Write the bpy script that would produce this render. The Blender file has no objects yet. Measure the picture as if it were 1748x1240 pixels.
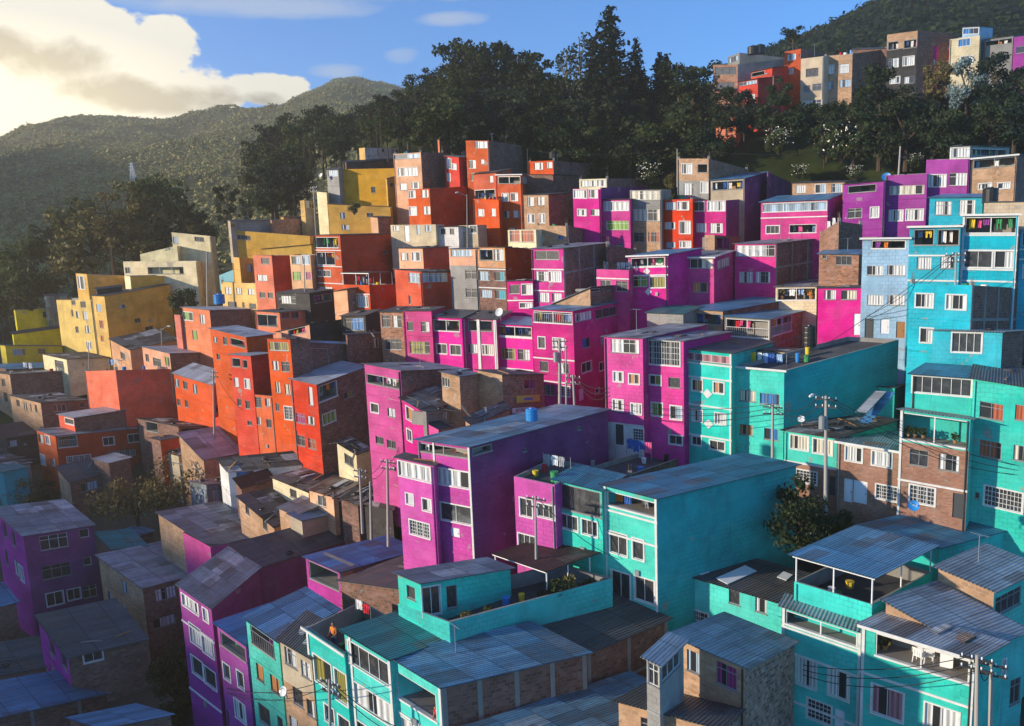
import bpy, math, random
import numpy as np
from mathutils import Vector, Matrix
random.seed(7)
SC = bpy.context.scene
COL = SC.collection
# ------------------------------------------------------------------ camera
PW, PH, FP = 1748.0, 1240.0, 1300.0
PITCH, ROLL = math.radians(8.5), math.radians(2.3)
CAM = Vector((0, 0, 30))
_f = Vector((0, math.cos(PITCH), -math.sin(PITCH)))
_r0 = Vector((1, 0, 0)); _u0 = Vector((0, math.sin(PITCH), math.cos(PITCH)))
_r = _r0 * math.cos(ROLL) - _u0 * math.sin(ROLL)
_u = _u0 * math.cos(ROLL) + _r0 * math.sin(ROLL)
cd = bpy.data.cameras.new('camera'); cam = bpy.data.objects.new('camera', cd); COL.objects.link(cam)
cd.sensor_width = 36; cd.sensor_fit = 'HORIZONTAL'; cd.lens = FP / PW * 36
cd.clip_start = 0.5; cd.clip_end = 6000
cam.matrix_world = Matrix(((_r.x, _u.x, -_f.x, 0), (_r.y, _u.y, -_f.y, 0), (_r.z, _u.z, -_f.z, 30), (0, 0, 0, 1)))
SC.camera = cam

def ray(px, py):
    d = _f + _r * ((px - PW / 2) / FP) + _u * ((PH / 2 - py) / FP)
    return d / d.y
def pt(px, py, D): return CAM + ray(px, py) * D
def proj(p):
    q = p - CAM; z = q.dot(_f)
    return PW / 2 + q.dot(_r) / z * FP, PH / 2 - q.dot(_u) / z * FP
# measured distances (from storey heights in the photograph), photo pixel of a house foot -> metres
DS = np.array([(600,1240,38),(1500,1240,36),(1000,950,46),(345,1240,52),(90,1040,66),(150,790,88),(450,780,75),(660,830,61),
 (800,930,49),(1100,760,57),(1400,800,50),(1700,880,45),(950,680,66),(1100,540,74),(1700,560,60),(1520,560,63),(1090,400,96),
 (830,380,108),(1580,400,80),(600,385,106),(200,600,120),(450,490,108),(1410,190,125),(1640,200,120),(60,640,124),(300,520,122),
 (40,1240,56),(700,1240,37),(1000,1240,36),(250,1000,62),(450,880,62),(60,720,100),(300,700,88),(1300,560,62),(1250,420,88),
 (700,420,102),(880,520,84),(620,530,90),(560,600,84),(330,640,95),(760,680,70),(1740,1240,35),(1740,800,47),(1200,1400,31),
 (600,1400,33),(300,1400,47),(1700,1400,31),(0,1400,50),(960,300,114),(1400,320,98),(1700,320,86),(640,280,118)], dtype=float)
def depth(x, y):
    w = np.exp(-((DS[:, 0] - x) ** 2 + (DS[:, 1] - y) ** 2) / (2 * 130.0 ** 2)) + 1e-9
    A = np.stack([np.ones(len(DS)), (DS[:, 0] - x) / 300, (DS[:, 1] - y) / 300], 1)
    L = np.log(DS[:, 2])
    M = A.T @ (A * w[:, None]) + np.diag([0, .02, .02]); b = A.T @ (w * L)
    return float(np.exp(np.linalg.solve(M, b)[0]))

# ------------------------------------------------------------------ mesh builder
class MB:
    def __init__(self): self.v = []; self.f = []; self.m = []; self.uv = []; self.mats = []
    def mi(self, mat):
        if mat not in self.mats: self.mats.append(mat)
        return self.mats.index(mat)
    def face(self, pts, mat, uvs=None):
        n = len(self.v); self.v += [tuple(p) for p in pts]; self.f.append(tuple(range(n, n + len(pts))))
        self.m.append(self.mi(mat)); self.uv += (uvs if uvs else [(0, 0)] * len(pts))
    def quad(self, a, b, c, d, mat, sz=None):
        # uv in metres: u along a->b, v along a->d
        a, b, c, d = Vector(a), Vector(b), Vector(c), Vector(d)
        if sz is None:
            w = (b - a).length; h = (d - a).length; sz = (0, 0, w, h)
        self.face((a, b, c, d), mat, [(sz[0], sz[1]), (sz[2], sz[1]), (sz[2], sz[3]), (sz[0], sz[3])])
    def box(self, o, x, y, z, mat):
        # o corner, x y z edge vectors
        o = Vector(o); p = [o, o + x, o + x + y, o + y]; q = [k + z for k in p]
        if x.cross(y).dot(z) < 0: p.reverse(); q.reverse()
        self.quad(p[3], p[2], p[1], p[0], mat); self.quad(q[0], q[1], q[2], q[3], mat)
        for i in range(4):
            j = (i + 1) % 4; self.quad(p[i], p[j], q[j], q[i], mat)
    def cyl(self, a, b, r0, r1, mat, n=8, cap=True):
        a, b = Vector(a), Vector(b); d = (b - a).normalized()
        t = d.cross(Vector((0, 0, 1)));  t = Vector((1, 0, 0)) if t.length < 1e-3 else t.normalized(); s = d.cross(t)
        A = [a + (t * math.cos(k * 2 * math.pi / n) + s * math.sin(k * 2 * math.pi / n)) * r0 for k in range(n)]
        B = [b + (t * math.cos(k * 2 * math.pi / n) + s * math.sin(k * 2 * math.pi / n)) * r1 for k in range(n)]
        for k in range(n):
            j = (k + 1) % n; self.quad(A[k], A[j], B[j], B[k], mat)
        if cap:
            self.face(B, mat); self.face(A[::-1], mat)
    def build(self, name, parent=None, org=None, smooth=False):
        if org is None: org = Vector((0, 0, 0)) if parent is None else ORG[parent.name]
        me = bpy.data.meshes.new(name)
        o = org
        me.from_pydata([(x - o[0], y - o[1], z - o[2]) for x, y, z in self.v], [], self.f)
        for k in self.mats: me.materials.append(MAT[k])
        me.polygons.foreach_set('material_index', self.m)
        l = me.uv_layers.new(name='UVMap'); l.data.foreach_set('uv', np.array(self.uv, dtype=np.float32).ravel())
        if smooth: me.polygons.foreach_set('use_smooth', [True] * len(self.f))
        me.update()
        ob = bpy.data.objects.new(name, me); COL.objects.link(ob)
        if parent is None: ob.location = o
        else: ob.parent = parent
        ORG[ob.name] = Vector(o)
        return ob
ORG = {}
def empty(name, loc):
    o = bpy.data.objects.new(name, None); COL.objects.link(o); o.location = loc; o.empty_display_size = .3
    ORG[o.name] = Vector(loc); return o
USED = {}
def tag(o, label=None, cat=None, group=None, kind=None):
    if label: o['label'] = label
    if cat: o['category'] = cat
    if group: o['group'] = group
    if kind: o['kind'] = kind
    return o

# ------------------------------------------------------------------ materials
MAT = {}
class NT:
    def __init__(self, name):
        m = bpy.data.materials.new(name); m.use_nodes = True; self.m = m; self.t = m.node_tree
        self.b = self.t.nodes['Principled BSDF']; MAT[name] = m
    def n(self, typ, **kw):
        x = self.t.nodes.new(typ)
        for k, v in kw.items():
            if k.startswith('i_'): x.inputs[k[2:]].default_value = v
            else: setattr(x, k, v)
        return x
    def l(self, a, b): self.t.links.new(a, b)
    def mix(self, fac, a, b, bt='MIX'):
        x = self.n('ShaderNodeMix', data_type='RGBA', blend_type=bt)
        for s, v in ((x.inputs[0], fac), (x.inputs[6], a), (x.inputs[7], b)):
            if hasattr(v, 'links') or isinstance(v, bpy.types.NodeSocket): self.l(v, s)
            else: s.default_value = v if not isinstance(v, tuple) else (v + (1,) if len(v) == 3 else v)
        return x.outputs[2]
    def math(self, op, a, b=0.0):
        x = self.n('ShaderNodeMath', operation=op)
        for s, v in ((x.inputs[0], a), (x.inputs[1], b)):
            if isinstance(v, bpy.types.NodeSocket): self.l(v, s)
            else: s.default_value = v
        return x.outputs[0]
    def ramp(self, fac, stops):
        x = self.n('ShaderNodeValToRGB'); self.l(fac, x.inputs[0]); e = x.color_ramp.elements
        while len(e) < len(stops): e.new(.5)
        for k, (p, c) in zip(e, stops): k.position = p; k.color = c if len(c) == 4 else c + (1,)
        return x.outputs[0]
    def noise(self, vec, scale, det=4, rough=.6):
        x = self.n('ShaderNodeTexNoise'); x.inputs['Scale'].default_value = scale; x.inputs['Detail'].default_value = det
        x.inputs['Roughness'].default_value = rough
        if vec is not None: self.l(vec, x.inputs['Vector'])
        return x.outputs[0]
    def mapv(self, vec, sc=(1, 1, 1), loc=None):
        x = self.n('ShaderNodeMapping'); self.l(vec, x.inputs[0]); x.inputs['Scale'].default_value = sc
        if loc is not None: self.l(loc, x.inputs['Location'])
        return x.outputs[0]
    def rnd(self):
        return self.n('ShaderNodeObjectInfo').outputs['Random']
    def uv(self):
        u = self.n('ShaderNodeTexCoord').outputs['UV']
        # every house gets its own piece of the pattern
        c = self.n('ShaderNodeCombineXYZ'); r = self.rnd()
        self.l(self.math('MULTIPLY', r, 37.0), c.inputs[0]); self.l(self.math('MULTIPLY', r, 71.0), c.inputs[2])
        x = self.n('ShaderNodeVectorMath', operation='ADD'); self.l(u, x.inputs[0]); self.l(c.outputs[0], x.inputs[1])
        return u, x.outputs[0]
    def bump(self, h, st, dist=.02):
        x = self.n('ShaderNodeBump'); x.inputs['Strength'].default_value = st; x.inputs['Distance'].default_value = dist
        self.l(h, x.inputs['Height']); self.l(x.outputs[0], self.b.inputs['Normal'])
def plain(name, c, rough=.7, metal=0.0, spec=.5):
    k = NT(name); k.b.inputs['Base Color'].default_value = c + (1,); k.b.inputs['Roughness'].default_value = rough
    k.b.inputs['Metallic'].default_value = metal; k.b.inputs['Specular IOR Level'].default_value = spec; return k
def paint(name, c, dirt=.75, block=True):
    k = NT(name); u, w = k.uv()
    big = k.noise(w, .45, 5, .65)
    col = k.mix(k.ramp(big, [(.35, (0, 0, 0)), (.75, (1, 1, 1))]), tuple(x * .66 for x in c), tuple(min(1, x * 1.1 + .01) for x in c))
    hs = k.n('ShaderNodeHueSaturation'); k.l(col, hs.inputs['Color']); r_ = k.rnd(); k.l(k.math('ADD', k.math('MULTIPLY', k.math('FRACT', k.math('MULTIPLY', r_, 5.7)), .022), .489), hs.inputs['Hue']); k.l(k.math('ADD', k.math('MULTIPLY', k.math('FRACT', k.math('MULTIPLY', r_, 3.3)), .14), .98), hs.inputs['Saturation']); k.l(k.math('ADD', k.math('MULTIPLY', r_, .28), .84), hs.inputs['Value']); col = hs.outputs[0]
    fd = k.ramp(k.noise(k.mapv(w, (.35, .9, 1)), .8, 4, .6), [(.52, (0, 0, 0)), (.56, (1, 1, 1))]); col = k.mix(k.math('MULTIPLY', fd, .10), col, tuple(min(1, x * .7 + .16) for x in c))      # repainted and faded fields
    st = k.noise(k.mapv(w, (2.2, .16, 1)), 1.0, 6, .7)      # rain streaks
    stm = k.ramp(st, [(.55, (0, 0, 0)), (.72, (1, 1, 1))])
    col = k.mix(k.math('MULTIPLY', stm, dirt * .8), col, tuple(x * .45 + .02 for x in c))
    pl = k.noise(w, .55, 5, .55); plm = k.ramp(pl, [(.665, (0, 0, 0)), (.68, (1, 1, 1))]); col = k.mix(k.math('MULTIPLY', plm, .7), col, (.30, .28, .25))      # plastered repairs
    sp = k.noise(w, 7, 3, .7); spm = k.ramp(sp, [(.66, (0, 0, 0)), (.74, (1, 1, 1))])
    col = k.mix(k.math('MULTIPLY', spm, dirt * .6), col, (.25, .2, .17))
    k.b.inputs['Roughness'].default_value = .75; k.b.inputs['Specular IOR Level'].default_value = .25
    h = k.noise(w, 9, 4)
    if block:
        br = k.n('ShaderNodeTexBrick'); k.l(w, br.inputs[0]); br.inputs['Scale'].default_value = 1
        br.inputs['Brick Width'].default_value = .46; br.inputs['Row Height'].default_value = .3; br.inputs['Mortar Size'].default_value = .022
        br.inputs['Mortar Smooth'].default_value = .4
        br.inputs['Color1'].default_value = (1, 1, 1, 1); br.inputs['Color2'].default_value = (.9, .9, .9, 1); br.inputs['Mortar'].default_value = (.35, .35, .35, 1)
        vis = k.math('MULTIPLY', k.ramp(k.noise(w, .3, 2), [(.4, (0, 0, 0)), (.6, (1, 1, 1))]), .45)
        col = k.mix(vis, col, br.outputs[0], 'MULTIPLY')
        h = k.math('ADD', k.math('MULTIPLY', h, .5), br.outputs[0])
    k.l(col, k.b.inputs['Base Color']); k.bump(h, .5, .015)
def brick(name, c1, c2, mort, bw=.34, bh=.21, var=.5):
    k = NT(name); u, w = k.uv()
    def bt(a, b, m, ms):
        br = k.n('ShaderNodeTexBrick'); k.l(w, br.inputs[0]); br.inputs['Scale'].default_value = 1; br.inputs['Brick Width'].default_value = bw; br.inputs['Row Height'].default_value = bh
        br.inputs['Mortar Size'].default_value = ms; br.inputs['Color1'].default_value = a + (1,); br.inputs['Color2'].default_value = b + (1,); br.inputs['Mortar'].default_value = m + (1,); return br
    br = bt(c1, c2, mort, .018); q = bt((0, 0, 0), (1, 1, 1), (.5, .5, .5), 0).outputs[0]
    tone = k.ramp(q, [(0, tuple(x * .35 for x in c2)), (.14, tuple(x * .55 for x in c2)), (.3, c2), (.6, c1), (.85, tuple(min(1, x * 1.35) for x in c1)), (1, tuple(min(1, x * 1.5 + .05) for x in c1))])
    mm = k.math('MULTIPLY', br.outputs['Fac'], 1.0); col = k.mix(mm, k.mix(var, br.outputs[0], tone), mort)
    col = k.mix(k.ramp(k.noise(w, .5, 5, .7), [(.35, (0, 0, 0)), (.75, (1, 1, 1))]), col, (.55, .5, .45), 'MULTIPLY')
    col = k.mix(k.ramp(k.noise(w, 1.7, 4, .7), [(.60, (0, 0, 0)), (.66, (.75, .75, .75))]), col, mort)      # smeared mortar
    k.l(col, k.b.inputs['Base Color']); k.b.inputs['Roughness'].default_value = .9; k.b.inputs['Specular IOR Level'].default_value = .15
    k.bump(br.outputs['Color'], .7, .025)
def tin(name, c1, c2, pw=.85, pl=2.3, rust=.3, rough=.45, metal=.25, corr=.17, bs=1.0, light=None, var=.5):
    k = NT(name); u, w = k.uv()
    def pan(pw, pl, o):
        b = k.n('ShaderNodeTexBrick'); b.offset = o; k.l(w, b.inputs[0]); b.inputs['Scale'].default_value = 1; b.inputs['Brick Width'].default_value = pw; b.inputs['Row Height'].default_value = pl
        b.inputs['Mortar Size'].default_value = 0; b.inputs['Color1'].default_value = (0, 0, 0, 1); b.inputs['Color2'].default_value = (1, 1, 1, 1); return b.outputs[0]
    p = pan(pw, pl, .35); dk = tuple(x * .5 for x in c1)
    st_ = [(0, dk), (.18, dk), (.22, c1), (.5, c1), (.54, c2), (.84, c2)]
    st_ += [(.86, light), (1, light)] if light else [(.87, tuple(min(1, x * 1.5) for x in c2)), (1, tuple(min(1, x * 1.5) for x in c2))]
    tone = k.ramp(p, st_); base = k.mix(var, k.mix(.5, c1, c2), tone)
    if light: base = tone
    # a few single sheets of another age
    q = pan(pw * 1.03, pl * .8, .5); base = k.mix(k.math('MULTIPLY', k.ramp(q, [(.90, (0, 0, 0)), (.91, (1, 1, 1))]), .55), base, (.17, .13, .11))
    r = k.ramp(k.noise(w, .8, 7, .75), [(.44, (0, 0, 0)), (.66, (1, 1, 1))])
    col = k.mix(k.math('MULTIPLY', r, min(1, rust * 1.5)), base, (.17, .11, .08))
    r2 = k.ramp(k.noise(k.mapv(w, (.7, .7, 1)), 2.6, 6, .75), [(.56, (0, 0, 0)), (.66, (1, 1, 1))]); col = k.mix(k.math('MULTIPLY', r2, rust * .9), col, tuple(x * .35 for x in c1))
    st = k.ramp(k.noise(k.mapv(w, (3.5, .22, 1)), 1, 5, .7), [(.4, (1, 1, 1)), (.75, (.42, .42, .42))]); col = k.mix(.9, col, st, 'MULTIPLY')
    sx = k.n('ShaderNodeSeparateXYZ'); k.l(u, sx.inputs[0]); sw = k.n('ShaderNodeSeparateXYZ'); k.l(w, sw.inputs[0])
    # lap joints between the rows of sheets
    lap = k.math('LESS_THAN', k.math('FRACT', k.math('DIVIDE', sw.outputs[1], pl)), .035); col = k.mix(k.math('MULTIPLY', lap, .7), col, tuple(x * .2 for x in c1))
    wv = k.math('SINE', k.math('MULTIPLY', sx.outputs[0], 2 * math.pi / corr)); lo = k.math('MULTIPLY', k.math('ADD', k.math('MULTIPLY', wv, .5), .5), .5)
    col = k.mix(lo, col, (.5, .5, .5), 'MULTIPLY')      # darker stripe along each corrugation
    k.l(col, k.b.inputs['Base Color']); k.b.inputs['Metallic'].default_value = metal
    k.l(k.math('ADD', k.math('MULTIPLY', k.noise(w, 1.1, 4), .35), rough - .12), k.b.inputs['Roughness'])
    k.bump(k.math('ADD', wv, k.math('MULTIPLY', k.noise(w, .9, 3), 2.5)), bs, .03)
def pane(name, c, fold=True):
    # window: curtain seen behind glass, part open; glass in front of it mirrors the sky
    k = NT(name); u = k.n('ShaderNodeTexCoord').outputs['UV']; r = k.rnd()
    sx = k.n('ShaderNodeSeparateXYZ'); k.l(u, sx.inputs[0]); x = sx.outputs[0]
    ph = k.math('MULTIPLY', r, 40.0)
    wv = k.math('SINE', k.math('ADD', k.math('MULTIPLY', x, 34.0), ph))
    wn = k.noise(k.mapv(u, (9, .5, 1)), 1.0, 3)
    f = k.math('ADD', k.math('MULTIPLY', wv, .22), k.math('MULTIPLY', wn, .9))
    cur = k.mix(k.ramp(f, [(.2, (0, 0, 0)), (.75, (1, 1, 1))]), tuple(a * .35 for a in c), c)
    gap = k.math('LESS_THAN', k.math('ABSOLUTE', k.math('SUBTRACT', x, k.math('FRACT', k.math('MULTIPLY', r, 7.3)))), k.math('MULTIPLY', k.math('FRACT', k.math('MULTIPLY', r, 13.7)), .28))
    col = k.mix(gap, cur, (.012, .014, .018)) if fold else c
    if fold: k.l(col, k.b.inputs['Base Color'])
    else:
        col = k.mix(k.ramp(k.noise(k.mapv(u, (3, 2, 1), None), 1.3, 3), [(.45, (0, 0, 0)), (.7, (1, 1, 1))]), c, tuple(a * 2.5 + .02 for a in c)); k.l(col, k.b.inputs['Base Color'])
    k.b.inputs['Roughness'].default_value = .5; k.b.inputs['Coat Weight'].default_value = .8; k.b.inputs['Coat Roughness'].default_value = .04
def soft(name, c, c2=None, sc=1.5, rough=.9):
    k = NT(name); o = k.n('ShaderNodeTexCoord').outputs['Object']
    col = k.mix(k.ramp(k.noise(o, sc, 6, .65), [(.3, (0, 0, 0)), (.7, (1, 1, 1))]), c, c2 or tuple(x * .5 for x in c))
    k.l(col, k.b.inputs['Base Color']); k.b.inputs['Roughness'].default_value = rough; k.b.inputs['Specular IOR Level'].default_value = .15
def leaf(name, c, c2, tr=.25, sc=.35):
    k = NT(name); g = k.n('ShaderNodeNewGeometry'); o = k.n('ShaderNodeTexCoord').outputs['Object']
    n1 = k.noise(o, sc, 3, .6); ri = g.outputs['Random Per Island']
    f = k.math('ADD', k.math('MULTIPLY', n1, .7), k.math('MULTIPLY', ri, .35))
    col = k.mix(k.ramp(f, [(.3, (0, 0, 0)), (.75, (1, 1, 1))]), c, c2)
    hs = k.n('ShaderNodeHueSaturation'); k.l(col, hs.inputs['Color']); k.l(k.math('ADD', k.math('MULTIPLY', k.rnd(), .5), .75), hs.inputs['Value'])
    k.l(hs.outputs[0], k.b.inputs['Base Color']); k.b.inputs['Roughness'].default_value = .65; k.b.inputs['Specular IOR Level'].default_value = .2
    k.b.inputs['Transmission Weight'].default_value = 0
    if tr:
        t = k.n('ShaderNodeBsdfTranslucent'); k.l(hs.outputs[0], t.inputs[0]); ms = k.n('ShaderNodeMixShader'); ms.inputs[0].default_value = tr
        out = k.t.nodes['Material Output']; k.l(k.b.outputs[0], ms.inputs[1]); k.l(t.outputs[0], ms.inputs[2]); k.l(ms.outputs[0], out.inputs[0])

P = {'magenta': (.62, .04, .26), 'hotpink': (.74, .08, .32), 'violet': (.34, .05, .30), 'pinkviolet': (.56, .08, .38), 'orange': (.68, .10, .045),
     'red': (.58, .07, .04), 'deepred': (.5, .03, .025), 'salmon': (.80, .25, .15), 'peach': (.78, .42, .25), 'yellow': (.78, .51, .15), 'ochre': (.72, .42, .075),
     'lemon': (.68, .58, .03), 'cream': (.84, .74, .46), 'turq': (.075, .66, .565), 'teal': (.012, .42, .45), 'cyan': (.03, .48, .64),  # on side walls, teal is turquoise with their shade put into the colour
     'paleblue': (.36, .58, .80), 'white': (.78, .77, .74), 'violet_shaded': (.23, .06, .19), 'charcoal': (.05, .045, .045), 'beige': (.56, .47, .34), 'greywall': (.33, .32, .30)}  # the purple entry is violet with side wall shade put into it
for _k, _c in P.items(): paint(_k, _c)
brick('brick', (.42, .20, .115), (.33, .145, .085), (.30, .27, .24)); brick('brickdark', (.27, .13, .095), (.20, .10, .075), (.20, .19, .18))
brick('brickpale', (.54, .33, .19), (.47, .27, .155), (.46, .36, .27), .34, .21, .35); brick('brickmix', (.36, .23, .17), (.30, .19, .14), (.33, .31, .28), .3, .2, .85)
brick('brickred', (.40, .17, .10), (.36, .15, .09), (.30, .22, .18), .24, .085)
tin('roof_grey', (.46, .53, .59), (.34, .39, .44), light=(.6, .63, .66)); tin('roof_blue', (.12, .36, .58), (.17, .43, .66), rust=.12, rough=.4)
tin('roof_bluepatch', (.22, .46, .66), (.14, .34, .52), rust=.3, light=(.42, .58, .68), pl=1.9, pw=1.0, rough=.42); tin('roof_brightblue', (.05, .28, .62), (.08, .34, .70), rust=.1, rough=.45, metal=.1); tin('roof_dark', (.13, .148, .17), (.09, .10, .115), rust=.35, rough=.6, metal=.1)
tin('roof_patch', (.42, .50, .56), (.27, .33, .38), light=(.70, .74, .76), rust=.3, pw=.9, pl=1.7)
tin('roof_white', (.62, .65, .70), (.50, .54, .60), rust=.18, pw=1.0, rough=.5, metal=.1); tin('roof_teal', (.03, .22, .24), (.04, .28, .28), rust=.15, pw=.8, rough=.35, metal=0)
tin('roof_maroon', (.055, .02, .022), (.07, .025, .025), rust=.1, rough=.7, metal=0); tin('roof_rust', (.26, .17, .13), (.33, .27, .24), rust=.6, light=(.5, .48, .45), pl=1.6)
tin('roof_junk', (.07, .07, .075), (.19, .185, .18), rust=.6, rough=.75, metal=.05, light=(.6, .6, .6), pl=1.5, pw=.9)
tin('roof_corr', (.47, .53, .58), (.39, .44, .49), rust=.25, corr=.2, bs=1.0, rough=.5); tin('roof_black', (.115, .125, .14), (.085, .09, .10), rust=.3, corr=.2, bs=1.2, rough=.6, metal=.1); tin('roof_stripe', (.05, .17, .30), (.16, .30, .42), pw=.7, pl=9, rust=.1)
tin('roof_cyan', (.04, .25, .38), (.06, .31, .46), rust=.12, rough=.45)
soft('concrete', (.30, .29, .27), (.20, .195, .185), .8); soft('concrete_dark', (.10, .10, .105), (.06, .06, .065), .6)
soft('plaster_in', (.30, .28, .25), (.22, .20, .18), 1); soft('trim_white', (.70, .70, .68), (.55, .55, .53), 2); plain('trim_grey', (.30, .31, .32), .4, .3)
plain('trim_brown', (.13, .075, .045), .6); plain('rail_white', (.75, .76, .77), .5); plain('steel_dark', (.05, .05, .055), .5, .4)
plain('door_wood', (.30, .15, .05), .6); plain('door_white', (.65, .68, .72), .5); plain('door_dark', (.05, .055, .06), .6); plain('fascia', (.55, .56, .56), .5)
for _k, _c in {'k': (.018, .02, .024)}.items(): pane('glass_dark', _c, False)
CUR = {'c': (.80, .74, .60), 'w': (.82, .84, .84), 'g': (.26, .48, .08), 'r': (.55, .13, .05), 'o': (.72, .30, .10), 'p': (.42, .05, .22), 'b': (.02, .22, .60), 'l': (.45, .62, .78), 'y': (.34, .30, .06), 't': (.03, .40, .52), 's': (.50, .22, .26)}
for _k, _c in CUR.items(): pane('curtain_' + _k, _c)
_k = NT('earth'); _g = _k.n('ShaderNodeNewGeometry').outputs['Position']; _s = _k.n('ShaderNodeSeparateXYZ'); _k.l(_g, _s.inputs[0])
_c = _k.mix(_k.noise(_g, .3, 6, .7), (.11, .09, .065), (.05, .045, .035)); _gr = _k.mix(_k.ramp(_k.noise(_g, .25, 6, .7), [(.35, (0, 0, 0)), (.7, (1, 1, 1))]), (.018, .028, .008), (.05, .065, .018))
_fy = _k.ramp(_k.math('ADD', _k.math('MULTIPLY', _s.outputs[1], .005), _k.math('MULTIPLY', _k.noise(_g, .12, 3), .15)), [(.52, (0, 0, 0)), (.60, (1, 1, 1))])
_k.l(_k.mix(_fy, _c, _gr), _k.b.inputs['Base Color']); _k.b.inputs['Roughness'].default_value = .95; _k.b.inputs['Specular IOR Level'].default_value = .1
soft('earth_plain', (.10, .085, .06), (.055, .05, .035), .25); soft('asphalt', (.07, .07, .07), (.045, .045, .045), .4)
plain('plastic_blue', (.015, .20, .52), .4); plain('plastic_black', (.012, .012, .014), .45); plain('pole_concrete', (.33, .31, .28), .85); plain('dish_white', (.7, .7, .68), .5)
plain('cable', (.012, .012, .012), .7); soft('bark', (.09, .065, .045), (.04, .03, .022), 3); soft('bark_pale', (.26, .22, .17), (.14, .11, .08), 3)
leaf('leaf_dark', (.014, .025, .011), (.055, .078, .028), .35); leaf('leaf_mid', (.022, .036, .012), (.09, .115, .034), .35); leaf('leaf_olive', (.075, .072, .026), (.22, .19, .065))
leaf('leaf_pine', (.007, .014, .010), (.022, .038, .022)); leaf('leaf_pale', (.12, .18, .19), (.30, .40, .40)); leaf('leaf_brown', (.075, .06, .024), (.19, .15, .055))
plain('flower_white', (.75, .72, .6), .8)
for _k, _c in {'white': (.8, .8, .78), 'blue': (.04, .12, .40), 'lightblue': (.35, .52, .75), 'red': (.55, .03, .05), 'pink': (.75, .12, .30), 'black': (.02, .02, .025), 'yellow': (.75, .52, .05),
               'grey': (.35, .35, .37), 'green': (.06, .30, .12), 'denim': (.06, .10, .20), 'purple': (.25, .06, .30), 'orange': (.75, .22, .04)}.items(): soft('cloth_' + _k, _c, tuple(x * .75 for x in _c), 6)
soft('skin', (.45, .22, .13), (.40, .19, .11), 8); plain('hair_black', (.012, .01, .009), .6)
# ------------------------------------------------------------------ houses
TX = [0, 0, 1.0]                       # window of the photograph the following measurements were read in
def T(x0, y0, s): TX[0], TX[1], TX[2] = x0, y0, s
def px(x, y): return TX[0] + x * TX[2], TX[1] + y * TX[2]
AZ = math.radians(57)
BLK = {}; FEET = []; DBG = []
Z = Vector((0, 0, 1))
FR = {'w': ('trim_white', .085, .03), 'n': ('trim_grey', .06, .012), 'b': ('trim_brown', .06, .012), 'i': ('trim_white', .055, .012)}

class Face:
    """one wall plane: s metres along a->b, t metres below its top edge"""
    def __init__(s, A, B, zb, nrm):
        s.A, s.B, s.zb, s.n = A, B, zb, nrm
        d = B - A; s.len = math.hypot(d.x, d.y); s.dir = Vector((d.x, d.y, 0)) / s.len; s.sl = d.z / s.len
    def top(s, q): return s.A + s.dir * q + Z * (s.sl * q)
    def P(s, q, t, o=0.0): return s.top(q) - Z * t + s.n * o
    def hit(s, x, y):
        r = ray(x, y); k = s.n.dot(s.A - CAM) / s.n.dot(r); p = CAM + r * k
        q = (p - s.A).dot(s.dir); return q, s.top(q).z - p.z
    def H(s, q): return s.top(q).z - s.zb

def wall_grid(mb, F, holes, rows, mats, uo=0.0):
    """wall with real openings; holes [(s0,s1,t0,t1,depth,inner)], rows: t where the material changes"""
    S = sorted({0.0, F.len, *[h[0] for h in holes], *[h[1] for h in holes]})
    Tt = sorted({0.0, *[h[2] for h in holes], *[h[3] for h in holes], *rows})
    for i in range(len(S) - 1):
        a, b = S[i], S[i + 1]
        if b - a < 1e-4: continue
        for j in range(len(Tt)):
            t0 = Tt[j]; last = j == len(Tt) - 1; t1 = None if last else Tt[j + 1]
            m = (a + b) / 2
            if not last:
                if t1 - t0 < 1e-4: continue
                mt = (t0 + t1) / 2
                if any(h[0] < m < h[1] and h[2] < mt < h[3] for h in holes): continue
            mat = mats[sum(1 for r in rows if r <= t0 + 1e-4)]
            tA = F.H(a) if last else t1; tB = F.H(b) if last else t1
            za = F.top(a).z
            mb.face([F.P(a, tA), F.P(b, tB), F.P(b, t0), F.P(a, t0)], mat, [(uo + a, za - tA), (uo + b, za - tB), (uo + b, za - t0), (uo + a, za - t0)])
    for (a, b, t0, t1, dp, inner) in holes:
        mt = mats[sum(1 for r in rows if r <= t0)]
        c = [(a, t1), (b, t1), (b, t0), (a, t0)]
        for k in range(4):
            (s0, u0), (s1, u1) = c[k], c[(k + 1) % 4]
            m2 = inner if dp > .5 else mt
            mb.quad(F.P(s0, u0), F.P(s1, u1), F.P(s1, u1, -dp), F.P(s0, u0, -dp), m2)
        if dp > .5: mb.quad(F.P(a, t1, -dp), F.P(b, t1, -dp), F.P(b, t0, -dp), F.P(a, t0, -dp), inner)

def obox(mb, F, s0, s1, t0, t1, o0, o1, mat):
    """box on a wall plane, sheared with its top edge"""
    p = [F.P(s0, t1, o0), F.P(s1, t1, o0), F.P(s1, t0, o0), F.P(s0, t0, o0)]; q = [F.P(s0, t1, o1), F.P(s1, t1, o1), F.P(s1, t0, o1), F.P(s0, t0, o1)]
    mb.quad(q[0], q[1], q[2], q[3], mat)
    for k in range(4):
        j = (k + 1) % 4; mb.quad(p[k], p[j], q[j], q[k], mat)

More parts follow.
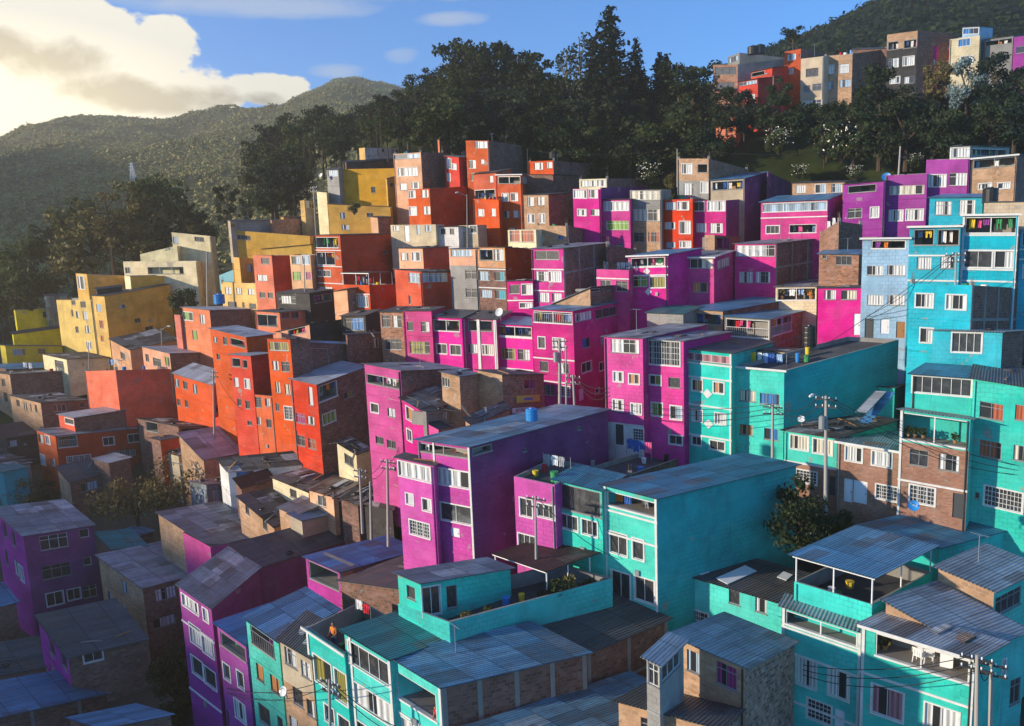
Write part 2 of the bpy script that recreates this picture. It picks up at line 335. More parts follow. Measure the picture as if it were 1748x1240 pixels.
GARM = []
GNAMES = ['white', 'blue', 'lightblue', 'red', 'pink', 'black', 'yellow', 'grey', 'green', 'denim', 'purple', 'white', 'white', 'orange']
def garment(p, d, n, w, h, c, kind, where):
    """a hanging cloth: outline with folds and a hem, 1.5 cm thick"""
    mb = MB(); m = 'cloth_' + c; N = 7; g = []
    R_ = random.Random(int(p.x * 100) ^ int(p.z * 77))
    for j in range(5):
        f = j / 4.0; row = []
        for i in range(N):
            x = (i / (N - 1.0) - .5)
            ww = w
            if kind == 'shirt': ww = w * (1.35 if j == 1 else 1.0 if j != 0 else .9)
            if kind == 'trousers': ww = w * (1 - .15 * f)
            row.append(p + d * (x * ww) - Z * (f * h * (1 - .06 * math.cos(x * 9))) + n * (.03 * math.sin(x * 17 + j * .7 + p.x)))
        g.append(row)
    for sgn in (1, -1):
        for j in range(4):
            for i in range(N - 1):
                if kind == 'trousers' and j >= 2 and i in (2, 3): continue
                q = [g[j + 1][i], g[j + 1][i + 1], g[j][i + 1], g[j][i]]; q = [k + n * (.008 * sgn) for k in q]
                mb.face(q if sgn > 0 else q[::-1], m)
    o = mb.build(kind if kind != 'cloth' else 'hanging_cloth', None, p)
    GARM.append((o, c, kind, where)); return o

def window(F, x0, y0, x1, y1, st, holes, jobs):
    q0, t0 = F.hit(*px(x0, y0)); _, t1 = F.hit(*px(x0, y1)); q1, _ = F.hit(*px(x1, (y0 + y1) / 2))
    q0 = max(.06, min(q0, F.len - .3)); q1 = max(q0 + .25, min(q1, F.len - .06)); t0 = max(.07, t0)
    t1 = max(t0 + .25, min(t1, min(F.H(q0), F.H(q1)) - .08))
    if q1 > F.len - .02 or t1 <= t0 + .2: return
    for h in holes:
        if not (q1 <= h[0] or q0 >= h[1] or t1 <= h[2] or t0 >= h[3]):
            # shrink to clear the other opening
            if min(q1, h[1]) - max(q0, h[0]) < .4 * (q1 - q0):
                if q0 < h[0]: q1 = h[0] - .03
                else: q0 = h[1] + .03
            else: return
    if q1 - q0 < .2: return
    k = st[0]
    if k == 'o': holes.append((q0, q1, t0, t1, 1.7, 'plaster_in'))
    elif k == 'd': holes.append((q0, q1, t0, t1, .12, None))
    else: holes.append((q0, q1, t0, t1, .11, None))
    jobs.append((F, q0, q1, t0, t1, st))

def make_windows(jobs, parent, sub, lab):
    for (F, a, b, t0, t1, st) in jobs:
        k = st[0]; arg = st[1:]
        if k == 'w' and (F.A - CAM).length > 72 and random.random() < .5: k = random.choice('iin')
        if k == 'o':
            # open gallery: kerb, posts, rail, things hung inside
            mb = MB(); n = max(1, int(round((b - a) / 2.2)))
            white = 'w' in arg; mt = 'trim_white' if white else 'trim_grey'
            for i in range(n + 1):
                s = a + (b - a) * i / n; s = min(max(s, a + .035), b - .035); obox(mb, F, s - .035, s + .035, t0, t1, -.12, -.04, mt)
            obox(mb, F, a, b, t0, t0 + .07, -.13, -.03, mt)
            obox(mb, F, a - .04, b + .04, t1 - .02, t1 + .09, -.2, .04, 'trim_white' if white else 'concrete')
            mb.build('terrace_frame', parent)
            if 'r' in arg:
                mb = MB(); tr = max(t0, t1 - .9)
                obox(mb, F, a, b, tr, tr + .04, -.03, .02, mt)
                s = a
                while s < b: obox(mb, F, s, s + .016, tr, t1 - .02, -.02, .01, mt); s += .2
                mb.build('railing', parent)
            if 'g' in arg:
                mb = MB(); mb.quad(F.P(a, t1, -.15), F.P(b, t1, -.15), F.P(b, t0, -.15), F.P(a, t0, -.15), 'curtain_l'if 'L' in arg else 'glass_dark', (0, 0, 1, 1)); mb.build('glazing', parent)
            # an inside door and shelf
            if b - a > 1.2 and t1 - t0 > .6 and not sub:
                mb = MB(); c = a + (b - a) * random.uniform(.2, .6); obox(mb, F, c, min(c + .8, b - .05), t0 + .1, t1 - .02, -1.69, -1.64, random.choice(['door_dark', 'door_wood', 'door_white']))
                mb.build('inner_door', parent)
            if 'l' in arg:
                s = a + .25
                while s < b - .3:
                    w = random.uniform(.25, .5)
                    if random.random() < .8:
                        kd = random.choice(['shirt', 'cloth', 'trousers', 'cloth']); c = random.choice(GNAMES)
                        garment(F.P(s + w / 2, t0 + .12, -.3 - random.random() * .5), F.dir, F.n, w, min(random.uniform(.5, .95), (t1 - t0) * .75), c, kd, lab)
                    s += w + random.uniform(.08, .4)
            continue
        fr, wd, pr = FR.get(k, FR['n'])
        if k == 'd':
            mb = MB(); mat = {'w': 'door_white', 'y': 'door_wood', 'k': 'door_dark', 'b': 'plastic_blue'}.get(arg[:1], 'door_dark')
            obox(mb, F, a, b, t0, t1, -.12, -.07, mat); m = (a + b) / 2
            obox(mb, F, a + .12, b - .12, t0 + .15, t0 + (t1 - t0) * .45, -.07, -.055, mat); obox(mb, F, a + .12, b - .12, t0 + (t1 - t0) * .55, t1 - .15, -.07, -.055, mat)
            obox(mb, F, b - .14, b - .08, t0 + (t1 - t0) * .52, t0 + (t1 - t0) * .56, -.07, -.02, 'steel_dark')
            mb.build('door', parent); continue
        n = int(arg[0]) if arg and arg[0].isdigit() else 2
        cu = next((c for c in arg if c in CUR or c == 'k'), None)
        if cu is None: cu = random.choice('kccwwwck')
        mb = MB()
        # surround on the wall, inner sash bars
        if k == 'w':
            obox(mb, F, a - wd, b + wd, t0 - wd, t0, 0, pr, fr); obox(mb, F, a - wd, b + wd, t1, t1 + wd, 0, pr + .02, fr)
            obox(mb, F, a - wd, a, t0, t1, 0, pr, fr); obox(mb, F, b, b + wd, t0, t1, 0, pr, fr)
        else: obox(mb, F, a - .04, b + .04, t1, t1 + .06, 0, .05, 'concrete')
        sb = .036; sm = 'trim_white' if k in 'wi' else fr
        obox(mb, F, a, b, t0, t0 + sb, -.1, -.04, sm); obox(mb, F, a, b, t1 - sb, t1, -.1, -.04, sm)
        for i in range(n + 1):
            s = a + (b - a) * i / n; s = min(max(s, a + sb / 2), b - sb / 2); obox(mb, F, s - sb / 2, s + sb / 2, t0 + sb, t1 - sb, -.1, -.04, sm)
        if 'x' in arg:      # burglar bars / small panes
            for i in range(1, 4): t = t0 + (t1 - t0) * i / 4; obox(mb, F, a + sb, b - sb, t - .015, t + .015, -.09, -.05, sm)
            m = int((b - a) / .2)
            for i in range(1, m): s = a + (b - a) * i / m; obox(mb, F, s - .012, s + .012, t0 + sb, t1 - sb, -.06, -.03, sm)
        elif (t1 - t0) > 1.0 and k != 'w' and n > 1: t = t0 + (t1 - t0) * .3; obox(mb, F, a + sb, b - sb, t - .02, t + .02, -.09, -.05, sm)
        pm = 'glass_dark' if cu == 'k' else 'curtain_' + cu
        pq = [F.P(a, t1, -.085), F.P(b, t1, -.085), F.P(b, t0, -.085), F.P(a, t0, -.085)]
        if sub: mb.quad(*pq, pm, (0, 0, 1, 1)); mb.build('window', parent); continue
        wo = mb.build('window', parent); ORG[wo.name] = ORG[parent.name]
        mb = MB(); mb.quad(*pq, pm, (0, 0, 1, 1)); mb.build('pane', wo)

def sheet(mb, L, C, R, mat, th=.05, ov=.22, lift=.03, under='steel_dark'):
    """roof sheet over the parallelogram L C R, with overhang"""
    u = (C - L); v = (R - C); ul, vl = u.length, v.length; u = u / ul; v = v / vl
    a = L - u * ov - v * ov + Z * lift; b = C + u * ov - v * ov + Z * lift; c = R + u * ov + v * ov + Z * lift; d = a + (c - b)
    t = Z * th
    mb.quad(a + t, b + t, c + t, d + t, mat); mb.quad(d, c, b, a, under)
    mb.quad(a, b, b + t, a + t, mat); mb.quad(b, c, c + t, b + t, mat); mb.quad(c, d, d + t, c + t, mat); mb.quad(d, a, a + t, d + t, mat)

RF = {'g': 'roof_grey', 'b': 'roof_blue', 'B': 'roof_brightblue', 'd': 'roof_dark', 'p': 'roof_patch', 'w': 'roof_white', 't': 'roof_teal', 'm': 'roof_maroon', 'r': 'roof_rust',
      'j': 'roof_junk', 'c': 'roof_corr', 'k': 'roof_black', 'u': 'roof_bluepatch', 's': 'roof_stripe', 'y': 'roof_cyan'}
def h(key, label, C, L, R, front, side=None, roof='f', win=(), swin=(), D=None, of=None, bands=(), low=None, slow=None, name=None, canopy=None,
      at=None, dz=0, cols=0, eave=None, az=0, trims=(), pilast=(), ledge=True, slen=None, cat='house', patch=0, off=0.0, par_h=.32):
    side = side or front; a = AZ + math.radians(az)
    cx, cy = px(C[0], C[1]); _, cb = px(C[0], C[2]); lx, ly = px(*L)
    if D is None: D = depth(cx, cb)
    Ct = pt(cx, cy, D)
    nF = Vector((-math.cos(a), -math.sin(a), 0)); nS = Vector((math.sin(a), -math.cos(a), 0))
    if at:       # stands in the same wall plane as another block
        F0 = BLK[at]['F']; nF = F0.n; nS = Vector((-nF.y, nF.x, 0)); k = nF.dot(F0.A - CAM + nF * off) / nF.dot(ray(cx, cy)); Ct = CAM + ray(cx, cy) * k; D = Ct.y - CAM.y
    zb = pt(cx, cb, D).z + dz
    def meet(x, y, n):
        r = ray(x, y); k = n.dot(Ct - CAM) / n.dot(r); return CAM + r * k
    Lt = meet(lx, ly, nF)
    def root_at(x, y, l):      # point on the sight line at l metres from the corner, on its far side
        r = ray(x, y); o = CAM - Ct; A = r.x ** 2 + r.y ** 2; B = r.x * o.x + r.y * o.y; q = o.x ** 2 + o.y ** 2 - l * l
        d = B * B - A * q
        return None if d < 0 else CAM + r * ((-B + math.sqrt(d)) / A)
    if not R:
        Rt = Ct - nF * (slen or 6.0)
    else:
        X = px(*R); Rt = meet(*X, nS); sl = (Rt - Ct).dot(-nF); dzr = Rt.z - Ct.z; good = .4 < sl < 17 and abs(dzr) < .13 * abs(sl) + .4
        if slen: P_ = root_at(*X, slen); Rt = P_ if P_ is not None else Ct + (Rt - Ct) * (slen / sl) if sl > .3 else Ct - nF * slen
        elif not good:
            r = ray(*X); ok = False
            if r.z < -.09:
                P_ = CAM + r * ((Ct.z - CAM.z) / r.z); d = P_ - Ct; l = d.length
                if 2 < l < 18 and d.dot(-nF) > .4 * l: Rt = P_; ok = True
            if not ok:
                P_ = root_at(*X, min(max(abs(sl) if sl > 0 else 10, 3), 11))
                Rt = P_ if P_ is not None else Ct - nF * 6
                DBG.append(f'~~ {key} side solved')
        d = Vector((Rt.x - Ct.x, Rt.y - Ct.y, 0)).normalized(); nS = Vector((d.y, -d.x, 0))
    sl = math.hypot(Rt.x - Ct.x, Rt.y - Ct.y)
    fl = (Lt - Ct).dot(-(Vector((-nF.y, nF.x, 0)))); fl = math.hypot(Lt.x - Ct.x, Lt.y - Ct.y)
    if not .3 < fl < 20: DBG.append(f'!! {key} front {fl:.1f}')
    DBG.append(f'{key} D{D:.0f} f{fl:.1f} s{sl:.1f} h{Ct.z - zb:.1f} dzL{Lt.z - Ct.z:+.1f} dzR{Rt.z - Ct.z:+.1f}')
    Bt = Lt + Rt - Ct
    zb = min(zb, min(Lt.z, Rt.z, Ct.z) - .8)
    foot = Vector((Ct.x, Ct.y, zb))
    F = Face(Lt, Ct, zb - 4, nF); G = Face(Ct, Rt, zb - 4, nS)
    hf, jf, hs, js = [], [], [], []
    for w in win: window(F, *w, hf, jf)
    for w in swin: window(G, *w, hs, js)
    rows, mats = [], [front]
    if low: rows = [F.hit(*px(L[0] + (3 if C[0] > L[0] else 0), low[0]))[1]]; mats = [front, low[1]]
    srows, smats = [], [side]
    if slow: srows = [G.hit(*px(C[0] + 2, slow[0]))[1]]; smats = [side, slow[1]]
    if of:
        root = BLK[of]['root']; sub = True
    else:
        root = empty(name or ('brick_house' if front.startswith('brick') else 'painted_house'), foot); sub = False; tag(root, label, cat)
    mb = MB(); wall_grid(mb, F, hf, rows, mats); wall_grid(mb, G, hs, srows, smats, F.len)
    zf = zb - 4
    mb.quad((Rt.x, Rt.y, zf), (Bt.x, Bt.y, zf), Bt, Rt, side); mb.quad((Bt.x, Bt.y, zf), (Lt.x, Lt.y, zf), Lt, Bt, side)
    if roof == 'f':
        v = -nF; uu = F.dir; w = .13; dp = par_h
        i = [Lt + uu * w + v * w, Ct - uu * w + v * w, Rt - uu * w - v * w, Bt + uu * w - v * w]; o = [Lt, Ct, Rt, Bt]
        for k in range(4):
            j = (k + 1) % 4; mb.quad(o[k], o[j], i[j], i[k], 'concrete'); mb.quad(i[k], i[j], i[j] - Z * dp, i[k] - Z * dp, 'concrete')
        mb.quad(*[k - Z * dp for k in i], 'concrete_dark')
    elif roof == 'n': mb.quad(Lt, Ct, Rt, Bt, 'concrete_dark')
    else: mb.quad(Lt, Ct, Rt, Bt, 'steel_dark')
    if cols:        # concrete frame showing in the brick side wall
        for k in range(cols + 1):
            q = min(max(.15, G.len * k / max(cols, 1)), G.len - .15); obox(mb, G, q - .13, q + .13, .05, G.H(q) - .1, 0, .025, 'concrete')
        t = 2.4
        while t < G.H(0) - .5: obox(mb, G, .3, G.len - .3, t, t + .2, 0, .02, 'concrete'); t += 2.45
    if ledge and not bands and not low:
        t = 2.5
        while t < F.H(0) - 1.2:
            if not any(hh[2] - .15 < t < hh[3] + .15 for hh in hf): obox(mb, F, 0, F.len, t, t + .12, 0, .035, front)
            t += 2.5
    wo = mb.build('rooftop_room' if sub else 'wall', root)
    ORG[wo.name] = ORG[root.name]
    par = wo if sub else root
    if roof not in 'fn':
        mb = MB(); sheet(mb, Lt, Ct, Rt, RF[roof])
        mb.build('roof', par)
    if eave:
        mb = MB(); obox(mb, F, -.2, F.len + .2, -.1, .06, .2, .26, eave); mb.build('fascia_board', par)
    def piece(nm, q0, q1, t0, t1, o1):
        mb = MB(); obox(mb, F, q0, q1, t0, t1, 0, o1, 'trim_white'); mb.build(nm, par)
    for y in bands:
        t = F.hit(*px(L[0] + (3 if C[0] > L[0] else 0), y))[1]
        if .02 < t < F.H(0) - .1: piece('white_band', -.02, F.len + .02, t, t + .13, .06)
    for x in trims:
        q = F.hit(*px(x, C[1]))[0]; q = max(.06, min(F.len - .06, q)); piece('corner_trim', q - .07, q + .07, .01, min(F.H(0), F.H(q)) - .1, .05)
    for x in pilast:
        q = F.hit(*px(x, C[1]))[0]; q = max(.17, min(F.len - .17, q)); piece('pilaster', q - .17, q + .17, .01, min(F.H(0), F.H(q)) - .1, .08)
    if not sub and D < 80 and random.random() < .6:      # electricity meter and small pipes on the wall
        mb = MB(); q = F.len * random.uniform(.3, .7); t = F.H(q) - 4 - random.uniform(1.3, 1.9)
        if t > 1 and not any(hh[0] - .3 < q < hh[1] + .3 and hh[2] - .4 < t < hh[3] + .4 for hh in hf): obox(mb, F, q, q + .28, t, t + .36, 0, .12, 'trim_grey'); mb.build('meter_box', root)
    if not sub and (F.len > 3 and Ct.z - zb > 3.5) and random.random() < .55:      # rain pipe
        mb = MB(); q = .12 if random.random() < .5 else F.len - .14
        mb.cyl(F.P(q, .1, .06), F.P(q, F.H(q) - .3, .06), .045, .045, random.choice(['trim_grey', 'steel_dark', front]), 6); mb.build('drain_pipe', root)
    lb_ = label or BLK[of]['label']; make_windows(jf, par, sub, lb_); make_windows(js, par, sub, lb_)
    BLK[key] = dict(F=F, G=G, root=root, L=Lt, C=Ct, R=Rt, B=Bt, D=D, zb=zb, label=label if not sub else '', roof=roof, par=par)
    if not sub: FEET.append((foot, Bt))
    if canopy:      # sheet on posts above the block: (y of its front corner in the photo, roof code, post colour[, L, R])
        yc, rc, pc = canopy[:3]
        hh = pt(cx, px(0, yc)[1], D).z - Ct.z
        L2, C2, R2 = Lt + Z * hh, Ct + Z * hh, Rt + Z * hh
        if len(canopy) > 3: R2 = C2 + (R2 - C2) * canopy[3]
        B2 = L2 + R2 - C2
        base = -par_h if roof == 'f' else 0
        for (p, q) in ((L2, Lt), (C2, Ct), (R2, Rt), (B2, Bt), ((L2 + C2) / 2, (Lt + Ct) / 2), ((C2 + R2) / 2, (Ct + Rt) / 2)):
            i = ((L2 + R2) / 2 - p); i.z = 0; i = i.normalized() * .12
            mb = MB(); mb.cyl(Vector((p.x, p.y, q.z + base)) + i, p + i, .045, .045, pc, 6); mb.build('post', root)
        mb = MB(); obox(mb, Face(L2, C2, 0, nF), -.1, F.len + .1, -.02, .1, .05, .1, pc); mb.build('canopy_beam', root)
        mb = MB(); sheet(mb, L2, C2, R2, RF[rc], ov=.25); mb.build('canopy_roof', par)
    return BLK[key]
# ------------------------------------------------------------------ the houses, measured in enlarged windows of the photograph
K26 = 450 / 1744.0; K29 = .2864; K32 = .32258; K34 = .3386; K27 = 450 / 1641.0
# --- turquoise block at the lower right
T(1248, 840, K32)
h('S1', 'big turquoise corner house with a long covered balcony of plants and white chairs', (1290, 885, 1560), (692, 705), (1440, 800), 'turq', roof='g', D=35, slen=2.6,
  win=[(765, 745, 1270, 862, 'ow'), (748, 1015, 910, 1165, 'w2s'), (1028, 1112, 1205, 1260, 'w2w'), (760, 1260, 900, 1400, 'w2k')], bands=[947], trims=[697, 1283], eave='trim_white')
h('S3', 'turquoise house roofed with wide pale corrugated sheets above the balcony house', (1288, 842, 1400), (820, 580), (1560, 735), 'brickpale', 'turq', roof='c', D=36.5, swin=[(1400, 905, 1450, 990, 'w1w'), (1480, 1000, 1530, 1130, 'n2k')])
h('S4', 'brick attic house with two long dark windows and a corrugated sheet roof', (1392, 525, 1000), (1097, 402), (1640, 400), 'brickpale', 'turq', roof='c', D=39.5, swin=[(1400, 565, 1530, 660, 'n4k')])
h('S2', 'turquoise house with a striped awning over its open balcony', (688, 742, 1500), (272, 606), None, 'turq', roof='c', D=38.5, slen=1.4, win=[(288, 625, 672, 695, 'ow'), (348, 868, 448, 1010, 'w2w'), (518, 930, 622, 1070, 'w2w'), (405, 1090, 530, 1190, 'w3kx'), (550, 1145, 600, 1240, 'dw')],
  bands=[703, 830, 1080], trims=[277, 683])
h('S2b', 'turquoise rooftop terrace house under a broad blue sheet canopy on white posts', (746, 596, 1300), (334, 474), (1062, 422), 'turq', roof='f', par_h=.9, D=39.2, canopy=(452, 'b', 'rail_white'), bands=[])
h('S2c', 'turquoise house end with a flat teal roof sheet joined to the blue canopy', (1102, 296, 1000), (692, 182), (1448, 205), 'turq', roof='y', D=44.5)
T(950, 840, K32)
h('S5', 'long turquoise row house with a dark corrugated roof patched with white sheets', (1193, 592, 1020), (532, 394), (1440, 470), 'turq', roof='k', D=42.5,
  win=[(632, 455, 705, 485, 'n1k'), (582, 572, 664, 660, 'w2kx'), (703, 618, 800, 720, 'w2kx'), (912, 508, 970, 585, 'n1k'), (1052, 555, 1112, 630, 'n1w')], bands=[])
h('R1b', 'brick house with a red curtain in the window under its dark corrugated roof', (1000, 932, 1560), (606, 762), (1260, 795), 'brickpale', 'brickmix', roof='c', D=34.5, slen=6.4,
  win=[(690, 830, 755, 940, 'n1l'), (845, 890, 955, 1010, 'n2p')])
h('R1g', '', (545, 915, 1100), (476, 882), (672, 792), 'greywall', of='R1b', roof='w', D=32.4, win=[(485, 900, 540, 1010, 'i2k')], swin=[(560, 925, 655, 1010, 'i3k')])
h('R1a', 'low brick house with a black corrugated roof in front of the red curtain window', (862, 1255, 1600), (328, 1112), (1000, 1132), 'brickpale', 'brickmix', roof='k', D=31.5, slen=4.4, win=[(445, 1190, 560, 1300, 'n2w')])
# --- turquoise row at the lower middle
T(600, 840, K32)
h('Q2', 'long brick house with a black corrugated roof beside the turquoise terrace', (1244, 852, 1120), (962, 712), (1672, 672), 'brickdark', roof='k', D=40, cols=2)  # darker brick: this wall's shade is put into its colour
h('Q1', 'turquoise corner house with a broad sky blue sheet roof and brick side wall', (474, 1032, 1400), (200, 866), (1244, 852), 'turq', 'brickdark', roof='u', D=36.5, cols=4,  # shade of the side wall put into the colour as darker brick
  win=[(234, 945, 442, 1080, 'ow'), (250, 1180, 440, 1300, 'w3w')], bands=[1125], trims=[206, 466])
h('Q11', 'turquoise terrace with a walled rooftop deck of plants beneath the maroon canopy', (517, 690, 900), (246, 590), (1380, 456), 'turq', roof='f', par_h=.9, D=39.4)
h('Q11r', '', (366, 484, 760), (244, 432), (840, 405), 'turq', of='Q11', at='Q11', off=-.02, roof='p', slen=6, win=[(290, 490, 335, 555, 'n1k')], swin=[(372, 510, 470, 660, 'w2k'), (500, 500, 560, 620, 'n1k')])
h('Q12', 'low house with a wide patchwork blue sheet roof below the long brick wall', (1010, 1500, 1640), (590, 1262), (1900, 1160), 'brickdark', roof='u', D=33.5)
T(250, 840, K32)
h('Q3', 'turquoise house with a green translucent roof and a long four pane attic window', (1290, 884, 1500), (1046, 737), (1560, 790), 'turq', roof='t', D=38, win=[(1068, 785, 1272, 895, 'w4k'), (1100, 1005, 1285, 1110, 'w2w'), (1110, 1205, 1260, 1300, 'w3k')], trims=[1085, 1284], bands=[])
h('Q4', 'turquoise house with olive curtains and an open roof deck where a person stands', (1048, 852, 1540), (846, 718), (1330, 690), 'turq', roof='f', par_h=1.05, D=39.6, slen=6, win=[(884, 855, 975, 985, 'w1y'), (994, 930, 1062, 1085, 'w1y'), (942, 1118, 990, 1200, 'w1k'), (1015, 1175, 1075, 1260, 'w1k')], eave='trim_white', trims=[852])
h('Q5', 'narrow bare brick house with a plastered upper floor between turquoise fronts', (872, 878, 1560), (706, 782), (1010, 730), 'beige', 'brickpale', roof='d', D=41, win=[(728, 815, 790, 900, 'n2w'), (815, 885, 865, 965, 'n2w'), (772, 1025, 825, 1110, 'n1k'), (845, 1090, 892, 1170, 'n1k'), (755, 1180, 800, 1260, 'n1w')], low=(985, 'brickpale'))
h('Q6', 'narrow turquoise house with an open top floor and a long blue sheet roof', (698, 788, 1500), (526, 668), (1010, 625), 'turq', roof='b', D=43.5, win=[(548, 700, 668, 790, 'olr'), (578, 900, 618, 980, 'b1o'), (652, 960, 700, 1040, 'b1o'), (590, 1110, 650, 1200, 'n1k'), (690, 1180, 720, 1240, 'n1k')])
h('Q7', 'narrow violet house with a bright blue roof over its open top floor', (524, 806, 1400), (372, 698), (800, 700), 'violet', roof='B', D=46, win=[(388, 735, 515, 800, 'ol'), (405, 900, 440, 975, 'w1k'), (478, 940, 512, 1020, 'w1k'), (465, 1090, 520, 1180, 'w1w'), (385, 1120, 425, 1200, 'dk')])
h('Q8', 'tall violet house with rows of white framed windows at the end of the lane', (342, 612, 1250), (170, 494), (594, 402), 'violet', 'violet_shaded', roof='p', D=50, win=[(186, 535, 268, 590, 'w4w'), (297, 610, 325, 670, 'w1w'), (226, 690, 284, 780, 'w1w'), (291, 745, 350, 835, 'w1w'), (236, 860, 293, 945, 'w1k'), (302, 915, 363, 1000, 'w1k')], bands=[660, 985])
h('Q8b', 'long violet house with a dark patched roof behind the tall violet house', (594, 398, 760), (452, 286), (1275, 188), 'violet', 'violet_shaded', roof='d', D=57)
h('Q9', 'low brick house under a bright blue sheet roof with an open front porch', (1022, 424, 640), (842, 346), (1440, 305), 'pinkviolet', 'brick', roof='B', D=51, win=[(856, 362, 1012, 450, 'o')], cols=3)
T(600, 840, K32)
h('Q10', 'low house with a wide slate grey sheet roof in front of the violet corner house', (300, 520, 760), (-60, 470), (700, 345), 'brickdark', roof='d', D=46.5)
# --- lower left
T(0, 820, K34)
h('J9', 'pink and purple house with white bands under a patchwork sheet roof', (116, 280, 700), (-34, 146), (470, 226), 'pinkviolet', 'violet_shaded', roof='p', D=66, win=[(10, 205, 30, 270, 'n1k'), (55, 250, 75, 315, 'n1k'), (20, 345, 38, 410, 'n1k'), (68, 395, 90, 460, 'w1w'), (96, 425, 116, 490, 'w1w')],
  swin=[(197, 285, 345, 358, 'w3k'), (398, 250, 450, 292, 'w1k'), (208, 437, 362, 505, 'w3k'), (418, 392, 462, 432, 'w1k'), (232, 575, 322, 640, 'w2k'), (338, 555, 408, 610, 'w2k'), (415, 540, 490, 600, 'w2k')])
h('O2', 'brick house with ribbed tin roof sheets and two back windows beside the lane', (718, 542, 900), (492, 382), (1032, 462), 'brickpale', 'brickdark', roof='c', D=63, win=[(612, 500, 640, 555, 'n1l'), (540, 555, 560, 605, 'n1l'), (617, 625, 640, 670, 'n1l')], swin=[(782, 555, 888, 615, 'n2w'), (770, 705, 888, 755, 'n2w')])
h('O2b', 'low shed with a moss green sheet roof behind the ribbed tin roof', (560, 345, 480), (484, 268), (735, 330), 'brickdark', roof='t', D=70)
h('O4', 'low pink house with a large slate grey sheet roof', (342, 892, 1080), (190, 690), (735, 800), 'pinkviolet', 'brickdark', roof='d', D=57, win=[(242, 790, 270, 850, 'n1k'), (303, 860, 333, 915, 'n1k')], swin=[(420, 880, 520, 925, 'w2k')])
h('O5', 'brick house with a deep blue sheet roof and concrete columns in its side wall', (-110, 1215, 1420), (-225, 1065), (805, 1012), 'brickdark', roof='b', D=50, slen=14, cols=4)
h('O6', 'small brick house with a blue sheet roof at the photo\'s left edge', (-60, 650, 880), (-130, 560), (80, 612), 'brickdark', roof='b', D=62)
h('O7', 'dark tin roofed shed below the pink and purple house', (-40, 985, 1120), (-120, 850), (270, 930), 'brickdark', roof='d', D=58)
h('O8', 'low brick shed with a dark blue roof at the very foot of the lane', (520, 1255, 1340), (350, 1200), (860, 1185), 'brickdark', roof='b', D=47)
T(250, 840, K32)
h('O3', 'brick and pink house with a patched tin roof of white and grey sheets', (338, 288, 470), (62, 112), (652, 216), 'brickpale', 'violet_shaded', roof='p', D=65)
h('O3b', 'pink end house under the edge of the patched tin roof', (338, 292, 440), (192, 212), (560, 250), 'hotpink', 'violet', roof='n', D=64.6)
T(0, 600, K26)
h('J1', 'red house with white framed windows and a white balcony', (366, 562, 840), (242, 520), (992, 505), 'orange', 'red', roof='g', D=87, win=[(250, 545, 284, 598, 'w1w'), (300, 555, 330, 605, 'w1w'), (266, 680, 298, 740, 'w1w'), (338, 705, 362, 750, 'w1w')],
  swin=[(378, 565, 515, 640, 'owr'), (680, 572, 755, 625, 'w2k'), (846, 552, 924, 605, 'w2k'), (442, 700, 602, 740, 'w4kx'), (715, 665, 900, 710, 'w5kx'), (936, 625, 985, 680, 'w1k')])
h('J1r', '', (488, 442, 540), (386, 418), (828, 388), 'orange', 'brickdark', of='J1', roof='w', D=90, win=[(430, 440, 486, 474, 'w1k')])
h('J2', 'long low brick house with a junk covered dark roof behind the red house', (268, 342, 560), (66, 292), (576, 322), 'brickpale', 'brickdark', roof='j', D=97, win=[(106, 318, 130, 360, 'n1k'), (156, 335, 180, 385, 'n1w'), (198, 345, 208, 390, 'n1k'), (229, 352, 246, 400, 'n1k')], swin=[(345, 355, 440, 402, 'w3k'), (525, 340, 560, 372, 'n1k')])
h('J3', 'brick house with a bare brown side wall at the photo\'s left edge', (64, 155, 330), (-60, 140), (562, 128), 'brickpale', 'brickdark', roof='j', D=107, win=[(8, 180, 35, 230, 'n1k'), (20, 270, 50, 330, 'n1k')])
h('J4', 'low dark house with a maroon sheet roof and a pale skylight', (40, 575, 760), (-60, 500), (245, 545), 'charcoal', roof='m', D=92, swin=[(50, 595, 115, 635, 'n2l')])
h('J4b', 'grey tin roofed hut below the maroon roof', (60, 760, 900), (-80, 700), (200, 740), 'greywall', roof='j', D=85)
h('J5', 'dark workshop with a broad black sheet roof behind the bare tree', (462, 862, 1060), (380, 770), (850, 765), 'brickpale', 'brickdark', roof='d', D=82, swin=[(530, 880, 650, 935, 'n3l')])
h('J6', 'yellow brick wall house with a pale grey sloping roof below the orange towers', (1346, 716, 900), (1186, 548), (1610, 664), 'brickpale', roof='w', D=80)
h('J7', 'small shack with white roof sheets beside the pale sloping roof', (1290, 770, 840), (1090, 722), (1345, 758), 'charcoal', roof='w', D=82, win=[(1150, 770, 1270, 820, 'n2k')])
h('J8', 'upright shed of grey metal sheets', (1362, 884, 1060), (1254, 862), (1562, 866), 'roof_grey', roof='g', D=75, name='tin_shed', cat='shed')
h('J10', 'ruined house with a rusty broken roof beside the orange wall', (1180, 500, 700), (905, 445), (1400, 495), 'brickdark', roof='j', D=88, win=[(960, 455, 1040, 520, 'o')], swin=[(1195, 505, 1340, 535, 'o')])
h('J11', 'low brick wall house between the red house and the pale roof', (1060, 590, 720), (1000, 575), (1182, 572), 'brickdark', 'orange', roof='d', D=84)
h('J12', 'green sheeted hut beside the dark trees at the photo\'s left edge', (20, 800, 900), (-90, 770), (180, 770), 'teal', roof='t', D=82)
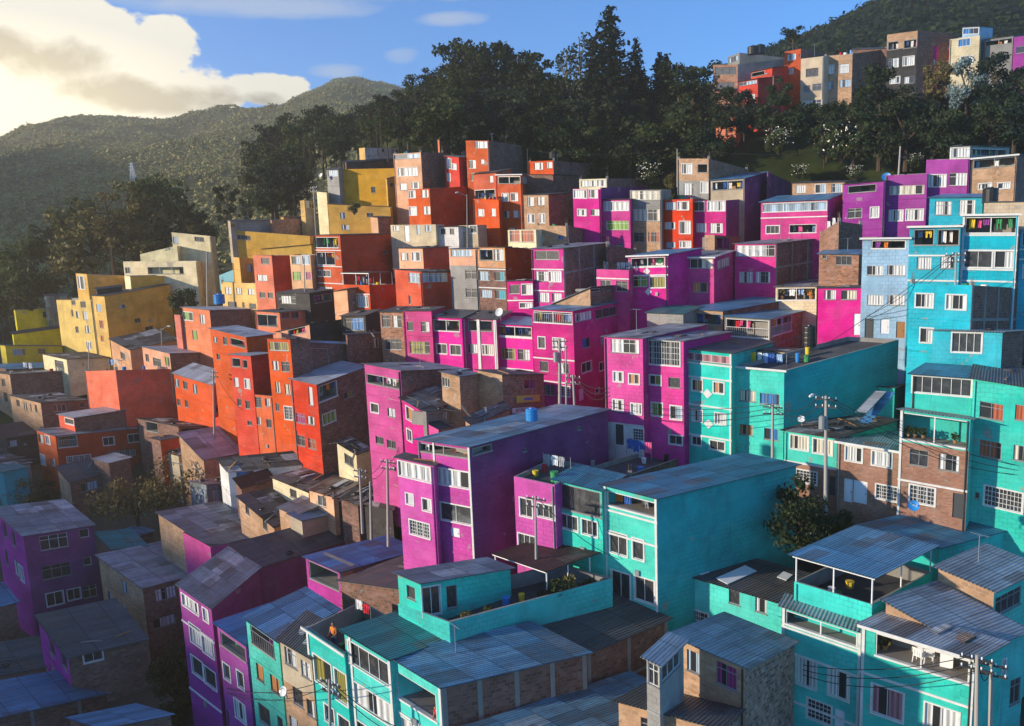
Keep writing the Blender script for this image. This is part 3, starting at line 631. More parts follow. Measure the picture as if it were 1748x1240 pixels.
# --- left: yellow quarter
T(0, 360, K26)
h('E1', 'lemon yellow house on the far left edge of the yellow quarter', (100, 662, 900), (90, 656), (392, 640), 'lemon', roof='f', D=132, swin=[(280, 668, 335, 708, 'n2k')])
h('E1b', 'lemon yellow low house with a grey roof edge below the lemon house', (86, 815, 920), (78, 806), (412, 772), 'lemon', roof='d', D=127)
h('E1c', 'grey metal sheeted attic beside the yellow tower', (300, 562, 660), (290, 556), (446, 560), 'roof_grey', 'roof_grey', roof='g', D=135)
h('E2', 'tall yellow house with a bright glazed stair tower', (574, 420, 980), (500, 414), (1040, 440), 'yellow', roof='f', D=126, win=[(512, 432, 560, 515, 'w3w')])
h('E2l', 'yellow house of four storeys with small dark windows', (606, 590, 980), (372, 590), (760, 570), 'yellow', roof='f', D=122, slen=2.5, win=[(468, 568, 498, 622, 'n1k'), (530, 600, 568, 640, 'n2k'), (470, 655, 485, 698, 'n1k'), (500, 665, 522, 710, 'n1w'), (545, 665, 580, 720, 'n2w'), (497, 765, 520, 805, 'n1k'), (560, 760, 596, 808, 'n2w'), (570, 865, 605, 915, 'w1w')])
h('E3', 'tall yellow house with a long windowed ochre side wall', (690, 566, 990), (604, 562), (1122, 488), 'yellow', 'ochre', roof='d', D=117, win=[(635, 618, 670, 665, 'w1l'), (656, 725, 686, 775, 'n1r'), (665, 825, 687, 862, 'n1r')], swin=[(786, 626, 834, 650, 'n2l'), (890, 715, 930, 745, 'n2k'), (960, 770, 1016, 808, 'n2k')])
h('E3t', '', (640, 520, 570), (632, 515), (806, 500), 'charcoal', of='E3', roof='d', D=118.5)
h('E4', 'pale yellow gabled house highest on the left slope', (1392, 168, 470), (1134, 143), (1425, 172), 'cream', roof='f', D=130, az=20, slen=5, win=[(1142, 170, 1178, 215, 'n1l'), (1285, 170, 1350, 200, 'n2k')])
h('E4b', 'pale yellow middle house stepping down from the gabled house', (1170, 232, 470), (926, 288), (1200, 235), 'cream', roof='f', D=128.5, az=20, slen=4, win=[(1090, 200, 1130, 240, 'w1w')])
h('E4c', 'pale yellow lower house with a long dark gallery', (1300, 332, 480), (814, 336), (1330, 335), 'cream', roof='f', D=126.5, az=20, slen=4, win=[(975, 372, 1215, 418, 'o'), (826, 375, 860, 415, 'w2k')])
h('E4d', 'low ochre house with two white framed windows', (860, 435, 540), (822, 430), (1272, 425), 'cream', 'ochre', roof='f', D=123, swin=[(1186, 468, 1214, 494, 'w1k'), (1100, 440, 1125, 460, 'w1k')])
h('E5', 'lemon yellow cottage with two blue and white windows', (34, 894, 1040), (0, 890), (412, 895), 'lemon', roof='d', D=120, swin=[(82, 915, 168, 955, 'w3b'), (248, 912, 304, 945, 'w2k')])
h('E5b', 'cream hut with a dark roof below the yellow towers', (440, 985, 1060), (282, 950), (720, 970), 'cream', roof='j', D=112, win=[(360, 985, 420, 1030, 'n2k')])
h('E5c', 'low shed with a blue grey sheet roof at the photo\'s left edge', (40, 1050, 1120), (-60, 1020), (500, 1030), 'brickdark', roof='b', D=112)
h('E6', 'salmon house with a brick side wall and pale roof edge', (1386, 660, 1000), (1204, 640), (1662, 652), 'salmon', 'brickdark', roof='w', D=103, win=[(1212, 668, 1275, 720, 'w2g'), (1320, 685, 1355, 745, 'n1w'), (1270, 790, 1306, 850, 'n1g')])
h('E7', 'peach house with a white sheet roof and brick side', (1122, 946, 1080), (940, 902), (1396, 936), 'peach', 'brick', roof='w', D=101, win=[(960, 945, 985, 992, 'n1k'), (1010, 970, 1065, 1020, 'n2k'), (1090, 965, 1120, 1020, 'n1g')])
h('E7b', 'cluttered hut with a dark junk roof at the foot of the yellow tower', (860, 920, 1060), (730, 850), (1170, 850), 'peach', roof='j', D=108, win=[(795, 930, 825, 970, 'n1k')])
h('E8', 'large flat roofed salmon house with blank walls', (764, 1056, 1320), (560, 1062), (1142, 1046), 'salmon', roof='f', D=95)
h('E9', 'orange house with small windows under a pale grey sloping roof', (1402, 1150, 1480), (1148, 1075), (1530, 1085), 'orange', roof='w', D=90, win=[(1155, 1110, 1186, 1160, 'n1l'), (1210, 1125, 1240, 1175, 'n1k'), (1275, 1145, 1305, 1205, 'n1l'), (1170, 1240, 1194, 1285, 'n1k'), (1222, 1250, 1245, 1295, 'n1k')], swin=[(1430, 1150, 1510, 1215, 'n2p'), (1425, 1290, 1520, 1345, 'o')])
h('E9b', 'blank orange yard wall house between the two orange towers', (1620, 1290, 1700), (1425, 1370), (1700, 1280), 'orange', roof='n', D=85)
h('E11', 'salmon cube house with a small dark window beside the salmon house', (1190, 690, 860), (1152, 688), (1240, 690), 'salmon', roof='f', D=106)
# --- orange towers
T(350, 340, K26)
h('A0', 'orange house with a black railed terrace under a pale roof', (272, 915, 1500), (34, 858), (450, 895), 'orange', roof='w', D=83, win=[(55, 910, 80, 945, 'n1w'), (118, 910, 148, 960, 'n1k'), (165, 915, 262, 960, 'ol'), (75, 1020, 100, 1060, 'n1k')])
h('A1', 'orange tower with a dark maroon side wall and small white windows', (302, 1040, 1690), (164, 1030), (440, 1022), 'orange', 'red', roof='w', D=80, win=[(176, 1050, 233, 1105, 'o'), (246, 1062, 280, 1115, 'o'), (190, 1180, 222, 1240, 'w1w'), (262, 1192, 296, 1250, 'w1w'), (212, 1320, 240, 1365, 'n1k'), (266, 1332, 297, 1385, 'n1k'), (280, 1465, 312, 1495, 'n1k')])
h('A2', 'orange house end with a barred window below the maroon side wall', (446, 1305, 1720), (318, 1292), (560, 1300), 'orange', roof='n', D=78.5, win=[(328, 1308, 372, 1375, 'w2kx'), (395, 1318, 430, 1370, 'n2w'), (340, 1440, 368, 1490, 'n1w'), (404, 1455, 440, 1510, 'n1k')])
h('B1', 'tall orange tower with a glazed top floor and barred windows', (562, 930, 1800), (410, 925), (692, 935), 'orange', 'brickdark', roof='d', D=76, win=[(422, 945, 552, 1000, 'i4y'), (443, 1070, 487, 1130, 'n2w'), (505, 1075, 560, 1140, 'n2k'), (463, 1210, 497, 1280, 'n1c'), (525, 1225, 563, 1292, 'n1c'), (465, 1350, 491, 1400, 'w2kx'), (524, 1372, 578, 1455, 'w2kx')])
h('B2', 'orange house with purple curtains and a wide bare brick side', (738, 1228, 1790), (566, 1190), (1066, 1110), 'orange', 'brickdark', roof='w', D=74, win=[(680, 1240, 712, 1360, 'n1w'), (600, 1412, 662, 1475, 'n2p'), (672, 1432, 722, 1485, 'n2w'), (534, 1515, 590, 1600, 'n2w'), (612, 1560, 660, 1625, 'n2k'), (680, 1580, 735, 1645, 'n2r')],
  swin=[(748, 1242, 880, 1350, 'owl'), (778, 1430, 865, 1500, 'w3g'), (915, 1285, 980, 1330, 'n2y')], slow=None)
h('B3', 'brick house with a yellow cloth hanging beside a tall white pipe', (690, 950, 1300), (684, 946), (1000, 960), 'brickdark', roof='b', D=79, swin=[(700, 985, 820, 1180, 'ol'), (925, 1100, 972, 1160, 'n2y')])
h('B4', 'brown brick house with a broad window facing the magenta row', (940, 900, 1400), (930, 896), (1160, 890), 'brickdark', roof='d', D=82, swin=[(1115, 920, 1150, 985, 'n1w')])
h('B5', 'wooden rooftop gallery house with a dark sheet roof', (690, 830, 1000), (470, 880), (905, 800), 'peach', 'charcoal', roof='j', D=88, win=[(545, 850, 665, 905, 'ol')])
h('B6', 'orange house with a black gallery under a slate roof', (492, 752, 960), (330, 742), (700, 735), 'salmon', roof='d', D=95, win=[(342, 760, 478, 835, 'o')], swin=[(505, 740, 560, 790, 'n2k'), (570, 745, 620, 790, 'n2k')])
h('B7', 'dark timber house with a slate roof between the salmon and red houses', (690, 625, 800), (470, 620), (850, 600), 'charcoal', roof='d', D=98, win=[(500, 640, 600, 690, 'n2w')], swin=[(720, 640, 840, 690, 'ol')])
h('B8', 'grey wooden house with tall dark bay windows', (1060, 770, 980), (900, 775), (1160, 735), 'charcoal', roof='d', D=88, win=[(925, 790, 1050, 870, 'n3b')])
h('B9', 'brick house with a plank front and wide windows beside the magenta row', (1308, 748, 1080), (1156, 748), (1420, 715), 'brick', roof='d', D=82, win=[(1168, 768, 1225, 848, 'n2k'), (1238, 772, 1300, 850, 'n2w'), (1190, 925, 1298, 995, 'n3k')])
h('F5', 'small brick hut with a peach wall in front of the orange terrace house', (940, 600, 760), (850, 612), (1000, 590), 'peach', 'brick', roof='d', D=92)
# --- salmon, red and maroon houses of the middle
h('G7', 'big maroon house with two open laundry galleries', (892, 240, 640), (722, 240), (1302, 228), 'orange', 'red', roof='d', D=103, win=[(730, 252, 882, 320, 'owl'), (706, 350, 858, 432, 'owl'), (724, 472, 772, 510, 'w2k'), (782, 472, 830, 512, 'w2k'), (736, 578, 840, 600, 'w2w')], bands=[335, 440, 550], swin=[(1175, 345, 1205, 360, 'n1k')])
h('G8', 'salmon house with a red side wall and four small windows', (440, 374, 720), (316, 372), (578, 372), 'salmon', 'red', roof='f', D=107, win=[(370, 388, 424, 430, 'n2k'), (342, 500, 410, 540, 'n2w'), (360, 615, 400, 652, 'n1k'), (414, 617, 450, 655, 'n1k')])
h('G9', 'narrow cream house with pale blue upper windows', (696, 372, 620), (560, 370), (760, 366), 'peach', roof='f', D=104.5, slen=3, win=[(570, 378, 632, 430, 'w1l'), (642, 375, 692, 432, 'w1l'), (580, 480, 636, 535, 'n2g'), (666, 482, 700, 532, 'n1p')])
h('G10', 'yellow house with three curtained windows beside the salmon house', (346, 560, 760), (104, 548), (440, 560), 'yellow', roof='f', D=110, win=[(130, 582, 174, 628, 'n2w'), (206, 587, 245, 630, 'n2w'), (282, 592, 325, 632, 'n2w'), (150, 678, 210, 715, 'dk'), (245, 682, 262, 718, 'dk'), (292, 690, 338, 725, 'dk')])
h('G11', 'big ochre house with a bare brick top floor', (692, 245, 620), (160, 205), (715, 245), 'ochre', 'ochre', roof='n', D=118, az=22, slen=7, win=[(200, 235, 300, 265, 'n3k')])
h('G11t', '', (166, 146, 250), (150, 142), (440, 142), 'beige', 'greywall', of='G11', roof='d', D=119.5, swin=[(170, 165, 200, 190, 'n1k')])
h('G11b', '', (442, 142, 260), (430, 138), (690, 134), 'brick', 'brick', of='G11', roof='f', D=124)
h('G11l', 'low ochre house in front of the brick topped ochre house', (702, 302, 480), (376, 332), (720, 305), 'ochre', roof='d', D=114, az=22, slen=4)
h('G12', 'narrow yellow house end beside the dark gap', (226, 388, 640), (186, 385), (340, 395), 'yellow', 'ochre', roof='f', D=114, swin=[(275, 430, 315, 480, 'n1l')])
h('G6', 'peach house with two windows and a maroon side wall', (1440, 328, 480), (1280, 326), (1612, 316), 'peach', 'red', roof='d', D=97, win=[(1294, 355, 1346, 405, 'w2w'), (1368, 352, 1424, 408, 'w2w')])
h('G5', 'orange house with a white framed roof terrace and two white windows', (1086, 570, 760), (910, 566), (1262, 562), 'orange', 'red', roof='f', D=92, win=[(940, 642, 1000, 705, 'w2w'), (1014, 642, 1078, 712, 'w2w')], canopy=(490, 'd', 'rail_white', .9), bands=[622])
h('G4', 'orange house with a long glazed attic and maroon side wall', (1432, 482, 740), (1254, 466), (1706, 482), 'orange', 'red', roof='j', D=88, win=[(1345, 486, 1424, 550, 'i3l'), (1345, 635, 1362, 695, 'n1k')], swin=[(1436, 488, 1606, 550, 'i6l')])
T(650, 340, K26)
h('G3a', 'grey and peach house with teal curtains on two floors', (820, 322, 760), (640, 320), (1000, 332), 'peach', 'red', roof='r', D=85, win=[(650, 332, 742, 402, 'ol'), (748, 332, 812, 408, 'n2w'), (650, 478, 720, 538, 'n2l'), (752, 480, 818, 540, 'n1t'), (662, 600, 735, 650, 'n2l'), (756, 602, 826, 660, 'n1t')], low=(452, 'brickdark'), bands=[458, 580])
h('G3b', 'peach house with a pale blue attic window under striped grey roof sheets', (636, 330, 740), (454, 332), (700, 325), 'peach', 'greywall', roof='s', D=87, slen=3, win=[(462, 335, 602, 380, 'n3l'), (558, 470, 640, 530, 'n2k'), (560, 590, 640, 650, 'n2k')], low=(440, 'greywall'))
h('G1', 'tall pink house with white window frames and a long brick side wall', (1206, 330, 740), (996, 330), (1500, 292), 'hotpink', 'brickdark', roof='g', D=80, cols=3, win=[(1018, 342, 1178, 400, 'w2k'), (1022, 478, 1105, 542, 'w2w'), (1113, 480, 1192, 545, 'w2w'), (1042, 618, 1113, 680, 'w1w'), (1132, 622, 1195, 680, 'w1w')], bands=[460, 600])
h('G1b', 'brick house stepping up behind the tall pink house', (1498, 300, 620), (1490, 300), (1690, 335), 'brickdark', roof='f', D=86)
h('G2', 'small magenta house with two white windows beside the tall pink house', (1005, 540, 740), (834, 545), (1060, 530), 'magenta', roof='d', D=81.5, slen=4, win=[(850, 568, 920, 628, 'w1k'), (932, 566, 1002, 632, 'w1w'), (920, 688, 1000, 720, 'w2w')], bands=[668])
h('GB15', 'brick house with a plastered front and one small blue window', (1226, 178, 340), (1030, 175), (1492, 215), 'brickpale', 'brickdark', roof='f', D=93, win=[(1046, 232, 1080, 288, 'n2w'), (1172, 242, 1210, 268, 'n2b')])
h('GB14', 'cream house with two wide brown grilled windows', (1026, 203, 345), (840, 205), (1080, 200), 'cream', roof='f', D=92, slen=4, win=[(852, 208, 920, 282, 'w2r'), (930, 208, 1014, 284, 'w2r')])
h('GB16', 'white cottage with two dark windows under the maroon wall', (512, 184, 320), (370, 186), (600, 180), 'white', roof='d', D=104, slen=4, win=[(396, 196, 430, 232, 'b1k'), (456, 196, 486, 232, 'b1k')])
h('GB16b', 'beige house strip with two narrow windows beside the white cottage', (640, 172, 330), (514, 176), (700, 170), 'beige', roof='n', D=104, slen=3, win=[(590, 178, 635, 225, 'w2k'), (530, 180, 560, 220, 'n1w')])
h('GB17', 'beige ground floor row with a white door below the red house', (362, 168, 320), (64, 172), (420, 168), 'beige', roof='f', D=105, slen=3, win=[(80, 178, 120, 210, 'n1w'), (155, 178, 188, 280, 'dw'), (235, 170, 262, 235, 'n1l'), (290, 165, 332, 215, 'w1l')])
# --- upper red quarter
T(500, 100, K29)
h('U1', 'big ochre house on the upper left with a glass terrace corner', (604, 655, 960), (206, 662), (625, 655), 'ochre', 'ochre', roof='n', D=125, az=22, slen=8, win=[(222, 742, 262, 765, 'n2k'), (465, 765, 492, 800, 'n1k')])
h('U1t', '', (318, 620, 680), (310, 616), (600, 604), 'brickdark', of='U1', roof='d', D=129)
h('U1g', '', (270, 662, 720), (200, 664), (300, 655), 'greywall', of='U1', roof='d', D=125.4, slen=1.5, win=[(206, 668, 265, 705, 'i2l')])
h('U2', 'low ochre house with a dark awning below the big ochre house', (585, 885, 1090), (208, 868), (600, 885), 'ochre', 'ochre', roof='d', D=117.5, az=22, slen=4, win=[(280, 918, 315, 955, 'n2l'), (440, 920, 480, 945, 'n2k'), (290, 990, 335, 1020, 'n2w')])
h('U2b', 'small peach house end above the maroon roof', (505, 950, 1100), (462, 945), (585, 945), 'peach', 'brick', roof='d', D=115)
h('U2c', 'yellow house corner behind the peach house', (560, 720, 880), (552, 716), (612, 705), 'yellow', 'ochre', roof='n', D=122, swin=[(578, 745, 600, 768, 'n1k')])
h('U2d', 'tall narrow cream house beside the big ochre house', (200, 800, 960), (142, 795), (215, 800), 'cream', roof='n', D=124, slen=3)
h('U2e', 'tiny yellow house with a fenced terrace at the edge of the forest', (68, 845, 950), (42, 848), (132, 850), 'yellow', 'greywall', roof='n', D=128, swin=[(75, 850, 128, 890, 'i3l')])
h('U3', 'white house with a yellow corner in front of the dark forest', (428, 532, 660), (394, 535), (632, 535), 'yellow', 'white', roof='n', D=134, swin=[(530, 538, 545, 558, 'n1k'), (585, 540, 628, 560, 'n2l')])
h('U4', 'peach house with a glazed roof rail and dark brick side', (762, 560, 960), (598, 570), (902, 562), 'peach', 'brickdark', roof='f', D=117, win=[(602, 574, 755, 602, 'i4l'), (627, 655, 742, 702, 'w4w'), (637, 745, 682, 785, 'w1w'), (706, 740, 750, 776, 'w1w')])
h('U5', 'bright red house with a broad maroon wall and four white windows', (814, 776, 1030), (684, 782), (1046, 762), 'orange', 'red', roof='f', D=110, win=[(690, 790, 730, 832, 'w1w'), (766, 784, 808, 830, 'w1w'), (694, 886, 738, 935, 'w1w'), (775, 882, 820, 930, 'w1w')])
h('U6', 'slim red house with a slate roof beside the red tower', (988, 590, 900), (904, 580), (1042, 588), 'orange', 'red', roof='g', D=117, win=[(912, 592, 945, 655, 'w1w'), (950, 628, 974, 660, 'w1w'), (916, 682, 940, 730, 'w1w')])
h('U7', 'tall red tower with a wide corner window and brick side', (1166, 490, 960), (1030, 490), (1368, 520), 'orange', 'brickdark', roof='f', D=115, win=[(1082, 494, 1160, 535, 'w3w'), (1046, 606, 1090, 655, 'w1w'), (1118, 602, 1140, 628, 'w1w'), (1060, 682, 1096, 730, 'n1w'), (1120, 682, 1140, 725, 'n1w')])
h('U7b', 'red house with an open deck and dark junk roof against the tower', (1215, 680, 960), (1075, 690), (1300, 660), 'orange', roof='j', D=111.5, win=[(1170, 700, 1196, 740, 'w1w'), (1082, 785, 1205, 832, 'o')])
h('U8', 'red house front with a white edged roof over a dark gallery', (1364, 694, 1090), (1216, 696), (1385, 690), 'orange', roof='d', D=108, slen=4, win=[(1222, 704, 1355, 745, 'o'), (1246, 806, 1285, 850, 'w1w'), (1300, 804, 1340, 848, 'w1w'), (1256, 908, 1290, 950, 'n1w'), (1312, 906, 1348, 948, 'w1w'), (1200, 1005, 1228, 1040, 'n1k'), (1290, 1010, 1340, 1040, 'w1w')], eave='trim_white')
h('U9', 'red house front with a flat open roof deck beside the gallery', (1226, 842, 1090), (1074, 838), (1260, 838), 'orange', roof='f', D=107.4, slen=4, win=[(1100, 897, 1140, 940, 'n1w'), (1180, 894, 1210, 940, 'w1w'), (1120, 1006, 1160, 1040, 'n1w')])
h('U10', 'beige house with four bright windows and a dark brick side', (1522, 812, 1040), (1374, 815), (1668, 800), 'brickpale', 'brickdark', roof='d', D=104, win=[(1396, 826, 1436, 880, 'w1w'), (1456, 824, 1500, 875, 'n2w'), (1402, 930, 1440, 980, 'w1w'), (1470, 926, 1502, 980, 'w1w')])
h('U11', 'orange fronted brick house with a black water tank on top', (1552, 608, 900), (1404, 615), (1780, 630), 'orange', 'brickdark', roof='f', D=114, win=[(1438, 622, 1490, 664, 'w1w'), (1510, 618, 1546, 655, 'w1w')])
h('U11b', 'bare brick house below the orange fronted brick house', (1550, 694, 960), (1376, 692), (1700, 700), 'brickdark', roof='d', D=112)
h('U12', 'long salmon house with a sloping dark roof at the forest edge', (872, 484, 660), (862, 484), (1332, 420), 'salmon', roof='d', D=131, swin=[(940, 500, 965, 530, 'n1k'), (985, 495, 1015, 525, 'n1w'), (1210, 465, 1240, 490, 'dk')])
h('U13', 'pale house half hidden in the forest', (918, 318, 460), (912, 315), (1085, 310), 'cream', 'white', roof='d', D=150, swin=[(1000, 325, 1050, 350, 'n3k')])
h('U13b', 'small white house between forest trees', (1246, 268, 340), (1240, 266), (1340, 256), 'white', roof='w', D=156)
T(350, 340, K26)
h('V1', 'plank shack with a patched roof under the yellow and ochre houses', (520, 120, 220), (500, 118), (690, 118), 'ochre', 'brick', roof='d', D=128)
# --- magenta quarter, upper
T(950, 270, K26)
h('H1', 'pink house with a glazed attic and a framed brick side', (1452, 568, 980), (1180, 570), (1760, 530), 'hotpink', 'brickdark', roof='g', D=81, cols=3, win=[(1188, 578, 1445, 650, 'i6w'), (1207, 752, 1300, 825, 'n3w'), (1317, 752, 1414, 825, 'n3w')])
h('H2', 'magenta house with orange curtains under a grey roof', (1042, 660, 1000), (736, 660), (1178, 615), 'hotpink', 'magenta', roof='g', D=78, win=[(742, 668, 1032, 728, 'i6c'), (770, 822, 862, 884, 'n2o'), (906, 824, 1000, 886, 'n2o')], swin=[(1066, 680, 1146, 738, 'n2c')], eave='fascia')
h('H3', 'pink house with two white diamonds on its front', (736, 642, 990), (474, 652), (960, 600), 'hotpink', roof='b', D=77, slen=6, win=[(490, 662, 716, 718, 'owl'), (506, 786, 600, 852, 'w2g'), (616, 788, 718, 858, 'w2y')], bands=[775, 722], eave='trim_white')
h('H3b', 'low pink house wing with jeans drying on its roof', (478, 742, 960), (264, 736), (560, 730), 'hotpink', roof='f', par_h=.8, D=77.4, slen=5, win=[(290, 806, 360, 850, 'w2k'), (394, 812, 470, 880, 'w2k')], bands=[790])
h('H4', 'orange house with six pale windows between beige and violet fronts', (900, 272, 620), (690, 276), (960, 270), 'orange', roof='f', D=93, slen=6, win=[(720, 292, 794, 343, 'w1w'), (802, 290, 874, 343, 'w1w'), (716, 424, 785, 470, 'w1w'), (814, 420, 884, 500, 'w2w'), (726, 556, 786, 592, 'w2l'), (816, 552, 888, 592, 'w2w')])
h('H5', 'grey and bare brick house with long curtained windows beside the orange house', (692, 212, 620), (485, 214), (760, 210), 'greywall', roof='f', D=94, slen=6, win=[(492, 218, 688, 276, 'i5c'), (510, 338, 682, 415, 'i4c'), (510, 492, 580, 554, 'n2k'), (606, 490, 686, 555, 'n2r')], low=(420, 'brickpale'))
h('H6', 'magenta house with a dark purple block on its roof', (486, 274, 590), (290, 278), (540, 270), 'magenta', roof='d', D=94.5, slen=6, win=[(316, 292, 475, 348, 'w2w'), (328, 416, 478, 475, 'w2g'), (400, 565, 440, 580, 'n1k')])
h('H6b', 'dark purple windowless house behind the magenta houses', (300, 196, 320), (290, 196), (600, 190), 'violet_shaded', roof='f', D=97)
h('H7', 'magenta house with four small windows at the end of its row', (290, 206, 560), (108, 204), (330, 204), 'magenta', roof='f', D=95.5, slen=6, win=[(114, 212, 200, 264, 'w1w'), (216, 208, 270, 263, 'w1w'), (140, 340, 195, 380, 'w1w'), (226, 338, 284, 380, 'w1w')])
h('H7b', 'cream attic house with a brick side wall over the magenta row', (332, 136, 240), (150, 142), (604, 136), 'cream', 'brickdark', roof='f', D=100, win=[(160, 150, 260, 190, 'w2w'), (270, 146, 325, 188, 'w1w')])
h('H8', 'magenta house with a tall dark purple side wall', (1122, 280, 600), (894, 284), (1356, 262), 'magenta', 'violet_shaded', roof='f', D=92, win=[(905, 292, 975, 350, 'w2k'), (1000, 288, 1114, 350, 'w2w'), (926, 432, 990, 490, 'w2w'), (1016, 432, 1100, 496, 'w2w')])
h('H9', 'violet house with a light blue roof over a cluttered open attic', (1244, 136, 420), (1020, 150), (1402, 92), 'beige', 'violet_shaded', roof='b', D=96, win=[(1030, 158, 1238, 214, 'ol')])
h('H9b', 'sloping violet gable wall house at the meadow edge', (1400, 94, 420), (1392, 94), (1552, 160), 'violet_shaded', 'violet_shaded', roof='n', D=101)
h('H10', 'brick house with a glazed upper floor against the meadow', (1006, 4, 280), (798, 4), (1268, 74), 'brickpale', 'brick', roof='f', D=99, win=[(830, 40, 896, 104, 'w2w'), (930, 38, 1000, 95, 'o'), (842, 166, 908, 245, 'w2w'), (956, 160, 1002, 230, 'w2w')], low=(150, 'greywall'))
h('H11', 'small brick rooftop shack with a dark doorway', (1046, 510, 640), (980, 510), (1228, 520), 'brickpale', 'brick', roof='f', D=88, swin=[(1060, 520, 1150, 600, 'o')])
h('H12', 'terrace house with a corrugated awning and potted plants', (1722, 850, 980), (1450, 855), (1860, 800), 'cream', roof='p', D=76, win=[(1460, 862, 1715, 940, 'owl')])
h('H13', 'shack house with striped laundry under a light blue sheet roof', (1412, 1068, 1260), (1112, 1050), (1740, 985), 'greywall', 'brick', roof='b', D=70, cols=3, win=[(1120, 1060, 1405, 1175, 'owrl')], swin=[(1425, 1070, 1560, 1180, 'owrl')])
h('H14', 'rooftop hut full of hanging clothes under a dark blue roof', (1100, 1015, 1220), (845, 1000), (1560, 935), 'brickpale', 'brickdark', roof='b', D=73, win=[(860, 1020, 1090, 1090, 'ol')])
h('H14b', 'grey plank hut with a mossy roof beside the hanging clothes', (838, 1035, 1200), (598, 1025), (960, 985), 'greywall', roof='t', D=71.5)
h('H15', 'low magenta house with twin curtained windows under the brick house', (1965, 1000, 1220), (1728, 870), (2000, 865), 'magenta', roof='n', D=90)
# --- magenta row, middle
T(650, 340, K26)
h('M0', 'magenta house with brown curtains beside the plank fronted brick house', (334, 742, 1110), (148, 742), (420, 715), 'magenta', roof='d', D=79, slen=6, win=[(172, 810, 214, 870, 'n1k'), (264, 812, 320, 878, 'n2w'), (190, 942, 325, 1020, 'n4y')])
h('M1_', 'magenta house with white laundry in its open top floor', (534, 790, 1130), (335, 782), (640, 740), 'hotpink', roof='d', D=77.5, slen=6, win=[(342, 796, 520, 868, 'owl'), (368, 958, 436, 1020, 'w2k'), (460, 965, 530, 1028, 'w2k')])
h('M2_', 'magenta house with three tall white pilasters', (765, 800, 1160), (536, 792), (860, 745), 'hotpink', roof='d', D=76, slen=6, win=[(575, 800, 738, 868, 'o'), (574, 958, 640, 1018, 'w2w'), (672, 965, 744, 1028, 'w2c')], pilast=[545, 645, 758])
h('M3_', 'magenta house with a grey blue roof over its open top floor', (1000, 838, 1180), (766, 826), (1100, 790), 'hotpink', roof='b', D=74.5, slen=5, win=[(772, 838, 998, 900, 'owl'), (796, 984, 890, 1055, 'n2y'), (906, 992, 986, 1062, 'n2w')], bands=[905, 1110])
h('M4_', 'large magenta corner house with a glazed laundry floor', (1272, 742, 1330), (1000, 728), (1744, 652), 'magenta', roof='b', D=70, win=[(1010, 738, 1266, 812, 'owlr'), (1042, 912, 1086, 985, 'w1k'), (1140, 920, 1210, 992, 'w2w'), (1052, 1070, 1108, 1138, 'w1k'), (1165, 1080, 1245, 1150, 'w1w'), (1060, 1225, 1150, 1290, 'w3kx'), (1180, 1235, 1250, 1300, 'w2kx')], bands=[1042, 1190],
  swin=[(1285, 760, 1395, 815, 'i4w'), (1420, 735, 1560, 795, 'n3k'), (1606, 725, 1696, 790, 'w2g'), (1332, 925, 1386, 990, 'n1b'), (1455, 905, 1490, 970, 'n1l'), (1328, 1090, 1394, 1155, 'w2k'), (1446, 1085, 1500, 1140, 'w2k'), (1310, 1260, 1345, 1340, 'dw'), (1420, 1258, 1446, 1290, 'w1k')])
h('M5_', 'rough brick rooftop house with propped white tin sheets', (1385, 590, 900), (1130, 700), (1590, 575), 'brickpale', 'brickdark', roof='w', D=74, swin=[(1390, 570, 1450, 610, 'o'), (1490, 570, 1520, 605, 'n1k')])
T(350, 600, K26)
h('L2', 'tall hot pink house with a bare brick side wall and clothes in its attic', (1293, 130, 880), (1054, 86), (1700, 115), 'hotpink', 'brickdark', roof='g', D=62, win=[(1066, 145, 1285, 205, 'obl'), (1097, 342, 1146, 398, 'w1k'), (1206, 372, 1256, 428, 'n2w'), (1127, 558, 1182, 608, 'n2k'), (1202, 582, 1262, 636, 'n2k')])
h('L2b', 'low hot pink house with a rusty roof joined to the tall pink house', (1450, 398, 860), (1302, 314), (1720, 300), 'hotpink', roof='r', D=59.5, win=[(1330, 362, 1376, 440, 'w1o'), (1337, 512, 1366, 580, 'w1w')])
h('L2c', 'grey washing room house with clothes hanging in the doorway', (1462, 400, 560), (1440, 395), (1710, 385), 'greywall', roof='d', D=58.5, slen=5, swin=[(1475, 402, 1700, 495, 'ol')])
h('L2d', 'pink house end with a stepped wall', (1545, 520, 760), (1450, 470), (1650, 505), 'hotpink', 'brickdark', roof='n', D=58, win=[(1410, 545, 1432, 580, 'w1w')])
T(650, 580, K26)
h('L3', 'square brick house with a sunlit end wall and a shop sign on its side', (802, 235, 480), (640, 205), (1078, 232), 'brickpale', 'brick', roof='d', D=62, swin=[(948, 265, 1020, 325, 'n2p')])
h('L3b', 'small brick hut with a slate roof beside the square brick house', (520, 245, 400), (400, 215), (642, 228), 'brickpale', 'brick', roof='g', D=61, win=[(402, 245, 455, 305, 'i3k')])
h('L3c', 'low shack under rusty corrugated sheets', (600, 560, 640), (560, 530), (850, 450), 'brickpale', roof='r', D=56)
h('L1', 'big violet house with a blue tin roof and a blank purple side wall', (586, 712, 1300), (243, 664), (1502, 466), 'pinkviolet', 'violet_shaded', roof='u', D=48.5, win=[(252, 680, 575, 735, 'ol'), (372, 848, 580, 950, 'w2w'), (390, 1075, 600, 1185, 'w2k'), (460, 1240, 520, 1300, 'dw')], swin=[(604, 722, 738, 768, 'o'), (1035, 808, 1080, 835, 'n1k'), (1300, 578, 1326, 602, 'n1k'), (940, 720, 965, 745, 'n1l')], trims=[350, 590], bands=[])
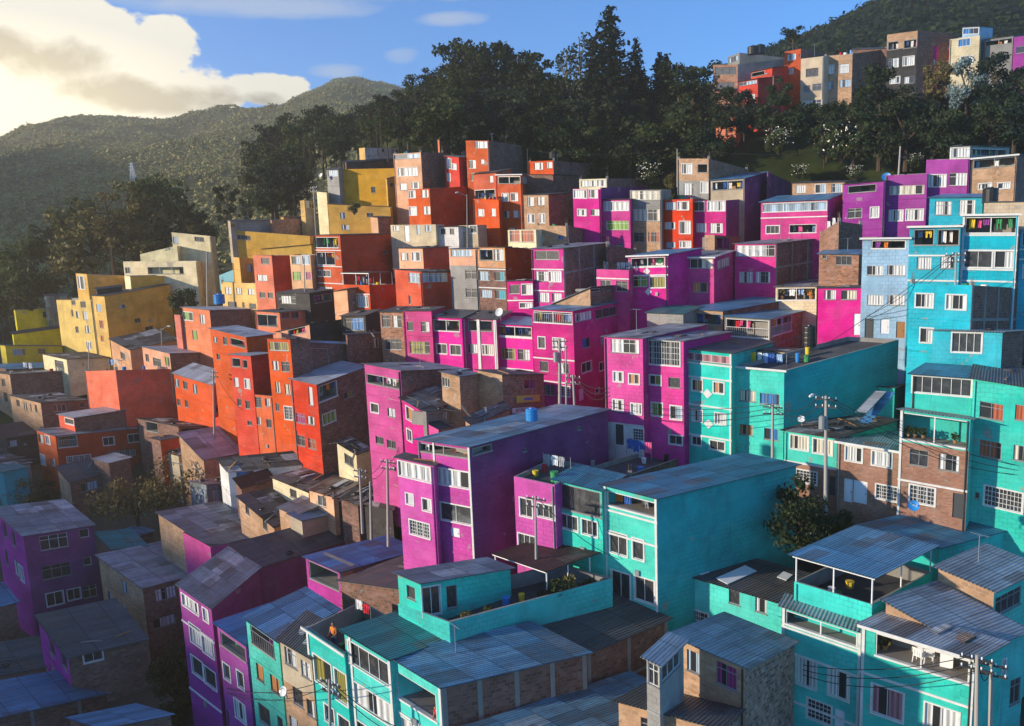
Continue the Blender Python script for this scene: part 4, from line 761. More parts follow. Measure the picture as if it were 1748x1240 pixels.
h('L1b', 'violet house wing with a white curtained bay window', (347, 835, 1300), (108, 782), (400, 808), 'pinkviolet', roof='d', D=49.2, slen=1.6, win=[(115, 802, 335, 895, 'w4w'), (166, 1015, 214, 1082, 'w1w'), (275, 1050, 332, 1125, 'w1w'), (190, 1190, 320, 1280, 'w3kx')])
h('L4', 'violet house with wide white windows below a brick roof deck', (1150, 962, 1500), (880, 905), (1390, 835), 'pinkviolet', roof='f', D=46.5, win=[(920, 1045, 1000, 1160, 'w2k'), (1035, 1080, 1148, 1165, 'w3k'), (910, 1280, 1020, 1370, 'w3k')])
h('L5', 'turquoise house with a grey glazed balcony beside the violet house', (1462, 1002, 1560), (1150, 928), (1600, 905), 'turq', roof='y', D=45.6, win=[(1165, 945, 1452, 1105, 'og'), (1192, 1150, 1300, 1240, 'w3k'), (1330, 1185, 1430, 1280, 'w3k')])
T(1000, 560, K26)
h('L7', 'dark flat roofed house behind the blue turquoise roof', (285, 975, 1080), (30, 920), (800, 800), 'brickdark', roof='f', D=50)
h('L6', 'turquoise house with a blue sheet roof and a great teal side wall', (470, 1130, 1800), (120, 1042), (1392, 908), 'turq', 'teal', roof='y', D=44, bands=[1190, 1340], trims=[126, 462],
  win=[(138, 1075, 462, 1170, 'owl'), (158, 1345, 270, 1480, 'w2k'), (310, 1390, 380, 1520, 'w1k'), (170, 1600, 290, 1760, 'w2k'), (325, 1640, 450, 1790, 'w2k')])
h('M1a', 'magenta house with a wide curtained top window on the middle row', (376, 72, 800), (120, 60), (800, -20), 'hotpink', 'magenta', roof='g', D=58, win=[(165, 72, 350, 160, 'i3w'), (184, 290, 246, 352, 'w2w'), (286, 305, 352, 368, 'w2o'), (180, 474, 246, 542, 'w2w'), (300, 500, 366, 566, 'w2w'), (195, 635, 250, 770, 'dk'), (310, 665, 380, 740, 'w2kx')], low=(618, 'white'))
h('M1b', 'magenta house with a white gridded balcony glazing', (646, 90, 830), (378, 74), (960, 30), 'hotpink', 'magenta', roof='g', D=57.4, win=[(382, 80, 620, 235, 'w4kx'), (420, 312, 496, 372, 'w2y'), (546, 325, 625, 392, 'n1k'), (436, 494, 506, 578, 'w2g'), (560, 515, 632, 600, 'w2l'), (552, 708, 636, 765, 'w2k')])
h('M2', 'pale turquoise house with two white diamonds on its front', (966, 172, 840), (650, 140), (1240, 95), 'turq', roof='d', D=56.5, win=[(658, 160, 955, 210, 'i5s'), (702, 340, 770, 412, 'w2o'), (846, 358, 912, 428, 'w2o'), (706, 540, 770, 612, 'w2w'), (856, 562, 924, 632, 'w2w'), (702, 715, 762, 770, 'w2k'), (822, 742, 918, 800, 'w2k')], bands=[218, 310, 492, 690], trims=[657, 958])
h('M3', 'turquoise house with blue curtains and a long teal side wall', (1313, 285, 900), (978, 256), (2070, 78), 'turq', 'teal', roof='f', D=55.5, win=[(1018, 408, 1126, 480, 'n2c'), (1152, 428, 1280, 500, 'n3b'), (1016, 634, 1104, 702, 'n2o'), (1180, 660, 1274, 735, 'n2b')], eave='trim_white')
h('M3s', '', (1500, 175, 300), (1130, 150), (1540, 150), 'beige', of='M3', roof='j', D=60, slen=5, win=[(1150, 160, 1490, 250, 'ol')])
T(1298, 560, K27)
h('N1', 'low turquoise house with two white framed windows over a brick ground floor', (478, 690, 1030), (150, 640), (850, 575), 'turq', 'turq', roof='j', D=52, win=[(188, 665, 298, 748, 'w2c'), (330, 688, 446, 775, 'w2c'), (226, 880, 350, 955, 'w3kx'), (430, 920, 490, 1040, 'dk')], low=(822, 'brickred'), bands=[820])
h('N2', 'teal house with a dark open front and leaning blue roof sheets', (836, 376, 640), (482, 348), (935, 335), 'turq', 'teal', roof='d', D=58, win=[(545, 385, 710, 470, 'o')])
h('N3', 'brick house with an orange band and white window grilles', (868, 772, 1150), (480, 708), (960, 640), 'brickred', 'brickred', roof='g', D=49, eave='trim_white', win=[(532, 735, 632, 822, 'w3w'), (697, 765, 816, 850, 'w3w'), (522, 935, 575, 1080, 'dw'), (580, 945, 665, 1085, 'dw'), (722, 972, 868, 1058, 'w4kx')])
h('N4l', 'brick and turquoise house with an open balcony and mustard door', (1308, 572, 1260), (872, 512), (1330, 565), 'turq', roof='c', D=46.4, slen=1.6, win=[(885, 525, 1295, 690, 'ow'), (932, 750, 1046, 850, 'n2k'), (1112, 780, 1240, 880, 'n3w'), (932, 975, 1085, 1080, 'w3kx'), (1200, 1025, 1296, 1180, 'dk')], low=(705, 'brickred'), bands=[938], trims=[878])
h('N4', 'turquoise house with a fully glazed top floor', (1322, 318, 1200), (942, 290), (1400, 250), 'turq', roof='y', D=48.2, slen=5, win=[(950, 296, 1315, 398, 'w6k')])
h('N5', 'tall turquoise house with red curtains and a large barred window', (1820, 400, 1260), (1324, 318), None, 'turq', roof='d', D=45.6, slen=7, win=[(1368, 455, 1514, 555, 'n2r'), (1588, 475, 1700, 570, 'n2r'), (1366, 692, 1502, 795, 'n2r'), (1578, 725, 1700, 820, 'n2c'), (1398, 980, 1632, 1100, 'w5kx'), (1335, 1020, 1365, 1060, 'n1k')])
h('N6', 'cyan block walled house with a four pane window under a tin roof', (1508, 30, 420), (1072, 18), (1640, 20), 'cyan', 'brickdark', roof='g', D=52, slen=5, win=[(1196, 30, 1376, 148, 'w4k')])
T(1298, 270, K26)
h('N7', 'tall cyan house of painted blocks with barred white windows', (1400, 842, 1700), (986, 830), (1740, 862), 'cyan', 'brickdark', roof='f', D=55, cols=4, win=[(1030, 898, 1140, 985, 'w3w'), (1232, 905, 1358, 998, 'w3w'), (1060, 1125, 1140, 1218, 'w2w')])
h('I1', 'cyan house with clothes in its twin open top galleries', (1326, 452, 1300), (988, 458), (1400, 450), 'cyan', roof='d', D=61, slen=5, win=[(1016, 472, 1150, 575, 'ol'), (1172, 472, 1318, 575, 'ol'), (1036, 655, 1132, 735, 'n2w'), (1192, 652, 1284, 730, 'n2w')], bands=[640, 804], eave='trim_white')
h('I2', 'cyan house with white edged floors and coloured washing on its balcony', (1712, 375, 1400), (1342, 380), None, 'cyan', roof='s', D=59.5, slen=5, win=[(1356, 392, 1704, 495, 'owl'), (1352, 616, 1532, 722, 'w2k'), (1556, 616, 1680, 724, 'w1w')], bands=[505, 605, 730, 806], trims=[1348, 1704], eave='trim_white')
h('I2b', 'cyan house cut by the photo\'s right edge beside the white edged house', (2000, 470, 1400), (1722, 480), None, 'cyan', roof='g', D=59, slen=5, win=[(1735, 490, 1800, 580, 'w1w'), (1735, 700, 1800, 800, 'w1w')], bands=[600, 665])
h('I3', 'cyan house with two wide windows under a dark blue roof', (1472, 262, 600), (1120, 265), (1560, 240), 'cyan', roof='b', D=70, slen=6, win=[(1156, 286, 1266, 376, 'w2w'), (1316, 278, 1420, 372, 'w2w')])
h('I3b', 'striped roof house beside the black water tank', (1800, 290, 500), (1480, 295), None, 'beige', roof='s', D=66, slen=6)
h('I4', 'violet house with a high blank parapet and two bright windows', (1386, 6, 520), (1098, 12), (1420, 4), 'violet', roof='f', D=82, slen=7, win=[(1116, 112, 1226, 190, 'w2w'), (1252, 100, 1366, 182, 'w2w')])
h('I5', 'violet house with a long four part window and blue washing', (1105, 104, 620), (828, 116), (1130, 100), 'violet', roof='f', D=83, slen=7, win=[(856, 186, 1084, 244, 'i4c'), (855, 348, 942, 416, 'w2w'), (966, 342, 1076, 412, 'w2w')])
h('I6', 'violet house with a dark gallery under a thin roof', (826, 152, 620), (548, 176), (860, 150), 'violet', roof='d', D=84, slen=7, win=[(580, 186, 766, 232, 'o'), (580, 336, 672, 400, 'w2k'), (730, 328, 782, 395, 'w2w')])
h('I7', 'magenta house with a blue and white glazed balcony under a blue roof', (446, 276, 620), (4, 294), (545, 236), 'magenta', roof='b', D=86, slen=6, win=[(16, 300, 440, 358, 'owgLr'), (40, 450, 124, 500, 'w3k'), (190, 440, 370, 495, 'owl')], bands=[395])
h('I8', 'pale blue house of four storeys with curtained windows', (985, 532, 1230), (676, 535), (1010, 528), 'paleblue', roof='d', D=63, slen=5, win=[(735, 545, 962, 598, 'owl'), (706, 712, 812, 775, 'i3w'), (840, 708, 956, 775, 'i3w'), (708, 906, 812, 970, 'i3w'), (842, 905, 952, 970, 'i3w'), (692, 1062, 750, 1190, 'dk'), (795, 1065, 852, 1160, 'dw'), (900, 1082, 956, 1190, 'dy')], eave='fascia')
h('I9', 'small brick house with one window under a tin roof', (652, 640, 900), (390, 636), (690, 610), 'brick', roof='b', D=74, slen=5, win=[(502, 648, 606, 706, 'n3k'), (412, 640, 438, 665, 'n1k')])
h('I11', 'narrow magenta house front with two curtained windows', (672, 860, 1260), (382, 862), (720, 845), 'magenta', roof='d', D=67, slen=6, win=[(424, 873, 500, 936, 'n2w'), (536, 875, 638, 936, 'n2c'), (618, 1030, 665, 1170, 'dw')])
h('I12', 'brick house with a flat deck behind the small brick house', (520, 420, 760), (392, 500), (676, 440), 'brick', 'brickdark', roof='f', D=79, slen=5)
h('I13', 'brick house with orange piers and bright windows behind the blue balcony', (560, 160, 420), (212, 168), (640, 150), 'brickpale', roof='d', D=93, slen=5, win=[(235, 180, 300, 232, 'w2w'), (365, 176, 430, 232, 'w2l'), (470, 170, 540, 228, 'w2l')])
T(1298, 560, K27)
h('N8', 'unfinished concrete house with open decks at the photo\'s right edge', (1750, 60, 420), (1600, 90), None, 'brickdark', roof='n', D=56, slen=5, win=[(1620, 110, 1740, 240, 'o')])
# --- houses on the upper right ridge
T(1248, 0, K29)
h('D10', 'brick house with an open white edged attic at the photo\'s right edge', (1705, 925, 1300), (1430, 950), (1800, 940), 'brickpale', 'brickdark', roof='g', D=80, slen=7, win=[(1445, 955, 1700, 1005, 'ol'), (1478, 1098, 1550, 1130, 'w2w'), (1592, 1094, 1660, 1126, 'w2w')], eave='trim_white')
h('D11', 'glazed rooftop pavilion with a dark sheet roof', (1425, 872, 960), (1305, 878), (1660, 880), 'white', 'greywall', roof='d', D=85, win=[(1315, 885, 1415, 940, 'i3w')], swin=[(1440, 885, 1640, 925, 'ol')])
h('D3', 'orange ridge house with a brick side and four windows', (416, 292, 620), (318, 310), (560, 315), 'orange', 'brickdark', roof='f', D=130, slen=7, win=[(336, 328, 386, 364, 'w2l'), (406, 320, 412, 345, 'n1k'), (338, 415, 370, 445, 'w1w')])
h('D4', 'beige ridge house of three storeys with a brick parapet', (552, 336, 700), (416, 352), (640, 330), 'beige', roof='f', D=124, slen=6, win=[(446, 412, 520, 460, 'b3k'), (430, 512, 472, 550, 'n1k'), (485, 502, 540, 542, 'n2k'), (438, 602, 545, 660, 'w3w')])
h('D5', 'brick ridge house with large white windows on two floors', (724, 322, 620), (554, 336), (935, 292), 'brickpale', 'brickdark', roof='f', D=123.6, slen=8, win=[(562, 392, 612, 442, 'w1w'), (642, 384, 702, 440, 'w2w'), (563, 490, 616, 535, 'w2l'), (646, 478, 712, 522, 'w2l')])
h('D6', 'ridge house with a brick top and charcoal lower floors', (1112, 184, 620), (930, 208), (1340, 200), 'brickpale', 'brickdark', roof='f', D=121, slen=8, win=[(936, 252, 998, 300, 'ol'), (1030, 242, 1110, 290, 'ol'), (934, 352, 1000, 408, 'w3w'), (1026, 342, 1090, 394, 'w3w'), (950, 462, 1005, 500, 'w2w'), (1032, 460, 1090, 500, 'w2w')], low=(300, 'charcoal'))
h('D7', 'magenta ridge house squeezed beside the charcoal house', (1226, 276, 560), (1124, 286), (1290, 270), 'magenta', roof='f', D=122, slen=5, win=[(1150, 286, 1196, 310, 'w2w'), (1176, 360, 1215, 396, 'w1w'), (1176, 450, 1200, 490, 'w1w')])
h('D7b', 'red ridge house beside the narrow magenta house', (1310, 272, 560), (1228, 280), (1330, 270), 'red', roof='f', D=123, slen=5, win=[(1256, 276, 1296, 300, 'w1t'), (1260, 370, 1300, 400, 'w1k')])
h('D8', 'cream ridge house with a blue window and glass roof cage', (1482, 212, 480), (1304, 236), (1512, 205), 'cream', roof='f', D=118, slen=5, win=[(1356, 238, 1426, 280, 'w3b'), (1370, 340, 1440, 390, 'w3w')])
h('D8t', '', (1480, 160, 230), (1380, 165), (1560, 165), 'paleblue', of='D8', roof='d', D=120, slen=3, win=[(1385, 172, 1475, 205, 'w3b')])
h('D9', 'ridge house with a dark open terrace under a white eave', (1682, 214, 460), (1510, 236), (1740, 210), 'greywall', roof='d', D=117, slen=6, win=[(1516, 246, 1676, 276, 'ol')])
h('D9b', 'violet ridge house at the photo\'s right edge', (1850, 200, 460), (1686, 224), None, 'violet', 'violet', roof='f', D=115, slen=6, win=[(1700, 280, 1760, 320, 'w1k')])
h('D2', 'red ridge house with a glazed gallery and terrace', (160, 470, 625), (46, 490), (318, 455), 'orange', 'red', roof='d', D=122, slen=6, win=[(50, 494, 152, 515, 'i4l'), (58, 568, 95, 600, 'n2k'), (112, 564, 142, 596, 'n1w')])
h('D2b', 'upper red ridge house behind the glazed gallery', (245, 405, 520), (118, 432), (340, 398), 'orange', 'red', roof='r', D=126, slen=6, win=[(122, 436, 200, 460, 'o')])
h('D1', 'grey concrete ridge house with brown windows and a railed roof', (40, 385, 640), (-108, 388), (318, 352), 'brick', 'greywall', roof='f', D=131, slen=9, win=[(-96, 402, 30, 445, 'b3k'), (-90, 492, 20, 540, 'b3k')])
h('D1t', '', (50, 315, 400), (-20, 342), (318, 345), 'concrete', 'greywall', of='D1', roof='f', D=132.5, slen=8, win=[(-14, 350, 40, 380, 'n2l')])
h('D1b', 'pink ridge house foot below the grey concrete house', (30, 660, 740), (-90, 655), (60, 655), 'salmon', roof='n', D=128, slen=4)
h('D12', 'dark brick ridge house behind the shrubs', (930, 292, 640), (728, 296), (960, 285), 'brickdark', roof='d', D=126, slen=6)
# low shacks of the shaded hollow
T(350, 600, K26)
h('K1', 'shack with a mossy dark roof and a sunlit wall of old bricks', (456, 1162, 1240), (222, 966), (800, 1062), 'brickpale', roof='j', D=66, win=[(265, 1010, 290, 1060, 'n1k'), (380, 1110, 410, 1160, 'n1k')])
h('K2', 'shack with a dark roof and a crumbling cream wall', (684, 932, 1060), (446, 836), (962, 850), 'cream', roof='j', D=69, win=[(560, 905, 605, 960, 'n1k')])
h('K3', 'peach shack with a barred window under purple grey roof sheets', (848, 962, 1100), (690, 915), (1010, 878), 'peach', roof='r', D=65, win=[(745, 950, 800, 1015, 'i2k')])
h('K4', 'large shack with a wide dark roof beside the utility poles', (1240, 1050, 1200), (880, 975), (1300, 860), 'charcoal', roof='j', D=62)
h('K6', 'white walled shack with a dark sheet roof below the orange towers', (152, 792, 900), (92, 720), (690, 738), 'white', roof='j', D=74, swin=[(205, 800, 325, 838, 'n3b')])
h('K7', 'low shack with a red tin roof below the white walled shack', (240, 900, 1000), (200, 850), (450, 840), 'brickdark', roof='m', D=71)
h('K8', 'whitewashed shack between the orange house and the tall pink house', (1000, 680, 900), (872, 602), (1090, 650), 'cream', roof='j', D=68, win=[(920, 670, 980, 730, 'n2k')])
h('K9', 'blue grey roofed shack at the edge of the hollow', (640, 1120, 1220), (560, 1080), (900, 1060), 'beige', roof='b', D=63)

T(0, 600, K26)
h('X1', 'small junk roofed shack between the broken house and the pale sloping roof', (1180, 690, 800), (1070, 655), (1290, 655), 'beige', roof='j', D=83.5)
h('X2', 'small white roofed shack just in front of the red house', (720, 740, 860), (620, 712), (860, 705), 'brickdark', roof='w', D=84)
T(350, 600, K26)
h('X4', 'low brick shack with a patched grey roof beside the mossy shack', (600, 1085, 1180), (490, 1035), (760, 1015), 'brickpale', roof='p', D=64)
h('X5', 'low shack with a junk roof in front of the peach shack', (1010, 1015, 1100), (900, 968), (1100, 955), 'brickdark', roof='j', D=63.6)
h('X6', 'low shack with a rusty roof beside the grey metal shed', (130, 905, 1000), (30, 862), (260, 852), 'brickdark', roof='r', D=76)
T(0, 820, K34)
h('X7', 'little shed with a blue roof beside the moss green sheet roof', (650, 300, 400), (570, 272), (770, 258), 'brickdark', roof='b', D=72.5)
# ------------------------------------------------------------------ light and sky
SUN_AZ, SUN_EL = math.radians(-105), math.radians(14)     # azimuth from +Y (view direction), negative = left
sd = Vector((math.sin(SUN_AZ) * math.cos(SUN_EL), math.cos(SUN_AZ) * math.cos(SUN_EL), math.sin(SUN_EL)))
sl = bpy.data.lights.new('sun', 'SUN'); so = bpy.data.objects.new('sun', sl); COL.objects.link(so)
sl.energy = 5.0; sl.angle = math.radians(1.0); sl.color = (1.0, .85, .64)
so.rotation_euler = sd.to_track_quat('Z', 'Y').to_euler(); so.location = (-80, 60, 90)
W = bpy.data.worlds.new('World'); SC.world = W; W.use_nodes = True
nt = W.node_tree; nt.nodes.clear()
class WN(NT):
    def __init__(s): s.t = nt
wn = WN()
out = wn.n('ShaderNodeOutputWorld'); bg = wn.n('ShaderNodeBackground'); bg.inputs[1].default_value = .097; wn.l(bg.outputs[0], out.inputs[0])
sky = wn.n('ShaderNodeTexSky', sky_type='NISHITA'); sky.sun_disc = False; sky.sun_elevation = SUN_EL; sky.sun_rotation = SUN_AZ; sky.altitude = 2600; sky.air_density = 1.0; sky.dust_density = .6; sky.ozone_density = 2.5
gen = wn.n('ShaderNodeTexCoord').outputs['Generated']
sp = wn.n('ShaderNodeSeparateXYZ'); wn.l(gen, sp.inputs[0])
az = wn.math('ARCTAN2', sp.outputs[0], sp.outputs[1]); el = wn.math('ARCSINE', sp.outputs[2])
cb = wn.n('ShaderNodeCombineXYZ'); wn.l(az, cb.inputs[0]); wn.l(el, cb.inputs[1]); cvec = cb.outputs[0]
def dirof(x, y):
    r = ray(x, y).normalized(); return math.atan2(r.x, r.y), math.asin(r.z)
def ell(x, y, rx, ry, w=1.0):
    a, e = dirof(x, y); a2, _ = dirof(x + rx, y); _, e2 = dirof(x, y - ry); ra, re = abs(a2 - a), abs(e2 - e)
    dx = wn.math('DIVIDE', wn.math('SUBTRACT', az, a), ra); dy = wn.math('DIVIDE', wn.math('SUBTRACT', el, e), re)
    d2 = wn.math('ADD', wn.math('MULTIPLY', dx, dx), wn.math('MULTIPLY', dy, dy))
    return wn.math('MULTIPLY', wn.math('MAXIMUM', wn.math('SUBTRACT', 1.0, d2), -1.0), w)
def mx(a, b): return wn.math('MAXIMUM', a, b)
# domain-warped noise gives the cumulus its billows
wrp = wn.n('ShaderNodeTexNoise'); wrp.inputs['Scale'].default_value = 7; wrp.inputs['Detail'].default_value = 3; wn.l(cvec, wrp.inputs['Vector'])
wv_ = wn.n('ShaderNodeVectorMath', operation='MULTIPLY_ADD'); wn.l(wrp.outputs['Color'], wv_.inputs[0]); wv_.inputs[1].default_value = (.09, .06, 0); wn.l(cvec, wv_.inputs[2])
n1 = wn.noise(wn.mapv(wv_.outputs[0], (11, 17, 1)), 1.0, 10, .56)
n2 = wn.noise(wn.mapv(wv_.outputs[0], (4, 12, 1)), 1.0, 8, .62)
def fld(es):
    o = None
    for e in es: b = ell(*e); o = b if o is None else mx(o, b)
    return o
blob = fld(((-60, 40, 330, 150), (90, 50, 150, 75), (170, 110, 150, 80), (285, 85, 62, 62), (262, 140, 120, 70), (345, 165, 95, 36), (20, 190, 330, 70), (455, 152, 80, 32), (-300, 100, 330, 200)))
dens = wn.math('ADD', blob, wn.math('MULTIPLY', wn.math('SUBTRACT', n1, .5), 3.3))
cm = wn.ramp(dens, [(.02, (0, 0, 0)), (.24, (1, 1, 1))])
ve = fld(((430, 8, 250, 30), (640, -30, 300, 40), (685, 97, 40, 18), (775, 33, 70, 16), (575, 120, 60, 16)))
vm = wn.math('MULTIPLY', wn.ramp(wn.math('ADD', ve, wn.math('MULTIPLY', wn.math('SUBTRACT', n2, .5), 3.2)), [(.2, (0, 0, 0)), (1.3, (1, 1, 1))]), .5)
sh = fld(((95, 105, 110, 44), (340, 170, 110, 30), (180, 150, 100, 34), (20, 80, 110, 34), (440, 172, 70, 18), (250, 165, 90, 24)))
sh = wn.ramp(wn.math('ADD', wn.math('MULTIPLY', sh, .8), wn.math('MULTIPLY', wn.math('SUBTRACT', n1, .5), 4.2)), [(-.0, (0, 0, 0)), (.75, (1, 1, 1))])
ccol = wn.mix(sh, (7.4, 7.0, 6.1), (3.5, 3.15, 2.6))
gl = wn.ramp(ell(-60, 190, 520, 190), [(0.0, (0, 0, 0)), (1.0, (1, 1, 1))])
glc = wn.mix(gl, (0, 0, 0), (4.2, 3.2, 1.4))
base = wn.mix(1.0, sky.outputs[0], (.48, 1.30, 2.02), 'MULTIPLY')
base = wn.mix(vm, base, (4.6, 4.9, 5.4))
base = wn.mix(cm, base, ccol)
base = wn.mix(1.0, base, glc, 'ADD')
wn.l(base, bg.inputs[0])
SC.view_settings.view_transform = 'Standard'; SC.view_settings.look = 'None'; SC.view_settings.exposure = .64; SC.view_settings.gamma = 1

# ------------------------------------------------------------------ ground
gp = [(f.x, f.y, f.z) for f, b in FEET] + [(b.x, b.y, f.z + .6) for f, b in FEET]
def cp(x, y, D, dz=0): p = pt(x, y, D); gp.append((p.x, p.y, p.z + dz)); return p
for c in ((900, 310, 122), (700, 330, 135), (560, 400, 130), (1010, 270, 125), (1100, 280, 118), (900, 200, 165), (700, 240, 175), (1050, 190, 165), (560, 300, 170), (1300, 280, 110), (1450, 260, 108), (1250, 230, 125),
          (1400, 200, 122), (1600, 260, 104), (1748, 260, 100), (1500, 160, 130), (1700, 150, 128), (1300, 170, 140), (1900, 200, 125), (1240, 192, 140), (1285, 184, 142), (1225, 205, 130), (1255, 205, 124), (1300, 195, 128), (1330, 182, 138), (1100, 150, 185), (900, 150, 205), (700, 200, 215), (420, 430, 150), (300, 470, 160), (150, 480, 165), (40, 540, 150), (-60, 600, 145),
          (1440, 885, 50), (1360, 925, 49), (230, 880, 76), (300, 1150, 57), (1330, 900, 50), (40, 850, 84), (340, 525, 116), (10, 1440, 46), (250, 1450, 45), (1900, 1000, 42), (1900, 600, 58), (500, 1500, 34), (1000, 1600, 28), (-300, 900, 75), (-300, 1200, 52), (-200, 700, 110)):
    cp(*c)
GA = np.array(gp)
def ground_z(x, y):
    d2 = (GA[:, 0] - x) ** 2 + (GA[:, 1] - y) ** 2
    z = GA[:, 2]; w = np.exp(-d2 / (2 * 5.0 ** 2)) + .02 * np.exp(-d2 / (2 * 16.0 ** 2)) + 1e-4 * np.exp(-d2 / (2 * 45.0 ** 2)) + 1e-9
    zm = (w * z).sum() / w.sum(); w = w * np.exp(-np.clip(z - zm, -6, 6) / 2.2)     # terraces: the lower of two neighbouring feet wins
    return float((w * z).sum() / w.sum())
def grid_mesh(name, xs, ys, zf, mat):
    vs = [(x, y, zf(x, y)) for y in ys for x in xs]; nx = len(xs)
    fs = [(j * nx + i, j * nx + i + 1, (j + 1) * nx + i + 1, (j + 1) * nx + i) for j in range(len(ys) - 1) for i in range(nx - 1)]
    me = bpy.data.meshes.new(name); me.from_pydata(vs, [], fs); me.materials.append(MAT[mat]); me.polygons.foreach_set('use_smooth', [True] * len(fs)); me.update()
    o = bpy.data.objects.new(name, me); COL.objects.link(o); return o

hz = bpy.data.materials.new('haze_air'); hz.use_nodes = True; t_ = hz.node_tree; t_.nodes.clear(); o_ = t_.nodes.new('ShaderNodeOutputMaterial'); v_ = t_.nodes.new('ShaderNodeVolumePrincipled')
v_.inputs['Color'].default_value = (1.0, .90, .68, 1); v_.inputs['Density'].default_value = .00055; v_.inputs['Anisotropy'].default_value = .35; t_.links.new(v_.outputs[0], o_.inputs['Volume'])
def haze_box():
    x0, x1, y0, y1, z0, z1 = -462, 470, -432, 1500, -90, 245
    vs = [(x, y, z) for z in (z0, z1) for y in (y0, y1) for x in (x0, x1)]; fs = [(0, 2, 3, 1), (4, 5, 7, 6), (0, 1, 5, 4), (2, 6, 7, 3), (0, 4, 6, 2), (1, 3, 7, 5)]
    me = bpy.data.meshes.new('haze'); me.from_pydata(vs, [], fs); me.materials.append(hz); o = bpy.data.objects.new('haze', me); COL.objects.link(o); tag(o, kind='stuff')
# fine sheet of ground under the quarter, up into the forest
def frange(a, b, s): return [a + k * s for k in range(int((b - a) / s) + 1)]
tag(grid_mesh('ground', frange(-140, 160, 2.5), frange(18, 250, 2.5), lambda x, y: ground_z(x, y) - .35, 'earth'), kind='structure')
def lerp_tab(tab, x):
    for (x0, y0), (x1, y1) in zip(tab, tab[1:]):
        if x <= x1: f = max(0, min(1, (x - x0) / (x1 - x0))); return y0 + (y1 - y0) * f
    return tab[-1][1]
from mathutils import noise as NZ
def hill(name, x0, x1, nx, ridge, rd, base, bd, nt, prof, bump, mat):
    """hillside from its foot up to its ridge and down again behind it; returns a sampler"""
    def P(x, t):
        D0, D1 = lerp_tab(bd, x), lerp_tab(rd, x)
        a = pt(x, lerp_tab(base, x), D0); b = pt(x, lerp_tab(ridge, x), D1)
        if t <= 1:
            p = a + (b - a) * t; zz = a.z + (b.z - a.z) * (t ** prof); p.z = zz
        else:
            p = b + (b - a) * (t - 1); p.z = b.z - (t - 1) * (b.z - a.z) * 1.3
        p.z += bump * (NZ.fractal(Vector((p.x, p.y, 0)) / 90, 1, 2, 4)) * (t if t < 1 else 1) * (0.35 if .9 < t < 1.1 else 1); return p
    ts = [k / nt * 1.5 for k in range(nt + 1)]; X = [x0 + (x1 - x0) * k / nx for k in range(nx + 1)]
    vs = [P(x, t) for t in ts for x in X]; n = nx + 1
    fs = [(j * n + i, j * n + i + 1, (j + 1) * n + i + 1, (j + 1) * n + i) for j in range(nt) for i in range(nx)]
    me = bpy.data.meshes.new(name); me.from_pydata(vs, [], fs); me.materials.append(MAT[mat]); me.polygons.foreach_set('use_smooth', [True] * len(fs)); me.update()
    o = bpy.data.objects.new(name, me); COL.objects.link(o); tag(o, kind='structure'); return P
soft('hill_green', (.075, .075, .03), (.045, .05, .022), .03)
HL = hill('hill', -150, 980, 80, [(-420, 330), (-150, 270), (0, 240), (60, 225), (110, 213), (240, 208), (300, 204), (400, 187), (480, 182), (520, 161), (560, 144), (600, 137), (650, 142), (690, 155), (760, 190), (980, 260)],
          [(-420, 520), (0, 560), (300, 640), (600, 820), (980, 900)], [(-420, 640), (0, 560), (300, 500), (500, 420), (700, 340), (980, 300)], [(-420, 150), (300, 175), (600, 215), (980, 240)], 60, .92, 16, 'hill_green')
HR = hill('hill', 1290, 2300, 60, [(1290, 100), (1340, 80), (1400, 58), (1450, 33), (1500, 8), (1560, -20), (1748, -70), (2500, -180)], [(1290, 260), (2500, 260)], [(1290, 170), (2500, 130)], [(1290, 160), (2500, 160)], 30, 1.0, 3, 'hill_green')
# ------------------------------------------------------------------ vegetation
def leaf_quad(mb, c, s, rng, mat, up=.3):
    n = Vector((rng.gauss(0, 1), rng.gauss(0, 1), rng.gauss(up, 1))).normalized()
    t = n.orthogonal().normalized(); b = n.cross(t); a = rng.random() * 6.28; t, b = t * math.cos(a) + b * math.sin(a), b * math.cos(a) - t * math.sin(a)
    l = s * rng.uniform(.6, 1.3); w = l * .55
    mb.face([c - t * l, c - b * w, c + t * l, c + b * w], mat)
ICO = None
def core(mb, c, r, rng, mat, sq=.85):
    global ICO
    if ICO is None:
        import bmesh
        bm = bmesh.new(); bmesh.ops.create_icosphere(bm, subdivisions=1, radius=1); ICO = ([v.co.copy() for v in bm.verts], [[v.index for v in f.verts] for f in bm.faces]); bm.free()
    vs = [c + Vector((v.x, v.y, v.z * sq)) * (r * rng.uniform(.65, 1.15)) for v in ICO[0]]
    for f in ICO[1]: mb.face([vs[i] for i in f], mat)
def clump(mb, c, r, n, s, rng, mat, sq=.8, cr=.62):
    if cr: core(mb, c, r * cr, rng, mat, sq)
    for _ in range(n):
        d = Vector((rng.gauss(0, 1), rng.gauss(0, 1), rng.gauss(0, 1))).normalized() * (r * rng.uniform(.55, 1.08)); d.z *= sq
        leaf_quad(mb, c + d, s, rng, mat)
def limb(mb, a, b, r0, r1, mat): mb.cyl(a, b, r0, r1, mat, 6, False)
